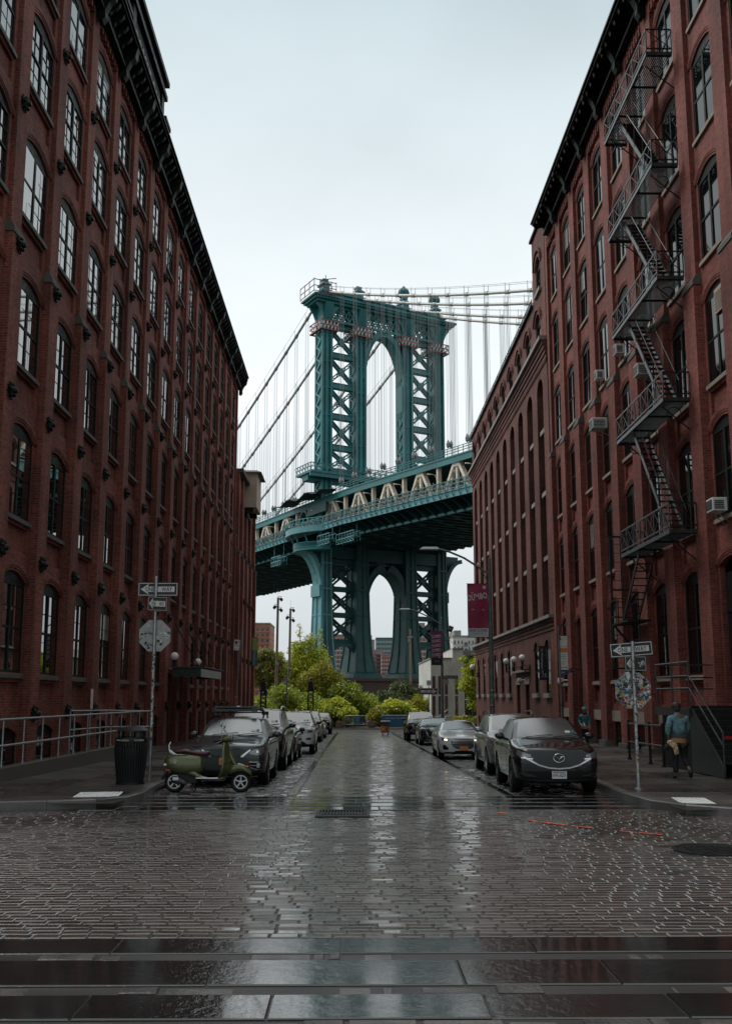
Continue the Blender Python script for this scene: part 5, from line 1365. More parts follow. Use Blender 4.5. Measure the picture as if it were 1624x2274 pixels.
    # mirrors, door seams, handles, wipers
    for s in (1, -1):
        m = MB(); m.sphere((s * (hw + .11), sp['yc'] + .55, sp['belt'] + .09), .1, 12, 1.15, .75, .78); m.tube([(s * (hw * .9), sp['yc'] + .58, sp['belt'] + .0), (s * (hw + .06), sp['yc'] + .57, sp['belt'] + .05)], .03, 6)
        m.build('wing_mirror', sp.get('mirror', sp['paint']), root, 50)
    zr, zs = .36, sp['belt'] - .07
    for y in (sp['yc'] + .28, (sp['yc'] + .28 + sp['ye'] - .5) / 2, sp['ye'] - .45):
        patch('door_seam', 'trim', [(y, zr, zs), (y + .012, zr, zs)], True, .002, 6, (1, 0, 0), 1)
    for y in ((sp['yc'] + sp['ye']) / 2 - .35, sp['ye'] - .62): patch('door_handle', sp.get('handle', sp['paint']), [(y, zs - .06, zs - .03), (y + .1, zs - .062, zs - .025), (y + .2, zs - .06, zs - .03)], True, .03, 2, (1, 0, 0), 2)
    patch('window_trim', sp.get('dlo', 'trim'), [(sp['yc'] + .3, sp['belt'] - .035, sp['belt'] - .012), (sp['ye'] - .1, sp.get('tail', sp['belt']) - .035, sp.get('tail', sp['belt']) - .012)], True, .008, 1, (1, 0, 0), 10)
    for bx in (-.5, .12):
        m = MB(); m.tube([(bx, sp['yc'] + .03, sp['cowl'] + .045), (bx + .62, sp['yc'] + .13, sp['cowl'] + .105)], .009, 5); m.build('wiper', 'trim', root)
    # cowl strip below the glass and the inspection stickers
    if sp.get('sticker', True):
        q = Vector((hw * .60, sp['yc'] + .2, sp['cowl'] + .18)); h = bvh.find_nearest(q)
        for k, (mt, w_) in enumerate((('plateW', .11), ('bluevinyl', .07))):
            p = h[0] + h[1] * .006 + Vector((-.13 * (1 - k) , 0, 0)); ux = Vector((1, 0, 0)); uz = h[1].cross(ux).normalized()
            if uz.z < 0: uz = -uz
            m = MB(); m.prism([p, p + ux * w_, p + ux * w_ + uz * .09, p + uz * .09], h[1] * .004); m.build('window_sticker', mt, root)
    if sp.get('rails'):
        for s in (1, -1):
            wr = sp.get('wr', .68); m = MB(); pts = [(s * (wr * hw - .01), sp['yr'] + .28, sp['h'] - .07), (s * (wr * hw), sp['yr'] + .42, sp['h'] + .02), (s * (wr * hw), (sp['yr'] + sp['yb']) / 2, sp['h'] + .045), (s * (wr * hw), sp['yb'] - .25, sp['h'] + .02), (s * (wr * hw - .01), sp['yb'] - .08, sp['h'] - .07)]
            m.tube(pts, .022, 7); m.build('roof_rail', sp['rails'], root, 50)
    # rear lamps
    patch_r = None
    for args in sp['front']:
        a = dict(args); nm, mat, st = a.pop('n'), a.pop('m'), a.pop('s'); patch(nm, mat, st, **a)
    if sp.get('plate'):
        z, mat, txt = sp['plate']; y = min(front_y(0, z - .05), front_y(0, z + .05), front_y(.14, z)) - .015
        pl = MB().box(-.155, .155, y - .012, y, z - .078, z + .078).build('licence_plate', mat, root, bevel=.004)
        if txt: text(txt, pl, (0, y - .0135, z - .004), 'inkblue', .26, .075, name='plate_lettering')
        if mat == 'plateW': MB().box(-.13, .13, y - .0145, y - .0125, z + .05, z + .066).build('plate_band', 'inkblue', pl)
    for fn in sp.get('extra', ()): fn(root, front_y, hw)
    bpy.data.meshes.remove(ev_free)
    return root
def wrap(zs): return zs
def D(n, m, s, **k): return dict(n=n, m=m, s=s, **k)

# --- black crossover in front on the right: shield grille with a silver wing, winged oval emblem
def mz_emblem(root, fy, hw):
    y = fy(0, .77) - .03; m = MB(); pts = [(.115 * math.cos(t), y, .77 + .088 * math.sin(t)) for t in [2 * math.pi * k / 28 for k in range(29)]]
    m.tube(pts, .012, 6, False)
    m.tube([(-.105, y - .004, .80), (-.06, y - .006, .795), (-.02, y - .008, .76), (0, y - .008, .745), (.02, y - .008, .76), (.06, y - .006, .795), (.105, y - .004, .80)], [.006, .011, .014, .012, .014, .011, .006], 6)
    m.build('emblem', 'chrome', root, 60)
sh = [(-.66, .80, .86), (-.55, .70, .895), (-.4, .62, .905), (-.2, .565, .91), (0, .55, .91), (.2, .565, .91), (.4, .62, .905), (.55, .70, .895), (.66, .80, .86)]
wing = [(-.72, .765, .80), (-.60, .70, .74), (-.42, .605, .638), (-.22, .552, .58), (0, .535, .562), (.22, .552, .58), (.42, .605, .638), (.60, .70, .74), (.72, .765, .80)]
CX5 = dict(w=1.84, h=1.66, l=4.55, hood=1.0, cowl=1.13, belt=1.10, yc=1.30, yr=2.12, yb=3.75, ye=4.22, tail=1.15, wr=.66, wb=2.70, ax=.93, r=.365, paint=None, plate=(.42, 'plateW', 'EWL-8239'), rim='dark', rake=.12,
    front=[D('grille', 'dgrille', sh, off=.004, nx=3, nz=6), D('grille_wing', 'chrome', wing, off=.022, nz=2, nx=4),
           D('headlight', 'lamp', [(.60, .79, .83), (.72, .775, .865), (.86, .785, .90), (.99, .82, .925)], mirror=True, dirv=(-.42, .9, 0), off=.008, nx=4),
           D('lamp_strip', 'chrome', [(.56, .735, .765), (.75, .752, .772), (.95, .778, .792)], mirror=True, dirv=(-.42, .9, 0), off=.014, nz=2, nx=4),
           D('lower_intake', 'trim', [(-.72, .40, .49), (-.3, .37, .50), (.3, .37, .50), (.72, .40, .49)], off=.004, nx=4),
           D('fog_trim', 'ironW', [(.50, .385, .40), (.74, .40, .46), (.88, .46, .475)], mirror=True, dirv=(-.35, .93, 0), off=.012, nz=2),
           D('lower_lip', 'ironW', [(-.8, .315, .335), (-.4, .29, .31), (.4, .29, .31), (.8, .315, .335)], off=.012, nz=1, nx=5)],
    extra=(mz_emblem,), dlo='chrome')
def mk(base, **k): d = dict(base); d.update(k); return d
PB = {}
def PT(n, c, **k):
    if n not in PB: PB[n] = paint('car_paint_' + n, c, **k)
    M['p_' + n] = PB[n]; return 'p_' + n
PT('black', (.0035, .0055, .0055)); PT('charcoal', (.030, .040, .042), metal=.5, rough=.3); PT('silver', (.34, .355, .36), metal=.6, rough=.33); PT('white', (.62, .64, .65)); PT('navy', (.010, .018, .026), metal=.2)
PT('greysilver', (.30, .33, .34), metal=.6, rough=.3); PT('pearl', (.52, .53, .52))
car('parked_car', 'black crossover with a shield grille and silver wing trim parked nearest at the right kerb', 'car', mk(CX5, paint='p_black'), 4.36, 21.02, R(-2.0))

# --- silver crossover behind it
EQ = dict(w=1.84, h=1.72, l=4.75, hood=1.08, cowl=1.18, belt=1.14, yc=1.22, yr=2.0, yb=4.0, ye=4.45, tail=1.2, wr=.70, wb=2.86, ax=.95, r=.36, paint='p_silver', plate=(.52, 'plateO', ''), rails='ironW', mirror='p_silver',
    front=[D('grille', 'dgrille', [(-.62, .80, .95), (-.3, .76, .96), (.3, .76, .96), (.62, .80, .95)], nx=4), D('grille_lower', 'dgrille', [(-.66, .58, .72), (-.3, .54, .73), (.3, .54, .73), (.66, .58, .72)], nx=4), D('grille_bar', 'chrome', [(-.66, .74, .77), (.66, .74, .77)], off=.014, nz=2, nx=8),
           D('headlight', 'lamp', [(.60, .80, .93), (.74, .80, .97), (.88, .83, 1.0), (1.0, .90, 1.02)], mirror=True, dirv=(-.42, .9, 0), off=.008, nx=4),
           D('turn_lamp', 'amber', [(.95, .93, .985), (1.06, .96, 1.0)], mirror=True, dirv=(-.6, .8, 0), off=.012, nx=3),
           D('headlight_rim', 'chrome', [(.60, .785, .80), (.74, .785, .80), (.90, .815, .83)], mirror=True, dirv=(-.42, .9, 0), off=.016, nz=1, nx=4),
           D('fog_lamp', 'lamp', [(.60, .46, .54), (.74, .45, .57), (.90, .48, .58)], mirror=True, dirv=(-.35, .93, 0), off=.008), D('fog_rim', 'chrome', [(.58, .435, .45), (.74, .425, .44), (.92, .455, .47)], mirror=True, dirv=(-.35, .93, 0), off=.014, nz=1),
           D('lower_intake', 'trim', [(-.52, .33, .45), (.52, .33, .45)], nx=6)])
car('parked_car', 'silver crossover parked directly behind the black crossover', 'car', EQ, 4.68, 27.25, R(-1.2))

# --- white sedan with one lamp lit
EL = dict(w=1.80, h=1.44, l=4.57, hood=.86, cowl=1.0, belt=.96, yc=1.32, yr=2.3, yb=3.2, ye=4.05, tail=1.0, sedan=True, wr=.64, wb=2.70, ax=.90, r=.325, zb=.19, paint='p_white', clad=False, mirror='p_white', plate=(.42, 'plateO', ''), rim='twin',
    front=[D('grille', 'dgrille', [(-.46, .56, .70), (-.38, .46, .74), (-.25, .40, .75), (.25, .40, .75), (.38, .46, .74), (.46, .56, .70)], nx=3, nz=6)] +
          [D('grille_slat', 'chrome', [(-w_, z, z + .018), (w_, z, z + .018)], off=.013, nz=1, nx=6) for z, w_ in ((.70, .44), (.64, .43), (.58, .43), (.52, .40), (.46, .36))] +
          [D('headlight', 'lamp', [(.50, .70, .745), (.64, .68, .77), (.80, .69, .80), (.93, .74, .815)], mirror=True, dirv=(-.45, .89, 0), off=.008, nx=4),
           D('lit_lamp', 'lampon', [(-.70, .70, .748), (-.60, .70, .745)], off=.016, nx=2),
           D('fog_intake', 'trim', [(.58, .37, .44), (.70, .36, .53), (.80, .38, .56)], mirror=True, dirv=(-.35, .93, 0), off=.006),
           D('lower_lip', 'trim', [(-.7, .245, .29), (-.3, .235, .285), (.3, .235, .285), (.7, .245, .29)], nx=5)])
car('parked_car', 'white sedan with a lit headlamp and slatted grille', 'car', EL, 4.08, 36.4, R(-.5))

# --- dark sedan with a wide mesh grille
CT = mk(EL, w=1.87, l=4.9, h=1.45, hood=.94, cowl=1.03, paint='p_navy', mirror='p_navy', wb=2.94, r=.335, plate=None,
    front=[D('grille', 'trim', [(-.58, .70, .80), (-.45, .48, .83), (-.3, .42, .84), (.3, .42, .84), (.45, .48, .83), (.58, .70, .80)], nx=3, nz=6),
           D('grille_rim', 'chrome', [(-.6, .69, .72), (-.46, .455, .485), (-.3, .40, .42), (.3, .40, .42), (.46, .455, .485), (.6, .69, .72)], off=.013, nz=1, nx=4),
           D('headlight', 'lamp', [(.62, .76, .81), (.78, .77, .84), (.94, .80, .86)], mirror=True, dirv=(-.45, .89, 0), nx=4), D('day_lamp', 'chrome', [(.79, .42, .74), (.82, .43, .75)], mirror=True, dirv=(-.4, .91, 0), off=.012, nx=2),
           D('lower_lip', 'chrome', [(-.72, .285, .31), (-.3, .27, .29), (.3, .27, .29), (.72, .285, .31)], off=.012, nz=1, nx=5)])
car('parked_car', 'dark navy sedan parked between the white sedan and the tall black off-roader', 'car', CT, 4.46, 51.8, R(0))

# --- tall black off-roader at the far right
OR = dict(w=1.92, h=1.80, l=4.8, hood=1.16, cowl=1.25, belt=1.2, yc=1.25, yr=1.85, yb=4.2, ye=4.6, tail=1.22, wr=.74, wb=2.79, ax=.93, r=.40, zb=.36, tw=.26, paint='p_black', rails='ironW', mirror='p_black', plate=None, rake=.05, rim='dark',
    front=[D('grille', 'dgrille', [(-.5, .76, .98), (.5, .76, .98)], nx=6), D('headlight', 'lamp', [(.56, .86, .99), (.76, .88, 1.02), (.95, .93, 1.04)], mirror=True, dirv=(-.4, .91, 0), nx=4),
           D('turn_lamp', 'redlens', [(.84, .88, .95), (.97, .92, .98)], mirror=True, dirv=(-.5, .86, 0), off=.014), D('bumper_bar', 'dgrille', [(-.8, .56, .70), (.8, .56, .70)], off=.02, nx=8), D('fog_lamp', 'chrome', [(.66, .58, .68), (.76, .58, .68)], mirror=True, off=.03)])
car('parked_car', 'tall black off-roader parked farthest down the right kerb', 'car', OR, 4.26, 59.9)

# --- charcoal crossover behind the scooter: beak grille, fog lamps in rectangles, ski rack on the roof
def acura_extra(root, fy, hw):
    m = MB()
    for y in (2.45, 3.3): m.beam((-.66, y, 1.72), (.66, y, 1.72), .06, .035, (0, 0, 1))
    for s in (1, -1):
        for y in (2.45, 3.3): m.box(s * .66 - .05, s * .66 + .05, y - .06, y + .06, 1.66, 1.745)
    m.build('roof_bar', 'trim', root)
    m = MB()
    m.box(-.56, .40, 2.28, 2.44, 1.745, 1.80); m.box(-.56, .40, 2.29, 2.43, 1.83, 1.87); m.tube([(-.56, 2.36, 1.79), (.42, 2.36, 1.79)], .045, 8)
    m.box(.36, .50, 2.26, 2.46, 1.74, 1.88); m.box(-.60, -.54, 2.27, 2.45, 1.74, 1.88); m.tube([(.50, 2.36, 1.80), (.62, 2.36, 1.78), (.68, 2.36, 1.74)], .03, 6); m.sphere((.60, 2.36, 1.80), .055, 8)
    m.build('ski_rack', 'ironW', root, bevel=.006)
AC = dict(w=1.87, h=1.64, l=4.60, hood=1.0, cowl=1.13, belt=1.09, yc=1.28, yr=2.1, yb=3.9, ye=4.3, tail=1.14, wr=.70, wb=2.65, ax=.93, r=.355, paint='p_charcoal', plate=(.60, 'plateO', 'GWR-67'), rails='trim', mirror='p_charcoal', rim='dark',
    front=[D('grille', 'dgrille', [(-.46, .80, .86), (-.25, .73, .875), (0, .70, .88), (.25, .73, .875), (.46, .80, .86)], nx=3, nz=5), D('grille_beak', 'chrome', [(-.56, .84, .875), (-.40, .70, .76), (-.34, .68, .71)], mirror=True, off=.018, nz=3, nx=3),
           D('hood_beak', 'p_charcoal', [(-.34, .875, .93), (0, .87, .95), (.34, .875, .93)], off=.018, nz=3, nx=4),
           D('lower_grille', 'dgrille', [(-.52, .46, .66), (-.42, .42, .68), (.42, .42, .68), (.52, .46, .66)], nx=5),
           D('headlight', 'lamp', [(.56, .76, .82), (.72, .735, .875), (.86, .745, .905), (1.0, .80, .92)], mirror=True, dirv=(-.42, .9, 0), off=.010, nx=4),
           D('headlight_eye', 'chrome', [(.735, .785, .84), (.785, .785, .84)], mirror=True, dirv=(-.42, .9, 0), off=.016, nx=2),
           D('fog_recess', 'trim', [(.56, .46, .585), (.74, .42, .585), (.90, .42, .575)], mirror=True, dirv=(-.38, .92, 0), off=.005),
           D('fog_rim', 'chrome', [(.55, .575, .59), (.90, .57, .585)], mirror=True, dirv=(-.38, .92, 0), off=.014, nz=1, nx=5), D('fog_rim', 'chrome', [(.58, .45, .465), (.74, .405, .42), (.90, .405, .42)], mirror=True, dirv=(-.38, .92, 0), off=.014, nz=1, nx=5),
           D('fog_bar', 'chrome', [(.56, .497, .508), (.90, .497, .508)], mirror=True, dirv=(-.38, .92, 0), off=.012, nz=1, nx=5), D('fog_lamp', 'lampW', [(.74, .455, .555), (.82, .455, .555)], mirror=True, dirv=(-.38, .92, 0), off=.02, nx=3)],
    extra=(acura_extra,))
M['lampW'] = plain('clear_fog_lens', (.5, .52, .53), .1, .5, 0)
car('parked_car', 'charcoal crossover with a roof ski rack parked behind the green scooter', 'car', AC, -2.94, 23.25, R(.3))

# --- rest of the left kerb
BS = dict(w=2.02, h=1.87, l=5.0, hood=1.14, cowl=1.26, belt=1.22, yc=1.32, yr=2.05, yb=4.3, ye=4.75, tail=1.26, wr=.72, wb=2.95, ax=.98, r=.39, zb=.30, tw=.25, paint='p_black', rails='chrome', mirror='p_black', plate=(.55, 'plateO', ''), rake=.05,
    front=[D('grille', 'dgrille', [(-.60, .74, 1.02), (.60, .74, 1.02)], nx=6), D('headlight', 'lamp', [(.66, .84, .99), (.82, .85, 1.02), (.98, .90, 1.02)], mirror=True, dirv=(-.35, .93, 0), nx=4),
           D('headlight_rim', 'chrome', [(.64, .825, .84), (.86, .835, .85), (.96, .88, .895)], mirror=True, dirv=(-.35, .93, 0), off=.014, nz=1, nx=4), D('fog_lamp', 'lamp', [(.68, .50, .58), (.84, .50, .60)], mirror=True, off=.008), D('fog_rim', 'chrome', [(.66, .478, .492), (.86, .478, .492)], mirror=True, off=.014, nz=1)])
car('parked_car', 'big black sport utility with chrome roof rails behind the charcoal crossover', 'car', BS, -3.02, 29.6)
DS = mk(EL, w=1.84, paint='p_navy', mirror='p_navy', plate=None, h=1.50, hood=.92, cowl=1.04, belt=1.0, front=[D('grille', 'dgrille', [(-.5, .5, .72), (.5, .5, .72)], nx=5), D('headlight', 'lamp', [(.58, .70, .80), (.76, .71, .84), (.92, .76, .86)], mirror=True, dirv=(-.45, .89, 0), nx=4), D('day_lamp', 'chrome', [(.80, .5, .62), (.83, .51, .64)], mirror=True, dirv=(-.4, .91, 0), off=.012)])
car('parked_car', 'low dark navy hatchback between the big black sport utility and the white sport utility', 'car', DS, -2.90, 35.2)
def jeep_x(root, fy, hw):
    for k in range(7):
        x = -.45 + k * .15; y = fy(x, .93) - .012
        m = MB(); m.box(x - .055, x + .055, y - .016, y + .03, .84, 1.01); m.build('grille_slot', 'chrome', root, bevel=.01)
        m = MB(); m.box(x - .04, x + .04, y - .020, y - .0165, .855, .995); m.build('grille_mesh', 'trim', root)
JP = dict(w=1.93, h=1.78, l=4.82, hood=1.12, cowl=1.21, belt=1.18, yc=1.36, yr=2.1, yb=4.1, ye=4.55, tail=1.22, wr=.70, wb=2.92, ax=.95, r=.385, zb=.30, paint='p_white', rails='trim', mirror='p_black', plate=None, rake=.06,
    front=[D('headlight', 'lamp', [(.58, .88, .99), (.78, .88, 1.0), (.96, .90, 1.0)], mirror=True, dirv=(-.35, .93, 0), nx=4), D('headlight_rim', 'trim', [(.56, .865, 1.015), (.575, .865, 1.015)], mirror=True, dirv=(-.35, .93, 0), off=.012, nx=1),
           D('fog_intake', 'trim', [(.62, .62, .66), (.74, .60, .68), (.86, .61, .69)], mirror=True, dirv=(-.35, .93, 0)), D('lower_intake', 'trim', [(-.62, .34, .46), (-.45, .36, .56), (.45, .36, .56), (.62, .34, .46)], nx=5), D('bumper_trim', 'trim', [(.66, .33, .42), (.96, .36, .44)], mirror=True, dirv=(-.35, .93, 0), nx=4), D('intake_rim', 'chrome', [(-.5, .56, .575), (.5, .56, .575)], off=.012, nz=1, nx=6)],
    extra=(jeep_x,))
car('parked_car', 'white sport utility with seven grille slots on the left kerb', 'car', JP, -2.52, 40.9)
W5 = mk(EQ, paint='p_pearl', mirror='p_black', w=1.9, h=1.86, plate=None, rails='chrome')
car('parked_car', 'pearl white sport utility next behind the one with seven grille slots', 'car', W5, -2.75, 57.6)
car('parked_car', 'pale silver sedan behind the pearl white sport utility', 'car', mk(EL, paint='p_greysilver', mirror='p_greysilver', front=[f for f in EL['front'] if f['n'] != 'lit_lamp'], plate=None, h=1.5), -2.68, 65.8)
car('parked_car', 'small black sport utility with a red side lamp, last on the left kerb', 'car', mk(OR, h=1.74, rails='trim'), -2.62, 77.6)
# ------------------------------------------------------------------ street furniture
# left: access ramp wall with pipe railing
t = thing('ramp_wall', 'low stained concrete ramp wall along the left warehouse under the pipe railing', 'wall', (-8.1, 28, 0))
m = MB(); m.prism([(-8.3, 17.0, -.6), (-8.3, 36.6, -.6), (-8.3, 36.6, .30), (-8.3, 17.0, .40)], (.3, 0, 0)); m.build('wall', 'concrete', t, world=True, bevel=.015)
m = MB(); m.box(-9.40, -8.31, 17, 36.6, -.5, .02); m.build('ramp_floor', 'concrete', t, world=True)
t = thing('pipe_railing', 'long galvanised pipe railing with two rails on the concrete ramp wall', 'railing', (-8.15, 28, .35))
m = MB()
for z0, z1 in ((1.47, 1.41), (.87, .80)): m.tube([(-8.15, 17, z0), (-8.15, 40.1, z1)], .028, 8)
m.tube([(-8.15, 40.1, 1.41), (-8.15, 40.1, -.25)], .028, 8)
m.build('rail', 'galv', t, 50, True)
for k in range(16):
    y = 17.4 + k * 1.48; m = MB(); m.tube([(-8.15, y, .33), (-8.15, y, 1.46 - .0026 * (y - 17))], .024, 8); m.tube([(-8.15, y, .34), (-8.15, y, .42)], .04, 8); m.sphere((-8.15, y, 1.47 - .0026 * (y - 17)), .036, 8); m.sphere((-8.15, y, .87 - .003 * (y - 17)), .036, 8)
    m.build('post', 'galv', t, 50, True)
t = thing('pipe_railing', 'short galvanised pipe railing returning close to the brick wall behind the long one', 'railing', (-8.9, 36, .2))
m = MB()
for z in (1.53, .93): m.tube([(-9.0, 31.8, z), (-9.0, 36.4, z - .05), (-8.3, 39.6, z - .12)], .026, 8)
m.build('rail', 'galv', t, 50, True)
for x, y in ((-9.0, 31.8), (-9.0, 34.2), (-9.0, 36.4)): m = MB(); m.tube([(x, y, 0), (x, y, 1.5)], .024, 8); m.build('post', 'galv', t, 50, True)

# litter bin: slatted black steel, flared rim with lettering, domed rain hood on posts
t = thing('litter_bin', 'black slatted steel litter bin with a domed hood and white lettering on its rim', 'litter bin', (-4.95, 22.4, walk_z(-4.95, 22.4)))
m = MB(); m.lathe([(.26, .04), (.285, .05), (.30, .3), (.325, .62), (.335, .74), (.315, .80), (.29, .80), (.27, .05)], (0, 0, 0), 36, 'z', False); m.build('liner', 'iron', t, 40)
for k in range(34):
    q = 2 * math.pi * k / 34; c, s = math.cos(q), math.sin(q); f = lambda r, z: (r * c, r * s, z)
    m = MB(); m.tube([f(.275, .04), f(.305, .25), f(.34, .60), f(.352, .76), f(.345, .86), f(.325, .95)], .017, 5); m.build('slat', 'iron', t, 50)
m = MB(); m.lathe([(.30, .0), (.315, .0), (.315, .05), (.28, .05)], (0, 0, 0), 36, 'z', False); m.build('base_ring', 'iron', t, 40)
m = MB(); m.lathe([(.318, .90), (.345, .905), (.352, .93), (.350, 1.0), (.335, 1.025), (.30, 1.03), (.285, 1.0), (.30, .93)], (0, 0, 0), 40, 'z', False); rim = m.build('rim', 'iron', t, 50)
def ring_text(body, r, z, a0, width, mat, parent, h):
    me = text_mesh(body, width, h, .002)
    for v in me.vertices:
        a = a0 + v.co.x / r; v.co = Vector(((r + v.co.z) * math.sin(a), -(r + v.co.z) * math.cos(a), z + v.co.y))
    me.materials.append(M[mat]); return link('lettering', me, parent)
ring_text('THIS IS AT YOUR DISPOSAL', .353, .966, -.42, .34, 'signW', rim, .034); ring_text('WWW.DUMBO.NYC', .353, .966, .72, .24, 'signW', rim, .034)
m = MB(); m.lathe([(.36, 1.17), (.30, 1.22), (.2, 1.25), (.08, 1.27), (.0001, 1.275)], (0.02, 0, 0), 32); m.lathe([(.36, 1.165), (.0001, 1.20)], (.02, 0, 0), 32); m.build('hood', 'iron', t, 50)
for a in (30, 150, 210, 330): m = MB(); m.tube([(.30 * math.cos(R(a)), .30 * math.sin(R(a)), .98), (.27 * math.cos(R(a)), .27 * math.sin(R(a)), 1.2)], .016, 6); m.build('hood_post', 'iron', t)
m = MB(); m.lathe([(.10, 1.0), (.10, 1.19)], (.14, .02, 0), 16); m.build('ash_tube', 'ironW', t, 50)

def oct_pts(r): return [(r * math.cos(R(22.5 + 45 * k)), r * math.sin(R(22.5 + 45 * k))) for k in range(8)]
def one_way(parent, c, w, h, y, rz=0, tilt=0, right=False, name='one_way_sign', words=True, covered=False):
    """black sign, white border and arrow panel, black letters; local plane x-z, read from -y"""
    e = bpy.data.objects.new(name, MB().box(-w / 2, w / 2, 0, .006, -h / 2, h / 2).mesh('board', 'signB')); COL.objects.link(e); e.parent = parent; e.location = (c[0], y, c[1]); e.rotation_euler = (0, tilt, rz)
    b = .014 * w / .9
    m = MB()
    for a in ((-w / 2 + b, w / 2 - b, -h / 2 + b, -h / 2 + 2 * b), (-w / 2 + b, w / 2 - b, h / 2 - 2 * b, h / 2 - b), (-w / 2 + b, -w / 2 + 2 * b, -h / 2 + 2 * b, h / 2 - 2 * b), (w / 2 - 2 * b, w / 2 - b, -h / 2 + 2 * b, h / 2 - 2 * b)): m.box(a[0], a[1], -.002, -.0005, a[2], a[3])
    m.build('border', 'signW', e)
    s = -1 if right else 1; x0 = -w / 2 + .065 * w
    ah = h * .40; sh = h * .20; xa = x0 + w * .21
    m = MB(); m.prism([(s * x0, -.002, 0), (s * xa, -.002, ah), (s * (xa - .03 * w), -.002, sh), (s * (w / 2 - .085 * w), -.002, sh), (s * (w / 2 - .085 * w), -.002, -sh), (s * (xa - .03 * w), -.002, -sh), (s * xa, -.002, -ah)], (0, .0015, 0)); m.build('arrow', 'signW', e)
    if words:
        text('ONE', e, (-.20 * w + (0.06 * w if right else 0), -.003, 0), 'signB', .23 * w, sh * 1.62, extrude=.0008, bold=.014); text('WAY', e, (.19 * w + (.0 if right else .035 * w), -.003, 0), 'signB', .27 * w, sh * 1.62, extrude=.0008, bold=.014)
    return e
def stickers(parent, area, n, seed, y, inside, cols, smin, smax):
    rnd = random.Random(seed); m = MB(); k = 0; tries = 0
    while k < n and tries < n * 20:
        tries += 1; x, z = rnd.uniform(-area, area), rnd.uniform(-area, area)
        if not inside(x, z): continue
        s = rnd.uniform(smin, smax); a = rnd.uniform(-.6, .6); m.mi = rnd.randrange(len(cols)); yy = y - .0006 * k / 8 - rnd.random() * .0006
        sh = rnd.random(); asp = rnd.uniform(.45, 1)
        if sh < .35: pts = [(s * math.cos(2 * math.pi * q / 12), s * math.sin(2 * math.pi * q / 12)) for q in range(12)]
        else: pts = [(-s, -s * asp), (s, -s * asp), (s, s * asp), (-s, s * asp)]
        P = [(x + p * math.cos(a) - q * math.sin(a), yy, z + p * math.sin(a) + q * math.cos(a)) for p, q in pts]; m.prism(P, (0, .0004, 0))
        if rnd.random() < .6:
            m.mi = rnd.randrange(len(cols)); P2 = [(x + (p[0] - x) * .55, yy - .0005, z + (p[2] - z) * (.25 if sh > .6 else .5)) for p in P]; m.prism(P2, (0, .0004, 0))
        k += 1
    return m.build('sticker_layer', cols, parent)
STK = ['signW', 'signB', 'acw', 'bluevinyl', 'ink', 'slate', 'ink', 'bannerW', 'signBack', 'signB', 'slate', 'plateO', 'magenta', 'lime', 'ledge', 'farteal', 'signW']
def band_stickers(parent, r, z0, z1, seed, n):
    rnd = random.Random(seed); m = MB()
    for k in range(n):
        z = rnd.uniform(z0, z1); h = rnd.uniform(.02, .06); a0 = rnd.uniform(-1.2, 1.2) - math.pi / 2; da = rnd.uniform(.5, 1.3); m.mi = rnd.randrange(len(STK)); rr = r + .0015 + rnd.random() * .0015
        c = [(rr * math.cos(a0 + da * i / 3), rr * math.sin(a0 + da * i / 3)) for i in range(4)]
        for i in range(3): m.face([(*c[i], z), (*c[i + 1], z), (*c[i + 1], z + h), (*c[i], z + h)])
    return m.build('sticker_wrap', STK, parent)
# left sign post
X, Y = -4.74, 23.5; zb = walk_z(X, Y)
t = thing('sign_post', 'stickered post by the litter bin with two one way signs and a grey octagon', 'sign post', (X, Y, zb))
m = MB(); m.tube([(0, 0, 0), (0, 0, 4.82 - zb)], .037, 12); m.lathe([(.042, 0), (.042, .06), (.001, .065)], (0, 0, 4.80 - zb), 12); pole = m.build('pole', 'galv', t, 50)
band_stickers(pole, .037, .9, 2.95, 5, 70)
one_way(t, (.04, 4.55 - zb), .96, .33, .042); one_way(t, (.06, 4.19 - zb), .46, .33, -.075, R(25), R(0))
m = MB(); m.prism([(x + .0, .045, z + 3.43 - zb) for x, z in oct_pts(.405)], (0, .006, 0)); so = m.build('stop_sign_back', 'signBack', t)
s_ = stickers(so, .36, 26, 11, .0445, lambda x, z: abs(x) + abs(z) < .46 and z < .08 and abs(x) > .05, STK, .016, .038); s_.location = (0, 0, 3.43 - zb)
text('VF', so, (-.16, .0435, 3.67 - zb), 'acw', .085, .06); text('PAZZESCO', so, (-.17, .0415, 3.50 - zb), 'signW', .12, .03)
MB().box(-.235, -.105, .042, .0445, 3.475 - zb, 3.525 - zb).build('sticker', 'signB', so)
# right sign post
X, Y = 5.93, 20.7; zb = walk_z(X, Y)
t = thing('sign_post', 'stickered corner post with a tilted one way sign and a sticker covered octagon', 'sign post', (X, Y, zb))
m = MB(); m.tube([(0, 0, 0), (0, 0, 3.15 - zb)], .036, 12); m.lathe([(.09, 0), (.09, .02), (.045, .03), (.045, .12)], (0, 0, 0), 12); pole = m.build('pole', 'galv', t, 50)
band_stickers(pole, .036, .3, 3.0 - zb, 9, 60)
one_way(t, (-.02, 2.98 - zb), .91, .30, .04, 0, R(-4.5))
e = one_way(t, (.06, 2.68 - zb), .45, .30, .042, R(2), R(0), name='painted_over_sign', words=False)
text('ON', e, (-.10, -.004, 0), 'ink', .10, .085); m = MB(); m.box(-.02, .20, -.0036, -.0026, -.13, .13); m.build('paint_patch', 'signB', e)
text('249', e, (.125, -.0045, .0), 'acw', .13, .10, rot=Matrix.Rotation(R(-22), 4, 'Y') @ FRONT)
m = MB(); m.prism([(x - .02, .044, z + 2.115 - zb) for x, z in oct_pts(.405)], (0, .006, 0)); so = m.build('stop_sign_back', 'signBack', t)
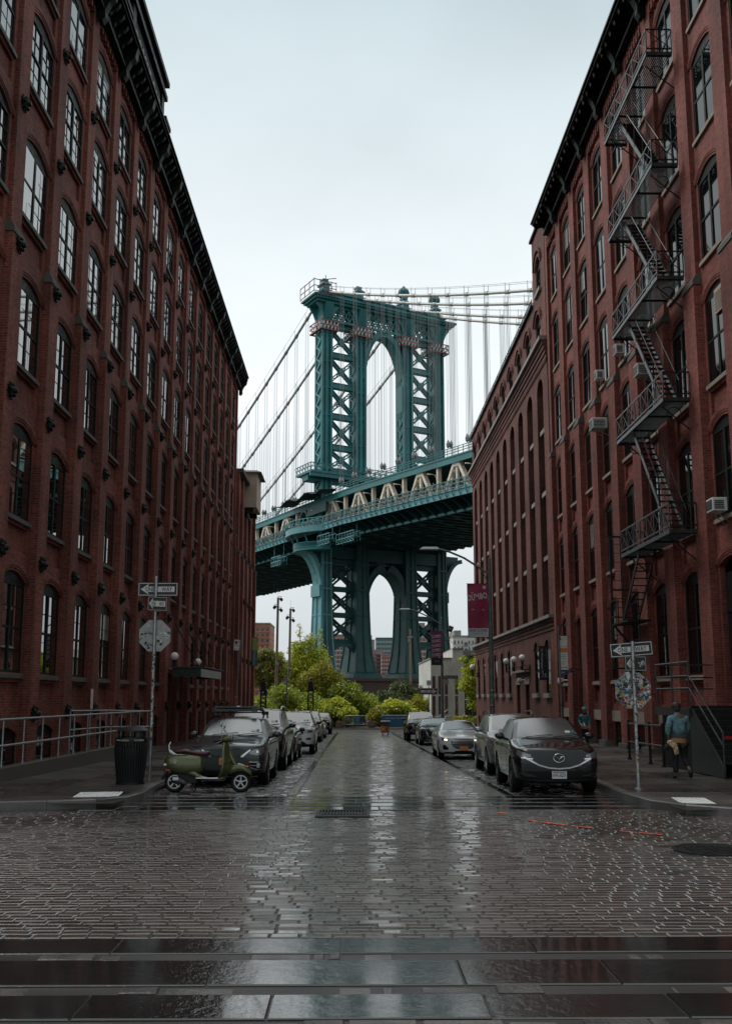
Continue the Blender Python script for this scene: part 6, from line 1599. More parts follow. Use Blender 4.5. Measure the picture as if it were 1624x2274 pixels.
s_ = stickers(so, .40, 330, 4, .0435, lambda x, z: abs(x) + abs(z) < .5 and max(abs(x), abs(z)) < .36, STK, .014, .040); s_.location = (-.02, 0, 2.115 - zb)
# parking sign posts
def parking(name, x, y, h, label, lean=0, side=1, full=True):
    zb = walk_z(x, y); t = thing(name, label, 'sign post', (x, y, zb), 0); t.rotation_euler = (0, R(lean), 0)
    m = MB(); m.tube([(0, 0, 0), (0, 0, h)], .036, 10); p = m.build('pole', 'pole', t, 50); band_stickers(p, .036, .8, h * .55, int(h * 7), 22)
    def board(z0, z1, mat='signW', w=.305): return MB().box(side * .01 if side > 0 else -w - .0, w if side > 0 else -.01, .038, .044, z0, z1).build('sign', mat, t)
    cx = side * .155
    if full:
        b = board(h - .78, h - .36); m = MB(); m.box(.02, .09, .0365, .0375, h - .50, h - .38); m.box(.03, .26, .0365, .0375, h - .73, h - .715); m.prism([(.30, .0365, h - .7225), (.25, .0365, h - .70), (.25, .0365, h - .745)], (0, .001, 0)); m.build('symbol', 'redlens', b)
        text('Tuesday', b, (.19, .0365, h - .43), 'ink', .16, .035); text('8:30am - 10am', b, (.18, .0365, h - .49), 'ink', .2, .03)
        b = board(h - .94, h - .785, 'plateO'); text('1 Hour Max', b, (.15, .0365, h - .83), 'ink', .24, .035); text('All Vehicles', b, (.15, .0365, h - .89), 'ink', .24, .035)
        b = board(h - 1.56, h - .945)
        for q, s in enumerate(('Hour', 'metered', 'parking', '7pm', 'Sunday')): text(s, b, (.15, .0365, h - 1.01 - .075 * q - (.05 if q > 2 else 0)), 'ink', None, .038)
        m = MB(); m.box(.03, .24, .0365, .0375, h - 1.49, h - 1.475); m.prism([(.29, .0365, h - 1.4825), (.23, .0365, h - 1.455), (.23, .0365, h - 1.51)], (0, .001, 0)); m.build('arrow', 'ink', b)
        b = board(h - 1.74, h - 1.565, 'inkblue'); text('261', b, (.10, .0365, h - 1.655), 'signW', .12, .06)
    else:
        b = board(h - .98, h - .50); m = MB(); m.lathe([(.07, 0), (.045, 0), (.045, .001), (.07, .001)], (cx - .06, .037, h - .63), 16, 'y'); m.box(cx - .13, cx + .13, .0365, .0375, h - .93, h - .915); m.prism([(cx - .15, .0365, h - .9225), (cx - .10, .0365, h - .895), (cx - .10, .0365, h - .95)], (0, .001, 0)); m.build('symbol', 'redlens', b)
        text('NO', b, (cx + .07, .0365, h - .59), 'ink', .11, .05); text('PARKING', b, (cx + .0, .0365, h - .76), 'ink', .22, .05)
    return t
parking('parking_sign', 7.42, 35, 4.55, 'tall parking sign post with white, orange and blue plates by the right warehouse', -.6)
parking('parking_sign', -5.45, 45, 5.35, 'leaning parking sign post before the left warehouse', 4, -1, False)
parking('parking_sign', -5.7, 86, 4.9, 'thin parking sign post in front of the park bushes', 0, -1, False)

# banners
def cloth(w, h, cols, splits, seed, wav=.02):
    """hanging banner: slightly billowing sheet with real thickness; splits give colour bands from the top"""
    nx, nz = 10, 24; m = MB(); rnd = random.Random(seed); ph = rnd.random() * 6
    f = lambda x, z: wav * math.sin(x * 5 / w + ph + z * 1.2) + wav * .7 * math.sin(z * 4.1 / h * 2 + ph) + wav * .5 * math.cos(9 * x / w - z)
    def y_(i, k): return f(i / nx, k / nz * 3) * (1 if 0 < k < nz else .2)
    vs = [(-w / 2 + w * i / nx, y_(i, k), -h * k / nz) for k in range(nz + 1) for i in range(nx + 1)]
    n = len(vs); vs += [(x, y + .004, z) for x, y, z in vs]
    for k in range(nz):
        frac = (k + .5) / nz; m.mi = sum(frac > s for s in splits)
        m.add([], [])
        for i in range(nx):
            a = k * (nx + 1) + i; q = (a, a + 1, a + nx + 2, a + nx + 1); m.f.append(q); m.m.append(m.mi); m.f.append(tuple(n + j for j in q[::-1])); m.m.append(m.mi)
    m.v = vs; bd = [i for i in range(nx)] 
    edge = [i for i in range(nx + 1)] + [k * (nx + 1) + nx for k in range(1, nz + 1)] + [nz * (nx + 1) + i for i in range(nx - 1, -1, -1)] + [k * (nx + 1) for k in range(nz - 1, 0, -1)]
    for a, b in zip(edge, edge[1:] + edge[:1]): m.f.append((a, b, n + b, n + a)); m.m.append(0)
    return m
def spiral_lines(parent, w, h, z0, mat):
    m = MB(); c = 0
    for cx, cz, s in ((-.05 * w, z0 - .40 * h, .5), (.14 * w, z0 - .66 * h, .5), (-.12 * w, z0 - .90 * h, .42), (.1 * w, z0 - .14 * h, .4)):
        for k in range(5):
            a = s * w * (k + 1) / 5.5; b = a * .8
            for x0, x1, za, zb_ in ((-a, a, b, b), (a, a, b, -b * .6), (-a, a * .8, -b, -b), (-a, -a, b * .9, -b)):
                X0, X1 = sorted((max(-w * .46, min(w * .46, cx + x0)), max(-w * .46, min(w * .46, cx + x1)))); Z0, Z1 = sorted((cz + za, cz + zb_))
                Z0, Z1 = max(Z0, z0 - h), min(Z1, z0)
                if Z1 < Z0: continue
                m.box(X0 - .006, X1 + .006, -.0285, -.027, Z0 - .006, Z1 + .006)
    m.build('maze_lines', mat, parent)
M['mazeline'] = plain('rose_thread', (.36, .04, .10), .55, 0, .1, 3)

# near street lamp on the right with its banner
X, Y = 6.5, 46.0; zb = walk_z(X, Y)
t = thing('street_lamp', 'grey street lamp with a long curved arm standing before the dark red loft building', 'street lamp', (X, Y, zb))
m = MB(); m.tube([(0, 0, 0), (0, 0, 8.5 - zb)], [.13, .075], 12); m.lathe([(.22, 0), (.22, .3), (.17, .5), (.14, .9), (.13, 1.0)], (0, 0, 0), 12); m.sphere((0, 0, 8.62 - zb), .06, 8); p = m.build('pole', 'pole', t, 50); band_stickers(p, .125, .8, 2.6, 77, 30)
m = MB(); m.tube([(0, 0, 7.7 - zb), (-.5, 0, 8.05 - zb), (-1.2, 0, 8.5 - zb), (-1.9, 0, 8.80 - zb), (-2.4, 0, 8.93 - zb)], .05, 8); m.tube([(0, 0, 7.2 - zb), (-.3, 0, 7.75 - zb), (-.45, 0, 8.0 - zb)], .025, 6); m.build('arm', 'pole', t, 50)
m = MB(); m.frustum((-2.85, 0, 8.90 - zb), .95, .32, (-2.8, 0, 9.02 - zb), .7, .22); m.build('lamp_head', 'galv', t, bevel=.02)
b = thing('street_banner', 'magenta street banner lettered DUMBO with a white foot, hung on the near street lamp', 'banner', (5.91, 46, 7.27))
c_ = cloth(.98, 2.54, 0, [.815], 3).build('cloth', ['magenta', 'bannerW'], b, 60)
text('DUMBO', c_, (-.02, -.032, -.62), 'bannerW', .94, .30, rot=Matrix.Rotation(R(-9), 4, 'Y') @ FRONT, extrude=.004, bold=.03, space=1.1); spiral_lines(c_, .98, 1.2, -.82, 'mazeline')
text('FRONT & YORK', c_, (0, -.03, -2.22), 'inkblue', .88, .11); text('DUMBO NEW YORK', c_, (0, -.03, -2.36), 'inkblue', .42, .035)
m = MB(); m.lathe([(.085, 0), (.085, .003)], (.32, -.034, -.18), 20, 'y'); m.build('round_badge', 'bannerW', c_)
for x, z in ((-.25, -.42), (-.24, -1.22), (.26, -1.22), (-.24, -2.1), (.26, -2.1)):
    m = MB(); m.prism([(x + .05 * math.cos(q), -.034, z + .045 * math.sin(q)) for q in [math.pi + math.pi * i / 8 for i in range(9)]], (0, .004, 0)); m.build('wind_vent', 'bannerW', c_)
m = MB(); m.tube([(-.52, 0, 0), (.55, 0, 0)], .014, 6); m.tube([(-.52, 0, -2.54), (.55, 0, -2.54)], .014, 6); m.build('banner_rod', 'iron', b)
# far street lamp at the end of the block
X, Y = 7.46, 82.0; zb = walk_z(X, Y)
t = thing('street_lamp', 'far street lamp with two flood lamps and a street name sign', 'street lamp', (X, Y, zb))
m = MB(); m.tube([(0, 0, 0), (0, 0, 8.35 - zb)], [.15, .09], 10); m.sphere((0, 0, 8.45 - zb), .08, 8); m.build('pole', 'pole', t, 50)
m = MB(); m.tube([(0, 0, 7.9 - zb), (-1.2, 0, 8.65 - zb), (-2.2, 0, 9.1 - zb), (-2.7, 0, 9.22 - zb)], .055, 8); m.build('arm', 'pole', t, 50)
m = MB(); m.frustum((-3.1, 0, 9.18 - zb), .95, .34, (-3.05, 0, 9.3 - zb), .7, .24); m.build('lamp_head', 'galv', t, bevel=.02)
m = MB(); m.lathe([(.05, 9.3 - zb), (.05, 9.5 - zb), (.02, 9.62 - zb), (.02, 9.72 - zb)], (-3.25, 0, 0), 8); m.build('bottle', 'magenta', t, 50)
for x, a in ((-1.15, -25), (.75, 25)):
    m = MB(); m.box(-.2, .2, -.18, .1, -.22, .22); m.xf(Matrix.Translation((x, 0, 7.55 - zb)) @ Matrix.Rotation(R(-30), 4, 'X') @ Matrix.Rotation(R(a), 4, 'Y')); m.build('flood_lamp', 'signB', t, bevel=.02)
m = MB(); m.tube([(0, 0, 6.6 - zb), (.45, 0, 6.6 - zb), (.7, 0, 6.9 - zb), (.75, 0, 7.35 - zb)], .03, 6); m.tube([(0, 0, 7.2 - zb), (-.6, 0, 7.25 - zb), (-1.15, 0, 7.35 - zb)], .03, 6); m.build('bracket', 'iron', t, 50)
n_ = MB().box(.08, 1.28, -.012, .012, 3.43 - zb, 3.69 - zb).build('street_name_sign', 'signB', t); text('Plymouth St', n_, (.66, -.0145, 3.56 - zb), 'signW', 1.08, .17, bold=.01)
n_ = MB().box(.0, .55, -.15, -.12, 3.0 - zb, 3.32 - zb).build('street_name_sign', 'signBack', t)
b = thing('street_banner', 'purple banner repeating DUMBO five times on the far street lamp', 'banner', (7.0, 81.8, 7.35))
c_ = cloth(.86, 2.8, 0, [.80], 9, .012).build('cloth', ['magenta2', 'signB'], b, 60)
for k in range(5): text('DUMBO', c_, (0, -.03, -.42 - .38 * k), 'bannerW', .76, .27, rot=Matrix.Rotation(R(-6), 4, 'Y') @ FRONT, bold=.02)
m = MB(); m.lathe([(.07, 0), (.07, .003)], (.22, -.03, -2.13), 14, 'y'); m.build('round_badge', 'bannerW', c_); text('THE PLAN', c_, (0, -.03, -2.5), 'bannerW', .4, .06)
m = MB(); m.tube([(-.45, 0, 0), (.5, 0, 0)], .015, 6); m.tube([(-.45, 0, -2.8), (.5, 0, -2.8)], .015, 6); m.build('banner_rod', 'iron', b)
# sagging wire from the far lamp to the near banner
m = MB(); pts = []
for k in range(17):
    q = k / 16; p = Vector((7.46, 81.9, 7.6)).lerp(Vector((6.42, 46, 5.0)), q); p.z -= 1.2 * 4 * q * (1 - q) * .9; pts.append(p)
m.tube(pts, .016, 4); tag(m.build('overhead_wire', 'iron'), 'thin sagging wire strung between the two street lamps', 'wire')
# gallery banner on the annex corner
b = thing('street_banner', 'lime and slate vertical banner hung at the corner of the low brick block', 'banner', (-8.85, 89.0, 7.25))
c_ = cloth(.52, 2.55, 0, [.46], 21, .006).build('cloth', ['lime', 'slate'], b, 60)
text('Smack', c_, (0, -.025, -.62), 'bannerW', 1.0, .2, rot=Matrix.Rotation(R(90), 4, 'Y') @ FRONT); text('Mellon', c_, (0, -.025, -1.85), 'bannerW', 1.2, .2, rot=Matrix.Rotation(R(90), 4, 'Y') @ FRONT)
m = MB(); m.tube([(-.6, 0, 0), (.3, 0, 0)], .014, 6); m.tube([(-.6, 0, -2.55), (.3, 0, -2.55)], .014, 6); m.build('banner_rod', 'iron', b)
# house banner on the loft
b = thing('house_banner', 'black banner lettered 25 Washington St. projecting from the loft building', 'banner', (10.16, 52.1, 4.62))
c_ = MB().box(-.26, .26, -.012, .012, -1.78, 0).build('cloth', 'signB', b)
text('25 Washington St.', c_, (-.11, -.016, -.78), 'signW', 1.32, .13, rot=Matrix.Rotation(R(90), 4, 'Y') @ FRONT); text('Luxury Rentals', c_, (.14, -.016, -.42), 'ledge', .55, .05, rot=Matrix.Rotation(R(90), 4, 'Y') @ FRONT)
m = MB()
for x in (-.05, .06): m.prism([(x - .035, -.016, -1.50), (x + .035, -.016, -1.50), (x, -.016, -1.41)], (0, .003, 0)); m.box(x - .008, x + .008, -.016, -.013, -1.54, -1.50)
m.build('tree_emblem', 'signW', c_); text('TWO TREES', c_, (0, -.016, -1.60), 'signW', .34, .05)
m = MB(); m.tube([(-.28, 0, 0), (.4, 0, 0)], .014, 6); m.tube([(-.28, 0, -1.78), (.4, 0, -1.78)], .014, 6); m.build('banner_rod', 'iron', b)

# globe lamps
def globe(name, loc, d, sgn, label, group, bracket=True):
    t = thing(name, label, 'wall lamp', loc, 0, group)
    m = MB(); m.sphere((0, 0, 0), d / 2, 20); m.build('globe', 'globe', t, 180)
    m = MB(); m.lathe([(.05, -d / 2 - .02), (.11, -d / 2 + .02), (.12, -d / 2 + .06), (.09, -d / 2 + .09)], (0, 0, 0), 12); m.lathe([(.035, -d / 2 - .55), (.06, -d / 2 - .4), (.05, -d / 2 - .2), (.08, -d / 2 - .1), (.05, -d / 2)], (0, 0, 0), 10)
    if bracket:
        m.tube([(0, 0, -d / 2 - .45), (sgn * .15, 0, -d / 2 - .52), (sgn * .4, 0, -d / 2 - .42)], .03, 6); m.tube([(0, 0, -d / 2 - .25), (sgn * .4, 0, -d / 2 - .3)], .018, 6); m.box(min(sgn * .38, sgn * .44), max(sgn * .38, sgn * .44), -.08, .08, -d / 2 - .6, -d / 2 - .2)
    m.build('bracket', 'iron', t, 50); return t
gl = 'white globe lamps over the loft entrance'
globe('globe_lamp', (10.08, 58.3, 4.25), .40, 1, 'white globe lamp over the loft entrance, nearest the house banner', gl)
globe('globe_lamp', (10.08, 61.3, 4.25), .40, 1, 'middle white globe lamp of the three over the loft entrance', gl)
globe('globe_lamp', (10.08, 64.4, 4.25), .40, 1, 'white globe lamp over the loft entrance, nearest the street lamp pole', gl)
globe('globe_lamp', (10.08, 82.6, 4.4), .48, 1, 'lone white globe lamp at the far corner of the loft building before the tree', None)
globe('globe_lamp', (-8.98, 49.7, 3.98), .42, -1, 'white globe lamp standing on the near edge of the iron door canopy', 'canopy lamps')
globe('globe_lamp', (-8.98, 57.2, 3.95), .42, -1, 'white globe lamp half hidden behind the iron door canopy', 'canopy lamps')
# entrance canopy
t = thing('door_canopy', 'flat iron and glass canopy hung on rods over the left warehouse door', 'canopy', (-9.0, 53.2, 3.1))
m = MB(); m.box(-9.0, -7.65, 49.4, 57.0, 3.36, 3.40); m.build('roof_glass', 'stone', t, world=True)
m = MB(); m.box(-9.0, -7.60, 49.36, 49.46, 2.95, 3.36); m.box(-7.68, -7.58, 49.46, 56.94, 2.95, 3.36); m.box(-9.0, -7.60, 56.94, 57.04, 2.95, 3.36); m.build('fascia', 'ironW', t, world=True)
m = MB(); m.box(-9.05, -7.4, 49.25, 57.15, 3.405, 3.45); m.build('gutter', 'stone', t, world=True)
for y in (49.8, 53.2, 56.6): m = MB(); m.tube([(-7.75, y, 3.45), (-9.0, y - .1, 5.6)], .03, 6); m.build('rod', 'iron', t, world=True)
# small hood lamp and cameras on the right wall
t = thing('hood_lamp', 'dark bowl shaped wall lamp beside the tall doorway of the fire escape warehouse', 'wall lamp', (9.75, 44.3, 3.05))
m = MB(); m.lathe([(.0001, .16), (.16, .13), (.27, .04), (.30, 0), (.28, 0), (.001, .1)], (0, 0, 0), 18); m.build('shade', 'iron', t, 50); m = MB(); m.tube([(0, 0, .14), (.2, 0, .2), (.5, 0, .1)], .025, 6); m.build('arm', 'iron', t)
for y, z, l in ((46.9, 2.75, 'white security camera box beside the tall doorway'), (58.4, 2.95, 'white security camera on the ledge over the loft doors')):
    t = thing('security_camera', l, 'camera', (9.9, y, z)); MB().box(-.1, .12, -.14, .12, -.08, .10).build('housing', 'acw', t, bevel=.02); m = MB(); m.sphere((-.05, -.05, -.1), .08, 10); m.build('dome', 'acw', t, 180); m = MB(); m.tube([(.1, 0, 0), (.35, 0, 0)], .03, 6); m.build('arm', 'acw', t)

# window air conditioners
def ac(x, y, z, w, h, d, label, bracket=True):
    t = thing('air_conditioner', label, 'air conditioner', (x, y, z), 0, 'window air conditioners')
    m = MB(); m.box(-d, 0, -w / 2, w / 2, 0, h); m.build('case', 'acw', t, bevel=.015)
    m = MB(); m.box(-d - .008, -d - .001, -w / 2 + .04, w / 2 - .04, .05, h - .05); m.build('grille', 'dgrille', t)
    m = MB(); 
    for k in range(5): a = .05 + k * (h - .12) / 5; m.box(-d + .05, -.10, -w / 2 - .008, -w / 2 - .001, a, a + .035)
    m.build('side_louvre', 'dgrille', t)
    if bracket: m = MB(); 
    for q in (-w / 3, w / 3): m.tube([(-d * .8, q, 0), (.05, q, -.3)], .012, 5)
    m.build('bracket', 'galv', t)
ac(10.5, cR[7], 12.95, .62, .44, .62, 'large white air conditioner jutting from the window near the middle of the right warehouse')
ac(10.5, cR[3], 7.14, .50, .38, .42, 'white air conditioner on the sill of the window nearest the right frame edge')
ac(10.5, cR[7], 15.1, .42, .38, .36, 'small white air conditioner one floor above the large one')
ac(10.5, cR[6], 15.1, .42, .38, .36, 'small white air conditioner on a sill under the fire escape landing')
ac(10.5, cR[5], 13.2, .5, .42, .5, 'white air conditioner seen through the fire escape stair')
ac(10.5, cR[5], 15.1, .42, .32, .36, 'white air conditioner behind the third fire escape landing')
t = thing('window_vent', 'small tan vent grille in the top of the warehouse window nearest the right edge', 'vent', (10.60, cR[3] - .3, 13.0)); MB().box(-.04, .02, -.3, .3, 0, .75).build('frame', 'tan', t); 
m = MB(); [m.box(-.055, -.041, -.24, .24, .08 + .1 * k, .13 + .1 * k) for k in range(6)]; m.build('louvre', 'lintel', t)

# fire escape
t = thing('fire_escape', 'black iron fire escape zigzagging down the right warehouse with slatted landings', 'fire escape', (9.7, 30, 6.7))
xo, xi = 9.50, 10.32; ya, yb = 28.7, 34.0
lev = [6.9, 11.0, 14.95, 18.75, 22.65]
for li, z in enumerate(lev):
    m = MB()
    for k in range(13):
        x = xo + .03 + (xi - xo - .06) * k / 12; m.box(x - .014, x + .014, ya, yb, z - .045, z - .01)
    for y in (ya + .03, ya + 1.7, ya + 3.4, yb - .03): m.box(xo, xi, y - .03, y + .03, z - .10, z - .047)
    m.build('landing', 'iron', t, world=True)
    m = MB()
    m.beam((xo, ya, z - .02), (xo, yb, z - .02), .05, .12); m.beam((xo, ya, z - .02), (xi, ya, z - .02), .05, .12); m.beam((xo, yb, z - .02), (xi, yb, z - .02), .05, .12)
    m.build('landing_frame', 'ironW', t, world=True)
    m = MB(); n = 7
    for zz in (.85, .16): m.beam((xo, ya, z + zz), (xo, yb, z + zz), .03, .045)
    for k in range(n + 1):
        y = ya + (yb - ya) * k / n; m.beam((xo, y, z), (xo, y, z + .85), .035, .035)
        if k < n:
            y2 = ya + (yb - ya) * (k + 1) / n; ym = (y + y2) / 2; m.beam((xo, y, z + .85), (xo, y2, z + .16), .014, .02); m.beam((xo, y, z + .16), (xo, y2, z + .85), .014, .02)
    m.build('front_railing', 'ironW', t, world=True)
    m = MB()
    for y in (ya, yb):
        for zz in (.85, .16): m.beam((xo, y, z + zz), (xi, y, z + zz), .03, .04)
        for k in range(3): x = xo + (xi - xo) * k / 2; m.beam((x, y, z), (x, y, z + .85), .03, .03)
        m.beam((xo, y, z + .85), (xi, y, z + .16), .014, .02); m.beam((xo, y, z + .16), (xi, y, z + .85), .014, .02)
    m.build('end_railing', 'iron', t, world=True)
    for y in (ya + .5, yb - .5):
        m = MB(); m.tube([(xo + .1, y, z - .1), (xi + .25, y, z - .95)], .022, 6); m.tube([(xi - .35 + .22 * math.cos(q), y, z - .32 + .2 * math.sin(q)) for q in [2 * math.pi * k / 12 for k in range(13)]], .015, 5, False); m.build('wall_brace', 'iron', t, world=True)
for za, zb_ in zip(lev[:-1], lev[1:]):
    a0, a1 = Vector((0, 29.3, za)), Vector((0, 32.6, zb_)); m = MB()
    for x in (9.68, 10.16): m.beam((x, a0.y, za), (x, a1.y, zb_), .035, .15)
    m.build('stair_stringer', 'ironW', t, world=True)
    m = MB()
    for k in range(1, 17): p = a0.lerp(a1, k / 17); m.box(9.69, 10.15, p.y - .09, p.y + .09, p.z - .012, p.z + .012)
    m.build('stair_treads', 'iron', t, world=True)
    m = MB()
    for x in (9.66, 10.18):
        m.tube([(x, a0.y - .1, za + .75), (x, a1.y - .1, zb_ + .75)], .017, 6)
        for k in range(0, 5): p = a0.lerp(a1, k / 4.0); m.tube([(x, p.y, p.z), (x, p.y - .1, p.z + .76)], .012, 5)
    m.build('stair_handrail', 'ironW', t, world=True)
# drop stair to the low balcony with its guide frame
m = MB()
for x in (9.58, 10.1): m.beam((x, 32.1, 6.85), (x, 34.4, 4.66), .035, .15)
for k in range(1, 10): p = Vector((0, 32.1, 6.85)).lerp(Vector((0, 34.4, 4.66)), k / 10); m.box(9.6, 10.08, p.y - .09, p.y + .09, p.z - .012, p.z + .012)
m.build('drop_stair', 'iron', t, world=True)
m = MB(); m.box(9.5, 10.3, 33.6, 35.7, 4.55, 4.62)
for zz in (5.42, 4.85): m.beam((9.5, 35.7, zz), (10.3, 35.7, zz), .03, .03); m.beam((9.5, 34.8, zz), (9.5, 35.7, zz), .03, .03)
for p in ((9.5, 34.8), (9.5, 35.7), (10.3, 35.7)): m.beam((*p, 4.62), (*p, 5.42), .035, .035)
m.beam((9.5, 35.7, 4.62), (9.5, 34.8, 5.42), .015, .02); m.tube([(9.55, 35.6, 4.55), (10.4, 35.6, 3.5)], .04, 6)
m.build('low_balcony', 'iron', t, world=True)
m = MB(); m.beam((9.62, 36.0, 3.0), (9.62, 36.0, 7.9), .07, .07); m.beam((9.62, 36.0, 7.9), (10.3, 36.0, 7.9), .06, .06); m.beam((9.62, 36.0, 3.0), (10.3, 36.0, 3.0), .06, .06); m.beam((9.62, 36.0, 5.9), (10.3, 36.0, 5.9), .06, .06); m.beam((10.0, 36.0, 3.0), (10.0, 36.0, 7.9), .03, .03)
for k in range(14): z = 3.2 + k * .34; m.beam((9.62, 36.0, z), (10.0, 36.0, z), .02, .02)
m.build('guide_frame', 'iron', t, world=True)

# stoop: iron stair to the raised landing
t = thing('entry_stoop', 'dark iron entrance stair and landing with pipe rails at the right edge', 'stoop', (9.5, 25.5, .2))
m = MB(); xs0, xs1 = 8.68, 10.3
for k in range(10):
    y = 23.45 + k * .20; z = .30 + (k + 1) * .136; m.box(xs0 + .06, xs1, y, y + .23, z - .04, z); m.box(xs0 + .06, xs1, y + .19, y + .2, z - .0, z + .096)
m.build('steps', 'iron', t, world=True)
m = MB(); m.prism([(xs0, 23.25, .1), (xs0, 25.4, .1), (xs0, 25.4, 1.66), (xs0, 25.25, 1.66), (xs0, 23.25, .32)], (.05, 0, 0)); m.build('stringer', 'ironW', t, world=True)
m = MB(); m.box(xs0, 10.3, 25.41, 28.1, 1.52, 1.68); m.box(xs0 - .05, xs0 + .0, 25.3, 28.15, 1.48, 1.70); m.build('landing', 'ironW', t, world=True)
m = MB(); m.box(xs0 + .1, 10.3, 25.5, 28.0, -.1, 1.51); m.build('landing_base', 'iron', t, world=True)
m = MB()
for z in (2.2, 2.52, 2.88): m.tube([(xs0, 25.35, z), (xs0, 28.1, z), (10.3, 28.1, z)], .022, 6)
for y in (25.4, 26.7, 28.1): m.tube([(xs0, y, 1.68), (xs0, y, 2.88)], .025, 6)
for z in (2.2, 2.52): m.tube([(xs0, 25.35, z), (xs0, 23.2, z - 1.36)], .022, 6)
m.tube([(xs0, 23.2, .3), (xs0, 23.2, 1.17)], .025, 6); m.tube([(xs1 - .1, 25.35, 2.52), (xs1 - .1, 23.2, 1.17), (xs1 - .1, 23.2, .3)], .022, 6)
m.build('handrail', 'ironW', t, world=True, smooth=50)
m = MB(); m.box(9.05, 9.5, 23.99 + .2, 24.0 + .2, .95, 1.03); m.box(9.7, 10.25, 24.19, 24.2, .95, 1.03); m.build('step_sign', 'redlens', t, world=True)
# short pipe rail on the pavement
t = thing('pipe_railing', 'short dark two bar pipe railing on the right pavement behind the sticker covered sign', 'railing', (8.7, 29.5, .05))
m = MB()
for z in (1.18, .62): m.tube([(8.75, 31.4, z - .04), (8.64, 27.6, z)], .03, 8)
m.build('rail', 'ironW', t, 50, True)
for x, y in ((8.75, 31.4), (8.69, 29.0), (8.64, 27.6)): m = MB(); m.tube([(x, y, -.1), (x, y, 1.25)], .04, 8); m.tube([(x, y, .0), (x, y, .08)], .07, 8); m.build('post', 'iron', t, 50, True)

# things at the end of the street
t = thing('crowd_barrier', 'grey steel crowd barrier with a blue notice between two boulders', 'barrier', (.35, 95, -.98))
m = MB(); w, h = 2.15, 1.12
m.tube([(-w / 2, 0, 0), (-w / 2, 0, h - .1), (-w / 2 + .1, 0, h), (w / 2 - .1, 0, h), (w / 2, 0, h - .1), (w / 2, 0, 0)], .028, 8); m.tube([(-w / 2, 0, .3), (w / 2, 0, .3)], .024, 8); m.build('frame', 'galv', t, 50)
m = MB(); [m.tube([(-w / 2 + w * k / 15, 0, .3), (-w / 2 + w * k / 15, 0, h)], .014, 6) for k in range(1, 15)]; m.build('bars', 'galv', t, 50)
m = MB(); m.box(-w / 2 - .03, -w / 2 + .03, -.35, .35, 0, .04); m.box(w / 2 - .03, w / 2 + .03, -.35, .35, 0, .04); m.build('feet', 'galv', t)
n_ = MB().box(-.2, .42, -.04, -.032, .33, 1.1).build('notice', 'bluevinyl', t)
for q, s in enumerate(('PARK RULES', 'keep six feet', 'apart', 'thank you')): text(s, n_, (.1, -.043, .95 - .15 * q), 'bannerW', .42 if q == 0 else .34, .06)
def boulder(x, y, s, label):
    bm = bmesh.new(); bmesh.ops.create_cube(bm, size=1); bmesh.ops.bevel(bm, geom=bm.edges[:], offset=.14, segments=2, affect='EDGES'); rnd = random.Random(x)
    bmesh.ops.subdivide_edges(bm, edges=bm.edges[:], cuts=1)
    for v in bm.verts: v.co = Vector((v.co.x * s[0], v.co.y * s[1], v.co.z * s[2])) + Vector((rnd.uniform(-.03, .03), rnd.uniform(-.03, .03), rnd.uniform(-.03, .03))) * s[2]
    me = bpy.data.meshes.new('boulder'); bm.to_mesh(me); bm.free(); me.materials.append(M['boulder'])
    o = link('boulder', me); o.location = (x, y, -.98 + s[2] / 2); tag(o, label, 'boulder', 'boulders closing the park path')
boulder(-1.15, 95, (.85, .7, .62), 'brown boulder at the left foot of the crowd barrier'); boulder(1.85, 95, (.78, .7, .64), 'brown boulder in the gap between the crowd barrier and the blue banner fence')
t = thing('banner_fence', 'low fence panel covered with a blue vinyl banner at the end of the street', 'barrier', (4.2, 95, -.98))
m = MB(); m.tube([(-1.4, .05, 0), (-1.4, .05, 1.15), (2.6, .05, 1.15), (2.6, .05, 0)], .03, 6); m.build('frame', 'galv', t, 50)
n_ = MB(); n_.box(-1.4, 2.6, -.01, .01, .12, 1.14); n_ = n_.build('banner', 'bluevinyl', t); text('THIS IS WHAT SIX FEET LOOKS LIKE', n_, (.3, -.013, .88), 'bannerW', 2.9, .13)
t = thing('wheeled_bin', 'dark blue wheeled bin with orange bags and a pale lid out in the roadway', 'bin', (2.55, 77, road_z(77)))
m = MB(); m.frustum((0, 0, .16), .55, .5, (0, 0, .98), .66, .62); m.build('body', 'bin', t, bevel=.02); m = MB(); m.box(-.37, .37, -.36, .34, .98, 1.06); m.build('lid', 'bannerW', t, bevel=.02)
m = MB()
m.prism([(-.36, -.37, .2), (.22, -.36, .18), (.27, -.36, .42), (.24, -.37, .66), (.02, -.36, .62), (-.2, -.37, .7), (-.37, -.36, .64), (-.33, -.37, .4)], (0, .09, 0)); m.build('bag', 'bag', t, bevel=.03)
for x, z, mt in ((-.2, .45, 'plateW'), (.08, .36, 'magenta'), (.1, .52, 'trim')): m = MB(); m.box(x - .06, x + .06, -.385, -.372, z - .05, z + .05); m.build('label', mt, t)
for x in (-.22, .22): m = MB(); m.lathe([(.09, -.03), (.09, .03)], (x, -.15, .09), 12, 'x'); m.build('wheel', 'tyre', t); m = MB(); m.lathe([(.09, -.03), (.09, .03)], (x, .2, .09), 12, 'x'); m.build('wheel', 'tyre', t)
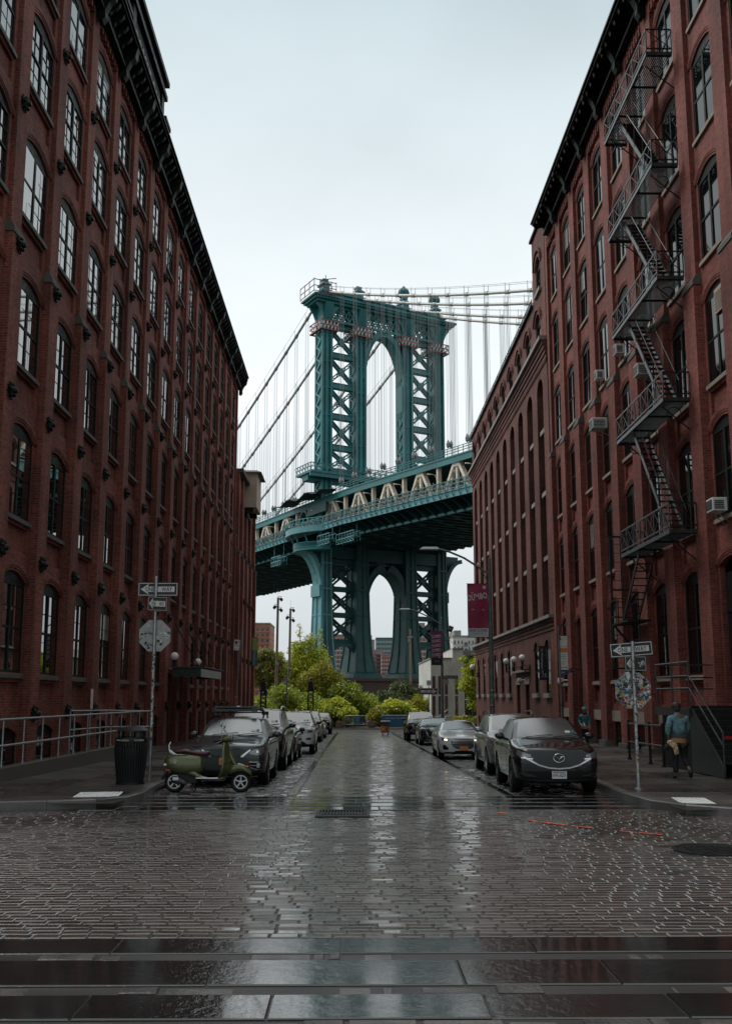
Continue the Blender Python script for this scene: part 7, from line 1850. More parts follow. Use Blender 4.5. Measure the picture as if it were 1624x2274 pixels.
# black lattice columns of the old rail gantry
for x, l in ((-8.0, 'black lattice iron column with a ball top beside the low brick block'), (-3.75, 'black lattice iron column with a ball top standing in the middle of the bushes')):
    t = thing('lattice_column', l, 'iron column', (x, 89, -1.0), 0, 'black lattice columns')
    m = MB(); s = .26
    for sx in (-s, s):
        for sy in (-s, s): m.beam((sx, sy, 0), (sx * .85, sy * .85, 3.4), .09, .09)
    for k in range(9):
        za, zb_ = .1 + k * .36, .1 + (k + 1) * .36
        for sy in (-s, s): m.beam((-s * .95, sy * .95, za), (s * .95, sy * .95, zb_), .05, .05); m.beam((s * .95, sy * .95, za), (-s * .95, sy * .95, zb_), .05, .05)
        for sx in (-s, s): m.beam((sx * .95, -s * .95, za), (sx * .95, s * .95, zb_), .05, .05)
    m.build('lattice', 'iron', t); m = MB(); m.box(-.36, .36, -.36, .36, 3.4, 3.5); m.frustum((0, 0, 3.5), .5, .5, (0, 0, 4.3), .36, .36); m.frustum((0, 0, 4.3), .44, .44, (0, 0, 4.42), .1, .1); m.sphere((0, 0, 4.52), .11, 10); m.build('cap', 'iron', t)
# camera poles
for x, y, h, l in ((-7.75, 100, 13.0, 'taller brown timber pole with spotlights behind the bushes'), (-6.85, 106, 12.4, 'shorter brown timber pole with spotlights behind the bushes')):
    t = thing('timber_pole', l, 'pole', (x, y, -1.0), 0, 'timber light poles')
    m = MB(); m.tube([(0, 0, 0), (.1, 0, h)], [.17, .12], 9); m.build('pole', 'wood', t, 50)
    for dz_, s in ((.2, 1), (-.6, -1), (-.9, 1)): m = MB(); m.lathe([(.05, 0), (.19, .05), (.22, .3), (.001, .32)], (0, 0, 0), 10); m.xf(Matrix.Translation((s * .45 + .1, -.1, h + dz_ - .3)) @ Matrix.Rotation(R(-130 * s), 4, 'Y')); m.tube([(.1, 0, h + dz_ - .1), (s * .4 + .1, 0, h + dz_ - .1)], .025, 5); m.build('spot_lamp', 'iron', t, 50)
    m = MB(); m.tube([(.1, 0, h), (.1, 0, h + .9)], .015, 4); m.box(-.05, .25, -.3, .3, h * .47, h * .47 + .25); m.build('fittings', 'galv', t)
t = thing('timber_pole', 'slim pale timber pole in front of the bridge pier', 'pole', (6.6, 112, -1.0)); m = MB(); m.tube([(0, 0, 0), (0, 0, 10.6)], [.15, .10], 8); m.build('pole', 'wood', t, 50); m = MB(); m.box(-.3, .3, -.1, .1, 9.6, 9.75); m.box(-.25, -.05, -.2, -.02, 9.1, 9.5); m.build('fittings', 'galv', t)
t = thing('sign_post', 'thin black post with a small one way arrow pointing away from the white building', 'sign post', (7.35, 95, -1.0)); m = MB(); m.tube([(0, 0, 0), (0, 0, 4.3)], .04, 8); m.build('pole', 'iron', t, 50)
one_way(t, (-.05, 3.45), 1.75, .62, -.06, 0, 0, True); e = MB().box(-.22, .22, -.06, -.045, 4.0, 4.5).build('route_sign', 'signW', t); text('60', e, (0, -.063, 4.25), 'ink', .28, .2)
# ------------------------------------------------------------------ scooter: local x forwards, y across (street side -y), z up
def loft_x(mb, secs, n=16, cap=True):
    """body lofted along x through superellipse sections (x, zc, half width, half height, squareness)"""
    rows = []
    for (x, zc, hw, hh, p) in secs:
        row = []
        for k in range(n):
            q = 2 * math.pi * k / n; c, s = math.cos(q), math.sin(q)
            row.append((x, hw * math.copysign(abs(c) ** p, c), zc + hh * math.copysign(abs(s) ** p, s)))
        rows.append(row)
    vs = [v for r in rows for v in r]; fs = []
    for i in range(len(rows) - 1):
        for k in range(n): fs.append((i * n + k, i * n + (k + 1) % n, (i + 1) * n + (k + 1) % n, (i + 1) * n + k))
    if cap: fs += [tuple(range(n))[::-1], tuple((len(rows) - 1) * n + k for k in range(n))]
    return mb.add(vs, fs)
t = thing('scooter', 'olive green motor scooter with a maroon saddle parked across the front of the charcoal crossover', 'scooter', (-3.90, 21.95, road_z(21.95)), 0)
t.rotation_euler = (R(-6), 0, R(-2))
def sub(o, lv=2):
    s = o.modifiers.new('s', 'SUBSURF'); s.levels = lv; s.render_levels = lv
    for p in o.data.polygons: p.use_smooth = True
    return o
m = MB(); loft_x(m, [(-.23, .64, .06, .08, .8), (-.18, .645, .15, .15, .75), (-.05, .635, .21, .20, .75), (.12, .60, .24, .235, .75), (.30, .595, .24, .235, .75), (.45, .60, .22, .22, .75), (.58, .61, .17, .20, .75), (.65, .62, .10, .17, .8)]); sub(m.build('rear_cowl', 'vespa', t))
m = MB(); loft_x(m, [(-.16, .50, .15, .05, .7), (.1, .47, .17, .06, .7), (.38, .44, .17, .09, .7), (.52, .36, .18, .09, .7), (.62, .29, .20, .045, .7), (.85, .275, .21, .035, .7), (1.05, .28, .20, .04, .7), (1.14, .32, .17, .06, .7)]); sub(m.build('floorboard', 'vespa', t))
# leg shield: swept sheet with rounded edges
m = MB(); rows = []
prof = [(.98, .30, .20), (1.09, .36, .25), (1.16, .50, .29), (1.165, .70, .29), (1.13, .88, .25), (1.09, 1.0, .18), (1.06, 1.08, .10)]
vs = []; nn = 9
for (x, z, hw) in prof:
    for k in range(nn):
        y = -hw + 2 * hw * k / (nn - 1); vs.append((x - .10 * (abs(y) / .29) ** 2, y, z))
N0 = len(vs)
for (x, z, hw) in prof:
    for k in range(nn):
        y = -hw + 2 * hw * k / (nn - 1); vs.append((x + .055 - .10 * (abs(y) / .29) ** 2 + .05 * max(0, 1 - abs(y) / .12), y, z))
fs = []
for i in range(len(prof) - 1):
    for k in range(nn - 1):
        a = i * nn + k; fs += [(a, a + 1, a + nn + 1, a + nn), (N0 + a, N0 + a + nn, N0 + a + nn + 1, N0 + a + 1)]
bd = [k for k in range(nn)] + [i * nn + nn - 1 for i in range(1, len(prof))] + [(len(prof) - 1) * nn + k for k in range(nn - 2, -1, -1)] + [i * nn for i in range(len(prof) - 2, 0, -1)]
for a, b in zip(bd, bd[1:] + bd[:1]): fs.append((a, b, N0 + b, N0 + a))
m.add(vs, fs); sub(m.build('leg_shield', 'vespa', t))
m = MB(); m.tube([(1.10, 0, 1.06), (1.20, 0, .82), (1.31, 0, .62), (1.38, .05, .40), (1.47, .06, .23)], [.055, .06, .05, .035, .03], 10); m.build('steering_column', 'vespa', t, 60)
m = MB(); loft_x(m, [(1.18, .45, .03, .05, 1), (1.24, .48, .085, .10, .9), (1.36, .53, .11, .11, .9), (1.50, .53, .11, .09, .9), (1.62, .46, .09, .07, .9), (1.70, .38, .05, .04, 1)]); sub(m.build('front_fender', 'vespa', t))
m = MB(); m.sphere((1.60, -.085, .55), .03, 8, 1.6, .5, .7); m.build('reflector', 'amber', t, 180)
m = MB(); loft_x(m, [(1.00, 1.12, .05, .05, 1), (1.06, 1.14, .10, .075, .9), (1.14, 1.16, .115, .095, .9), (1.21, 1.16, .105, .09, .9), (1.25, 1.16, .075, .07, 1)]); sub(m.build('headset', 'vespa', t))
m = MB(); m.lathe([(.001, .03), (.05, .022), (.075, .0), (.082, -.02)], (0, 0, 0), 18, 'x'); m.xf(Matrix.Translation((1.25, 0, 1.165))); m.build('headlight', 'lamp', t, 60)
for s in (1, -1):
    m = MB(); m.tube([(1.08, 0, 1.13), (1.03, s * .16, 1.11), (.93, s * .32, 1.08)], .014, 8); m.build('handlebar', 'chrome', t, 60)
    m = MB(); m.tube([(1.00, s * .22, 1.10), (.90, s * .36, 1.07)], .021, 8); m.build('grip', 'trim', t, 60)
    m = MB(); m.tube([(1.06, s * .15, 1.12), (1.02, s * .24, 1.08), (.95, s * .34, 1.04)], .007, 5); m.build('brake_lever', 'chrome', t)
    m = MB(); m.tube([(1.04, s * .16, 1.14), (1.05, s * .20, 1.30), (1.04, s * .22, 1.40)], .007, 5); m.sphere((1.03, s * .23, 1.45), .062, 14, .35, .75, 1); m.build('mirror', 'chrome', t, 60)
m = MB(); m.prism([(1.13, -.14, 1.22), (1.05, -.15, 1.36), (1.04, 0, 1.40), (1.05, .15, 1.36), (1.13, .14, 1.22)], (.006, 0, .004)); m.build('windscreen', 'cglass', t)
m = MB(); loft_x(m, [(-.03, .86, .07, .025, .8), (.03, .875, .14, .05, .8), (.14, .875, .16, .055, .8), (.26, .885, .15, .05, .8), (.31, .865, .13, .035, .8), (.36, .86, .14, .045, .8), (.48, .84, .15, .055, .8), (.62, .825, .14, .055, .8), (.72, .835, .11, .055, .8), (.77, .83, .06, .04, .8)]); sub(m.build('saddle', 'leather', t))
m = MB(); m.tube([(.0, -.12, .80), (-.10, -.12, .86), (-.13, -.10, 1.0), (-.12, 0, 1.07), (-.13, .10, 1.0), (-.10, .12, .86), (.0, .12, .80)], .014, 8); m.tube([(-.12, -.12, .90), (.05, -.16, .80), (.28, -.17, .80)], .012, 6); m.build('grab_rail', 'chrome', t, 60)
m = MB(); m.sphere((-.21, 0, .70), .06, 10, .5, 1.2, 1); m.build('tail_lamp', 'redlens', t, 180)
for s in (1, -1): m = MB(); m.sphere((-.18, s * .15, .585), .04, 10, .9, .6, .7); m.build('indicator', 'acw', t, 180)
m = MB(); m.prism([(-.16, -.10, .48), (-.27, -.09, .28), (-.25, -.09, .27), (-.13, -.10, .44)], (0, .2, 0)); m.build('mudflap', 'trim', t)
m = MB(); m.box(-.15, -.06, -.185, -.175, .455, .485); m.build('side_reflector', 'redlens', t)
m = MB(); m.prism([(.02, -.228, .70), (.05, -.228, .685), (.08, -.228, .70), (.075, -.228, .64), (.05, -.228, .605), (.025, -.228, .64)], (0, .006, 0)); bd_ = m.build('shield_badge', 'acw', t); m = MB(); m.prism([(.033, -.230, .69), (.05, -.230, .68), (.067, -.230, .69), (.063, -.230, .645), (.05, -.230, .62), (.037, -.230, .645)], (0, .0015, 0)); m.build('badge_field', 'leather', bd_)
def sc_wheel(x, z, r, w):
    e = thing('wheel', None, None, (x, 0.02, z)); e.parent = t
    q = MB(); q.lathe([(r * .62, -w / 2 + .01), (r * .86, -w / 2), (r, -w * .25), (r * 1.02, 0), (r, w * .25), (r * .86, w / 2), (r * .62, w / 2 - .01)], (0, 0, 0), 30, 'y', False); q.build('tyre', 'tyre', e, 50)
    q = MB(); q.lathe([(r * .66, -w / 2 + .005), (r * .56, -w / 2 + .005), (r * .54, -w / 2 + .04), (r * .54, w / 2)], (0, 0, 0), 26, 'y', False)
    for k in range(5):
        a = 2 * math.pi * k / 5 + .3; q.beam((.02 * math.cos(a), -w / 2 + .02, .02 * math.sin(a)), (r * .58 * math.cos(a), -w / 2 + .015, r * .58 * math.sin(a)), .03, .03, (0, 1, 0))
    q.lathe([(.0001, -w / 2 - .01), (.04, -w / 2 - .008), (.045, -w / 2 + .03)], (0, 0, 0), 14, 'y'); q.build('rim', 'rim', e, 50)
    q = MB(); q.lathe([(r * .53, 0), (.001, 0)], (0, -w / 2 + .05, 0), 20, 'y'); q.build('hub', 'trim', e)
sc_wheel(.02, .225, .225, .12); sc_wheel(1.47, .225, .225, .12)
m = MB(); loft_x(m, [(-.04, .27, .03, .05, .9), (.02, .27, .055, .085, .9), (.14, .25, .06, .085, .9), (.26, .21, .04, .055, .9), (.32, .19, .02, .03, .9)], 12); m.xf(Matrix.Translation((0, -.16, 0))); sub(m.build('silencer', 'ironW', t), 1)
m = MB(); [m.box(.02 + .0, .14, -.226, -.219, .26 + .022 * k, .27 + .022 * k) for k in range(3)]; m.build('heat_shield', 'chrome', t)
m = MB(); m.box(.10, .52, -.10, .10, .2, .44); m.tube([(.5, -.10, .26), (.44, -.16, .03)], .014, 6); m.tube([(.5, .10, .26), (.44, .16, .03)], .014, 6); m.build('engine', 'trim', t)
m = MB(); m.tube([(.52, -.215, .30), (1.0, -.215, .30)], .012, 6); m.build('floor_trim', 'chrome', t, 60)

# ------------------------------------------------------------------ people
def skinned(name, joints, edges, mat, parent, root=0, lv=2, loc=(0, 0, 0)):
    """continuous surface grown over a jointed skeleton: joints = [(x, y, z, r) or (x, y, z, rx, ry)]"""
    me = bpy.data.meshes.new(name); me.from_pydata([j[:3] for j in joints], edges, [])
    bm = bmesh.new(); bm.from_mesh(me); ly = bm.verts.layers.skin.verify(); bm.verts.ensure_lookup_table()
    for i, j in enumerate(joints): bm.verts[i][ly].radius = (j[3], j[4] if len(j) > 4 else j[3]); bm.verts[i][ly].use_root = (i == root)
    bm.to_mesh(me); bm.free()
    o = link(name, me); s = o.modifiers.new('k', 'SKIN'); s.use_smooth_shade = True; s.use_x_symmetry = False
    b = o.modifiers.new('s', 'SUBSURF'); b.levels = lv; b.render_levels = lv
    ev = eval_mesh(o); bpy.data.objects.remove(o); ev.materials.clear(); ev.materials.append(M[mat])
    for p in ev.polygons: p.use_smooth = True; p.material_index = 0
    return link(name, ev, parent)
def hand(joints, edges, wrist, palm, fdir, tdir, curl, k0):
    """palm with five separate bent fingers; adds to the skeleton lists"""
    W_ = Vector(wrist); f = Vector(fdir).normalized(); s = Vector(tdir).normalized(); c = Vector(curl).normalized()
    pm_ = W_ + f * .045; joints.append((*pm_, .026, .015)); a = len(joints) - 1; edges.append((k0, a)); kn = W_ + f * .085
    joints.append((*kn, .030, .014)); b = len(joints) - 1; edges.append((a, b))
    for q, (off, ln) in enumerate(((.030, .070), (.010, .080), (-.010, .075), (-.028, .058))):
        p0 = kn + s * off + f * .012; p1 = p0 + f * ln * .45 + c * .010; p2 = p1 + f * ln * .22 + c * ln * .32; p3 = p2 + c * ln * .30 - f * .005
        i0 = len(joints); joints += [(*p0, .0095), (*p1, .0088), (*p2, .008), (*p3, .0065)]; edges += [(b, i0), (i0, i0 + 1), (i0 + 1, i0 + 2), (i0 + 2, i0 + 3)]
    p0 = W_ + f * .025 + s * .026; p1 = p0 + s * .022 + f * .03; p2 = p1 + f * .026 + c * .012; i0 = len(joints); joints += [(*p0, .011), (*p1, .0095), (*p2, .0075)]; edges += [(a, i0), (i0, i0 + 1), (i0 + 1, i0 + 2)]
# man walking away, back to the camera: x across, y away from the camera
px, py = 7.72, 23.4; pz = walk_z(px, py)
t = thing('person', 'person in a light denim jacket walking away by the iron stoop', 'person', (px, py, pz))
J = [(0, 0, .93, .125, .10), (0, .0, 1.10, .125, .095), (0, .02, 1.28, .15, .105), (0, .03, 1.42, .135, .09), (0, .05, 1.50, .055), (-.01, .075, 1.575, .06, .062), (-.01, .09, 1.64, .078, .092), (-.01, .09, 1.70, .068, .08),
     (-.175, .03, 1.42, .062), (-.245, .0, 1.20, .052), (-.25, .04, .97, .038), (.175, .04, 1.42, .062), (.235, .09, 1.20, .052), (.20, .22, 1.03, .038),
     (-.085, .02, .86, .095), (-.10, .09, .50, .062), (-.105, .06, .11, .042), (-.11, .10, .045, .042, .035), (-.115, .20, .035, .04, .025),
     (.085, 0, .86, .095), (.10, .05, .50, .062), (.12, -.22, .25, .045), (.12, -.30, .20, .04), (.125, -.29, .08, .035)]
E_ = [(0, 1), (1, 2), (2, 3), (3, 4), (4, 5), (5, 6), (6, 7), (3, 8), (8, 9), (9, 10), (3, 11), (11, 12), (12, 13), (0, 14), (14, 15), (15, 16), (16, 17), (17, 18), (0, 19), (19, 20), (20, 21), (21, 22), (22, 23)]
hand(J, E_, (-.25, .045, .95), 0, (0, .15, -1), (.5, .8, 0), (.9, .2, .1), 10); hand(J, E_, (.195, .235, 1.015), 0, (-.2, .8, -.4), (-.6, .0, .7), (-.8, 0, -.3), 13)
body = skinned('body', J, E_, 'skinD', t)
hd = MB()
for s in (1, -1): hd.sphere((-.01 + s * .082, .085, 1.635), .022, 8, .5, .9, 1.3)
hd.sphere((-.01, .185, 1.63), .018, 8, .8, 1, 1.3); hd.build('ears_and_nose', 'skinD', t, 180)
ja = [(0, .0, 1.0, .165, .125), (0, .0, 1.14, .168, .125), (0, .02, 1.28, .185, .13), (0, .03, 1.41, .16, .11), (0, .045, 1.49, .085), (-.185, .03, 1.40, .085), (-.258, -.005, 1.20, .072), (-.258, .035, 1.0, .055), (.185, .04, 1.40, .085), (.250, .09, 1.20, .072), (.215, .20, 1.05, .055)]
je = [(0, 1), (1, 2), (2, 3), (3, 4), (3, 5), (5, 6), (6, 7), (3, 8), (8, 9), (9, 10)]
jk = skinned('jacket', ja, je, 'denim', t)
b = MB(); b.lathe([(.085, -.04), (.082, .0), (.075, .035), (.066, .03), (.07, -.03)], (0, .045, 1.50), 18, 'z', False); b.build('collar', 'denim', jk, 60)
b = MB(); b.lathe([(.185, -.05), (.188, .0), (.178, .045)], (0, 0, 0), 22); b.xf(Matrix.Translation((0, .0, 1.0)) @ Matrix.Diagonal((1, .74, 1, 1))); b.build('waistband', 'denimD', jk, 60)
sh_ = MB(); sh_.lathe([(.170, -.10), (.180, -.02), (.16, .03)], (0, 0, 0), 22); sh_.xf(Matrix.Translation((-.01, .0, .935)) @ Matrix.Rotation(R(5), 4, 'Y') @ Matrix.Diagonal((1, .74, 1, 1))); sh_.build('shirt_tail', 'ochre', t, 60)
tr = [(0, 0, .90, .165, .12), (-.09, .02, .80, .115), (-.10, .085, .50, .085), (-.105, .06, .12, .068), (.09, 0, .80, .115), (.10, .05, .50, .085), (.12, -.20, .28, .064)]
skinned('trousers', tr, [(0, 1), (1, 2), (2, 3), (0, 4), (4, 5), (5, 6)], 'trouser', t)
for pts in ([(-.11, .05, .07, .052, .045), (-.113, .12, .05, .052, .042), (-.116, .22, .04, .045, .03)], [(.12, -.27, .24, .05, .045), (.122, -.30, .15, .052, .042), (.125, -.29, .05, .045, .03)]): skinned('shoe', pts, [(0, 1), (1, 2)], 'trim', t)
h = MB(); h.sphere((-.01, .08, 1.685), .098, 18, 1, 1.12, .78); h.sphere((-.01, .03, 1.62), .078, 14, 1.05, .75, .9); h.build('hair', 'hair', t, 180)
h = MB(); h.lathe([(.105, -.03), (.108, .01), (.095, .06), (.05, .092), (.0001, .10)], (-.01, .085, 1.69), 20); h.prism([(-.09, .17, 1.67), (.07, .17, 1.67), (.06, .27, 1.655), (-.01, .29, 1.65), (-.08, .27, 1.655)], (0, 0, .012)); h.build('cap', 'hair', t, 60)
c = MB(); rnd = random.Random(2)
pts = [(-.30, -.02, .90), (-.22, -.07, .93), (-.12, -.10, .86), (-.06, -.11, .74), (-.05, -.10, .62), (-.12, -.10, .52), (-.17, -.09, .60), (-.22, -.08, .72), (-.30, -.05, .80)]
k = len(pts); cen_ = Vector((-.18, -.11, .74))
vs = [Vector(p) for p in pts] + [cen_, Vector((-.13, -.145, .70)), Vector((-.22, -.13, .82))]
fr_ = [(0, 1, 11), (1, 2, 11), (2, 9, 11), (2, 3, 10), (2, 10, 9), (3, 4, 10), (4, 5, 10), (5, 6, 10), (6, 9, 10), (6, 7, 9), (7, 11, 9), (7, 8, 11), (8, 0, 11)]
bk = [v + Vector((.01, .045, 0)) for v in vs]; n = len(vs)
c.add(vs + bk, fr_ + [tuple(n + i for i in f[::-1]) for f in fr_] + [(i, (i + 1) % k, n + (i + 1) % k, n + i) for i in range(k)])
cl = c.build('folded_cloth', 'canvas'); sub(cl, 3); ev = eval_mesh(cl); bpy.data.objects.remove(cl); cl = link('folded_cloth', ev)
from mathutils import noise as mnoise
for v in ev.vertices: v.co += mnoise.noise_vector(v.co * 13) * .03 + mnoise.noise_vector(v.co * 30) * .008
cl.location = (px, py, pz); tag(cl, 'tan folded cloth hanging from the hand of the person in denim', 'cloth')
c = MB(); loft_x(c, [(-.40, .68, .02, .05, 1), (-.34, .72, .05, .09, 1), (-.22, .78, .05, .08, 1), (-.12, .82, .03, .05, 1)], 10); dk = c.build('dark_bag', 'trouser'); sub(dk, 1); dk.location = (px, py - .02, pz); tag(dk, 'small dark bag held under the tan cloth by the person in denim', 'bag')
# woman in a teal jacket and cap, facing the camera, beside the right wall
px, py = 9.38, 40.0; pz = walk_z(px, py)
t = thing('person', 'person in a teal jacket and green cap beside the right warehouse', 'person', (px, py, pz), R(-15))
J = [(0, 0, .84, .12, .095), (0, .0, 1.0, .108, .085), (0, -.01, 1.14, .125, .095), (0, .0, 1.24, .11, .08), (0, 0, 1.33, .048), (0, -.02, 1.39, .052, .056), (0, -.025, 1.45, .068, .08), (0, -.025, 1.51, .06, .07),
     (-.15, .0, 1.24, .052), (-.20, .02, 1.04, .044), (-.16, -.12, .90, .034), (.15, .0, 1.24, .052), (.21, .03, 1.04, .044), (.20, -.06, .84, .034),
     (-.075, 0, .77, .085), (-.08, -.02, .43, .055), (-.085, .02, .09, .038), (-.09, -.10, .035, .038, .025), (.075, 0, .77, .085), (.08, .0, .43, .055), (.085, .02, .09, .038), (.095, -.10, .035, .038, .025)]
E_ = [(0, 1), (1, 2), (2, 3), (3, 4), (4, 5), (5, 6), (6, 7), (3, 8), (8, 9), (9, 10), (3, 11), (11, 12), (12, 13), (0, 14), (14, 15), (15, 16), (16, 17), (0, 18), (18, 19), (19, 20), (20, 21)]
hand(J, E_, (-.155, -.135, .89), 0, (.4, -.8, -.2), (.5, .1, .8), (.7, .3, -.3), 10); hand(J, E_, (.20, -.07, .82), 0, (0, -.3, -1), (-.5, -.8, 0), (-.9, .1, .1), 13)
skinned('body', J, E_, 'skin', t)
hd = MB()
for s in (1, -1): hd.sphere((s * .028, -.098, 1.455), .010, 8); 
hd.build('eyes', 'ink', t, 180); hd = MB(); hd.prism([(-.012, -.095, 1.425), (.012, -.095, 1.425), (0, -.098, 1.465)], (0, -.022, -.006)); [hd.sphere((s * .072, -.02, 1.45), .02, 8, .5, .9, 1.3) for s in (1, -1)]; hd.build('nose_and_ears', 'skin', t, 60)
hd = MB(); hd.box(-.022, .022, -.094, -.088, 1.394, 1.403); hd.build('mouth', 'redlens', t)
ja = [(0, .0, .80, .165, .125), (0, .0, 1.0, .145, .115), (0, -.01, 1.14, .155, .12), (0, .0, 1.24, .135, .10), (0, 0, 1.31, .075, .07), (-.155, .0, 1.22, .075), (-.21, .02, 1.04, .064), (-.165, -.11, .91, .05), (.155, .0, 1.22, .075), (.22, .03, 1.04, .064), (.205, -.05, .87, .05)]
jk = skinned('jacket', ja, je, 'teal', t)
z_ = MB(); z_.box(-.006, .006, -.132, -.115, .82, 1.24); z_.build('zip', 'ink', jk); z_ = MB(); z_.lathe([(.09, -.05), (.115, .0), (.10, .05), (.085, .03)], (0, .02, 1.30), 16); z_.build('hood', 'trouser', jk, 60)
skinned('trousers', [(0, 0, .80, .14, .11), (-.08, 0, .70, .10), (-.08, -.01, .43, .075), (-.085, .02, .10, .06), (.08, 0, .70, .10), (.08, 0, .43, .075), (.085, .02, .10, .06)], [(0, 1), (1, 2), (2, 3), (0, 4), (4, 5), (5, 6)], 'trouser', t)
for s in (1, -1): skinned('shoe', [(s * .085, .03, .05, .045, .04), (s * .09, -.05, .045, .048, .038), (s * .094, -.13, .035, .04, .026)], [(0, 1), (1, 2)], 'trim', t)
h = MB(); h.sphere((0, .005, 1.46), .082, 14, 1, 1, 1.1); h.sphere((.06, .02, 1.36), .04, 10, .8, .8, 1.6); h.build('hair', 'hair', t, 180)
h = MB(); h.lathe([(.092, -.02), (.095, .01), (.085, .055), (.045, .08), (.0001, .087)], (0, -.02, 1.51), 20); h.prism([(-.075, -.10, 1.50), (.075, -.10, 1.50), (.065, -.175, 1.488), (0, -.195, 1.484), (-.065, -.175, 1.488)], (0, 0, .012)); cp = h.build('cap', 'tealcap', t, 60)
text('outdoor', cp, (0, -.115, 1.535), 'signW', .08, .02)
fl = MB(); fl.tube([(0, 0, 0), (0, 0, .02)], .03, 10)
ph = MB().box(-.035, .035, -.004, .004, -.07, .07).build('phone', 'acw', None, bevel=.004); ph.location = (px - .075, py - .26, pz + .90); ph.rotation_euler = (R(-20), 0, R(15)); tag(ph, 'white phone in the hand of the person in teal', 'phone')

# ------------------------------------------------------------------ vegetation
def leaves(mb, blobs, n, size, rnd, droop=.0):
    """leaf clumps scattered through the shells of several lobes, thinning out to sprays at the edge"""
    tot = sum(b[3] * b[4] * b[5] for b in blobs)
    for (x, y, z, rx, ry, rz) in blobs:
        k = max(6, int(n * rx * ry * rz / tot) if tot else 0)
        for _ in range(k):
            while True:
                d = Vector((rnd.gauss(0, 1), rnd.gauss(0, 1), rnd.gauss(0, 1)))
                if d.length > .1: break
            d.normalize(); r = rnd.random() ** .45 * (1.0 + (rnd.random() ** 4) * .28)
            p = Vector((x + d.x * rx * r, y + d.y * ry * r, z + d.z * rz * r))
            for q in range(3):
                a = Vector((rnd.gauss(0, 1), rnd.gauss(0, 1), rnd.gauss(0, .5) - droop)).normalized(); b = a.orthogonal().normalized()
                b = (b * math.cos(q * 2.1 + r * 9) + a.cross(b) * math.sin(q * 2.1 + r * 9))
                s = size * rnd.uniform(.6, 1.35); o = p + a * s * .2
                mb.add([o, o + a * s * .5 + b * s * .26, o + a * s - Vector((0, 0, s * .18)), o + a * s * .5 - b * s * .26], [(0, 1, 2, 3)])
def leaf_build(mb, name, mat, parent):
    me = bpy.data.meshes.new(name); me.from_pydata(mb.v, [], mb.f); me.materials.append(M[mat]); return link(name, me, parent)
def tree(name, label, cat, loc, blobs, n, size, mat, trunk=(2.0, .12), seed=1, group=None, droop=.3):
    rnd = random.Random(seed); t = thing(name, label, cat, loc, 0, group); m = MB()
    h, r = trunk; top = max(blobs, key=lambda b: b[2]); m.tube([(0, 0, -.1), (rnd.uniform(-.1, .1), 0, h * .5), (rnd.uniform(-.15, .15), 0, h), (top[0] * .6, top[1] * .6, max(h + .3, top[2] * .9))], [r * 1.3, r, r * .8, r * .25], 8)
    for b in blobs:
        a = Vector((rnd.uniform(-.1, .1), 0, h * rnd.uniform(.5, 1))); e = Vector(b[:3]); md = a.lerp(e, .5) + Vector((0, 0, .12 * (e - a).length)); m.tube([a, md, e], [r * .5, r * .32, r * .1], 6)
        for q in range(3): v = Vector((rnd.gauss(0, 1) * b[3], rnd.gauss(0, 1) * b[4], rnd.gauss(.3, .5) * b[5])) * .6; m.tube([e, e + v * .6, e + v], [r * .14, r * .1, r * .04], 4)
    m.build('trunk', 'bark', t, 60)
    l = MB(); leaves(l, blobs, n, size, rnd, droop); leaf_build(l, 'crown', mat, t); return t
def lobes(w, d, h, k, rnd, z0=.2):
    out = []
    for i in range(k):
        x = rnd.uniform(-.5, .5) * w; y = rnd.uniform(-.5, .5) * d; e = 1 - (2 * x / w) ** 2 * .55; z = z0 + rnd.uniform(.15, .82) * h * e
        s = rnd.uniform(.16, .30); out.append((x, y, z, w * s, d * s * 1.1, h * s * .8))
    return out
GZ = -1.03
RB = random.Random(40)
bushes = [  # px x, y distance, width, height, material, label
    (-9.6, 97, 4.2, 3.4, 'leafB', 'mid green bush against the low brick block behind the lattice column'), (-7.2, 99, 5.0, 4.0, 'leafB', 'large mid green bush between the two lattice columns'),
    (-5.0, 97.5, 3.6, 2.9, 'leafA', 'bright yellow green bush behind the thin parking sign'), (-3.4, 99.5, 4.6, 3.9, 'leafB', 'mid green bush directly behind the second lattice column'),
    (-1.7, 97.6, 3.6, 2.8, 'leafA', 'low bright bush behind the crowd barrier'), (-1.0, 103, 5.4, 4.4, 'leafB', 'broad green bush left of the park path mouth'), (-2.9, 106, 5.0, 5.0, 'leafA', 'high bright green bush below the yellowish tree'),
    (1.0, 109, 2.6, 3.6, 'leafD', 'dark green bush closing the left side of the park path'),
    (4.2, 101, 3.8, 3.0, 'leafA', 'bright yellow green bush behind the blue banner fence'), (3.6, 111, 4.2, 4.3, 'leafD', 'dark olive bush at the mouth of the path below the pier'), (6.2, 112, 4.6, 4.6, 'leafD', 'dark olive bush beneath the slim pale pole'), (7.0, 104, 3.4, 3.6, 'leafC', 'olive bush beside the white building wall'),
    (2.7, 99.5, 2.2, 1.9, 'leafC', 'small olive bush right at the edge of the path'),
]
for i, (x, y, w, h, mt, lb) in enumerate(bushes):
    rnd = random.Random(100 + i); tree('bush', lb, 'bush', (x, y, GZ), lobes(w, w * .8, h, 13, rnd), int(900 * w), .25, mt, (h * .4, .07), 200 + i, 'bushes in the park', .5)
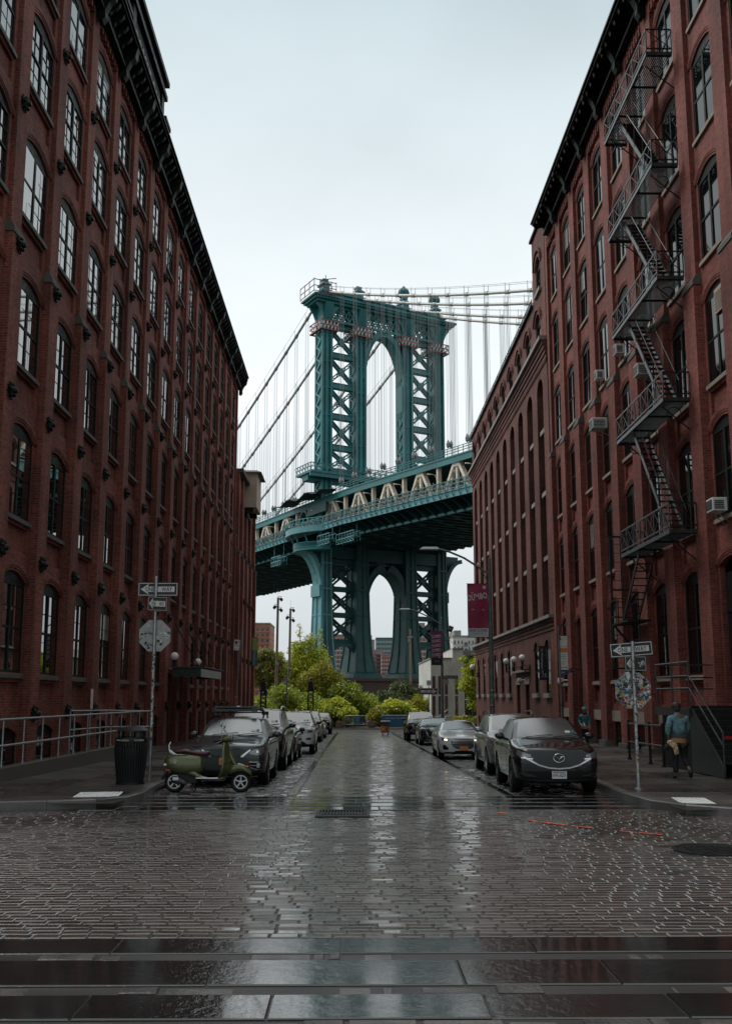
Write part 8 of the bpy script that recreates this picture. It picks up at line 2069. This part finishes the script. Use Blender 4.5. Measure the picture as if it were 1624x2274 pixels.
tree('tree', 'tall light green tree with thin upright shoots in front of the bridge leg', 'tree', (-5.6, 108, GZ), [(-1.6, 0, 5.6, 1.7, 1.5, 1.3), (.3, 0, 6.4, 1.8, 1.5, 1.5), (1.6, .3, 7.2, 1.4, 1.2, 1.4), (-.3, 0, 8.0, 1.2, 1.1, 1.1), (.9, 0, 9.0, .8, .8, .9), (-2.6, 0, 7.0, 1.0, .9, .9), (-.2, 0, 9.9, .35, .35, .5), (2.0, 0, 9.3, .4, .4, .6), (-3.1, 0, 5.0, 1.3, 1.2, 1.1), (.4, 0, 4.4, 2.2, 1.6, 1.2), (-.25, 0, 10.7, .22, .22, .35), (2.05, 0, 10.1, .2, .2, .3)], 6500, .23, 'leafA', (3.5, .13), 31)
tree('tree', 'yellowish airy tree standing right of the tall light green tree', 'tree', (-3.35, 103, GZ), [(0, 0, 5.2, 1.7, 1.4, 1.1), (1.2, 0, 4.6, 1.2, 1.1, .9), (-1.3, 0, 4.7, 1.2, 1.1, .9), (.4, 0, 6.1, 1.0, .9, .7), (1.9, 0, 5.4, .6, .6, .5), (-.4, 0, 3.8, 1.4, 1.2, .8), (2.3, 0, 4.3, .5, .5, .4)], 3400, .18, 'leafC', (2.6, .10), 32)
tree('tree', 'pink flowering tree behind the lime and slate banner', 'tree', (-9.3, 104, GZ), [(0, 0, 5.4, 1.8, 1.4, 1.5), (-1.2, 0, 6.6, 1.3, 1.2, 1.1), (1.0, 0, 6.5, 1.2, 1.1, 1.1), (.2, 0, 7.5, .9, .9, .7), (1.6, 0, 4.6, 1.0, 1.0, 1.0)], 4600, .23, 'leafP', (2.6, .12), 33)
tree('tree', 'bright green tree standing before the green glass front at the right', 'tree', (11.6, 95.5, GZ), [(0, 0, 4.6, 1.0, .9, .9), (.6, 0, 6.0, .9, .8, .9), (1.2, 0, 7.0, .7, .7, .7), (-.3, 0, 5.6, .7, .7, .6), (.5, 0, 3.4, 1.1, 1.0, .9), (-.7, 0, 4.0, .7, .7, .6), (-.9, 0, 6.6, .45, .45, .35), (1.6, 0, 5.0, 1.0, .8, 1.0), (.2, 0, 2.3, .8, .8, .6)], 3600, .19, 'leafA', (3, .09), 34)
tree('bush', 'rounded yellow green shrub at the foot of the white building', 'bush', (10.4, 94.3, GZ), lobes(1.6, 1.2, 1.5, 8, random.Random(9)), 800, .2, 'leafC', (.6, .05), 35); tree('bush', 'low green shrub under the tree before the glass front', 'bush', (12.1, 94.0, GZ), lobes(2.4, 1.2, 1.3, 9, random.Random(10)), 900, .2, 'leafB', (.5, .05), 36)

# ------------------------------------------------------------------ white building at the end, far blocks
t = thing('white_building', 'small white plastered building with narrow dark windows and a green glass front', 'building', (11, 100, -1))
m = MB(); m.box(7.95, 10.15, 100, 118, -1.2, 5.75); m.box(10.152, 11.2, 99.6, 118, -1.2, 6.7); m.build('wall', 'plaster', t, world=True)
m = MB(); m.box(7.85, 10.15, 99.9, 118, 5.752, 5.87); m.box(10.16, 11.28, 99.5, 118, 6.7, 6.82); m.build('coping', 'ledge', t, world=True)
for x in (8.25, 8.85, 9.5, 10.5):
    for z0, z1 in ((.35, 2.0), (2.5, 4.0)): m = MB(); m.box(x - .14, x + .14, 99.55 if x > 10 else 99.95, 100.1, z0 - .3, z1); o = m.build('window', 'frame', t, world=True); q = MB(); q.box(x - .11, x + .11, 99.535 if x > 10 else 99.935, 99.545 if x > 10 else 99.945, z0 - .26, z1 - .04); q.build('pane', 'pane', o)
m = MB(); m.box(11.25, 16.5, 100.2, 100.3, -1.1, 6.1); m.build('glass_front', 'curtain', t, world=True)
m = MB(); m.box(11.22, 16.6, 100.0, 118, 6.1, 6.6); m.build('fascia', 'ledge', t, world=True)
m = MB()
for x in (11.3, 13.1, 14.9, 16.4): m.box(x - .05, x + .05, 100.05, 100.19, -1.1, 6.1)
for x in (12.2, 14.0): m.box(x - .04, x + .04, 100.05, 100.19, -1.1, 1.6)
m.box(11.35, 13.05, 100.06, 100.18, 1.6, 1.7); m.box(13.15, 14.85, 100.06, 100.18, 1.6, 1.7); m.build('mullion', 'white', t, world=True)
r_ = thing('step_railing', 'pale step railing rising beside the white building', 'railing', (9.2, 97.5, -1)); m = MB(); m.tube([(-.9, 0, .9), (.2, 0, 1.7), (.9, 0, 1.7), (.9, 0, 0)], .03, 6); m.tube([(-.9, 0, 0), (-.9, 0, .9)], .03, 6); m.build('rail', 'galv', r_, 50); m = MB(); m.prism([(-1, .1, 0), (.9, .1, 0), (.9, .1, 1.1), (.1, .1, 1.1)], (0, .3, 0)); m.build('stair_wall', 'plaster', r_)
def tower(name, label, x0, x1, y, z1, depth, wall, cols, rows, band=None, zlo=4, wmat='farglass', ww=.5, wh=.5, rot=0, balc=None, roof=None, vis=None):
    cx = (x0 + x1) / 2; t = thing(name, label, 'tower block', (cx, y, 0), R(rot)); w = x1 - x0; hw = w / 2
    m = MB(); m.box(-hw, hw, 0, depth, -2, z1); m.build('wall', wall, t)
    fh = (z1 - zlo - 1.2) / rows; bw = w / cols; k = 0
    wm = MB(); wm.box(-bw * ww / 2, bw * ww / 2, -.12, .05, 0, fh * wh); me = wm.mesh('window', wmat)
    sm = MB(); sm.box(-bw * ww / 2 - .1, bw * ww / 2 + .1, -.3, -.125, -.35, -.001); sme = sm.mesh('sill', 'whiteband')
    for r in range(rows - 1, -1, -1):
        for c in range(cols):
            if k >= 100: break
            if balc and c in balc: continue
            o = bpy.data.objects.new('window', me); COL.objects.link(o); o.parent = t; o.location = (-hw + bw * (c + .5), 0, zlo + fh * (r + .28)); k += 1
    if balc:
        bm_ = MB(); bm_.box(-bw * .46, bw * .46, -1.6, .05, 0, .25); bm_.box(-bw * .46, bw * .46, -1.6, -1.5, .25, 1.2); bme = bm_.mesh('balcony', 'farglass')
        for r in range(rows):
            for c in balc: o = bpy.data.objects.new('balcony', bme); COL.objects.link(o); o.parent = t; o.location = (-hw + bw * (c + .5), 0, zlo + fh * (r + .15))
    if band:
        q = MB(); q.box(-hw - .1, hw + .1, -.25, depth + .1, 0, fh * .16); bme = q.mesh('floor_band', band)
        for r in range(rows): o = bpy.data.objects.new('floor_band', bme); COL.objects.link(o); o.parent = t; o.location = (0, 0, zlo + fh * r)
    m = MB(); m.box(-hw - .2, hw + .2, -.3, depth + .2, z1, z1 + .8)
    for (a, b, h) in (roof or ()): m.box(-hw + w * a, -hw + w * b, 2, depth * .7, z1 + .8, z1 + h)
    m.build('roof', 'ledge' if wall != 'farteal' else 'farteal', t); return t
f = 2165.0
def fx(px_, y): return (px_ - 782) / f * y
def fz(py_, y): return 2 + (1545 - py_) / f * y
tower('tower_block', 'far orange and pink brick tower with white bands seen beside the left brick block', fx(545, 520), fx(599.5, 520), 520, fz(1388, 520), 30, 'farorange', 5, 12, 'farpink', 2, 'farglass', .5, .5)
tower('tower_block', 'far pink brick tower seen through the left lattice of the bridge leg', fx(724, 620), fx(792, 620), 620, fz(1413, 620), 40, 'pinkbrick', 9, 13, 'whiteband', 2, 'farglass', .4, .5, 0)
tower('tower_block', 'far pink brick tower seen through the right lattice of the bridge leg', fx(905, 600), fx(968, 600), 600, fz(1402, 600), 40, 'pinkbrick', 8, 13, 'whiteband', 2, 'farglass', .4, .5, 0, None, [(.3, .6, 5)])
tower('tower_block', 'far brown brick tower stepping up in the middle of the lower arch', fx(800, 700), fx(850, 700), 700, fz(1446, 700), 35, 'pinkbrick', 9, 11, None, 2, 'farglass', .5, .5, 0, [0, 1, 6, 7], [(.32, .62, 8), (.42, .5, 11)])
tower('tower_block', 'far teal glass clad tower on the right inside the lower arch', fx(834, 900), fx(873, 900), 900, fz(1419, 900), 35, 'farteal', 12, 8, None, 20, 'bannerW', .4, .45)
tower('tower_block', 'paler far block tucked beside the stepped brown tower', fx(846, 680), fx(880, 680), 680, fz(1455, 680), 30, 'farpink', 6, 10, 'whiteband', 2, 'farglass', .5, .5)
tower('tower_block', 'far white slab block with balconies and a green roof box right of the bridge', fx(1004, 480), fx(1068, 480), 480, fz(1416, 480), 30, 'farwhite', 8, 9, None, 2, 'farglass', .4, .55, 0, [3], [(.06, .3, 3.4)])
tower('tower_block', 'low far pink block between the bridge leg and the white slab', fx(975, 560), fx(1006, 560), 560, fz(1440, 560), 30, 'farpink', 4, 6, 'whiteband', 2, 'farglass', .5, .5, 0, None, [(.3, .7, 4)])
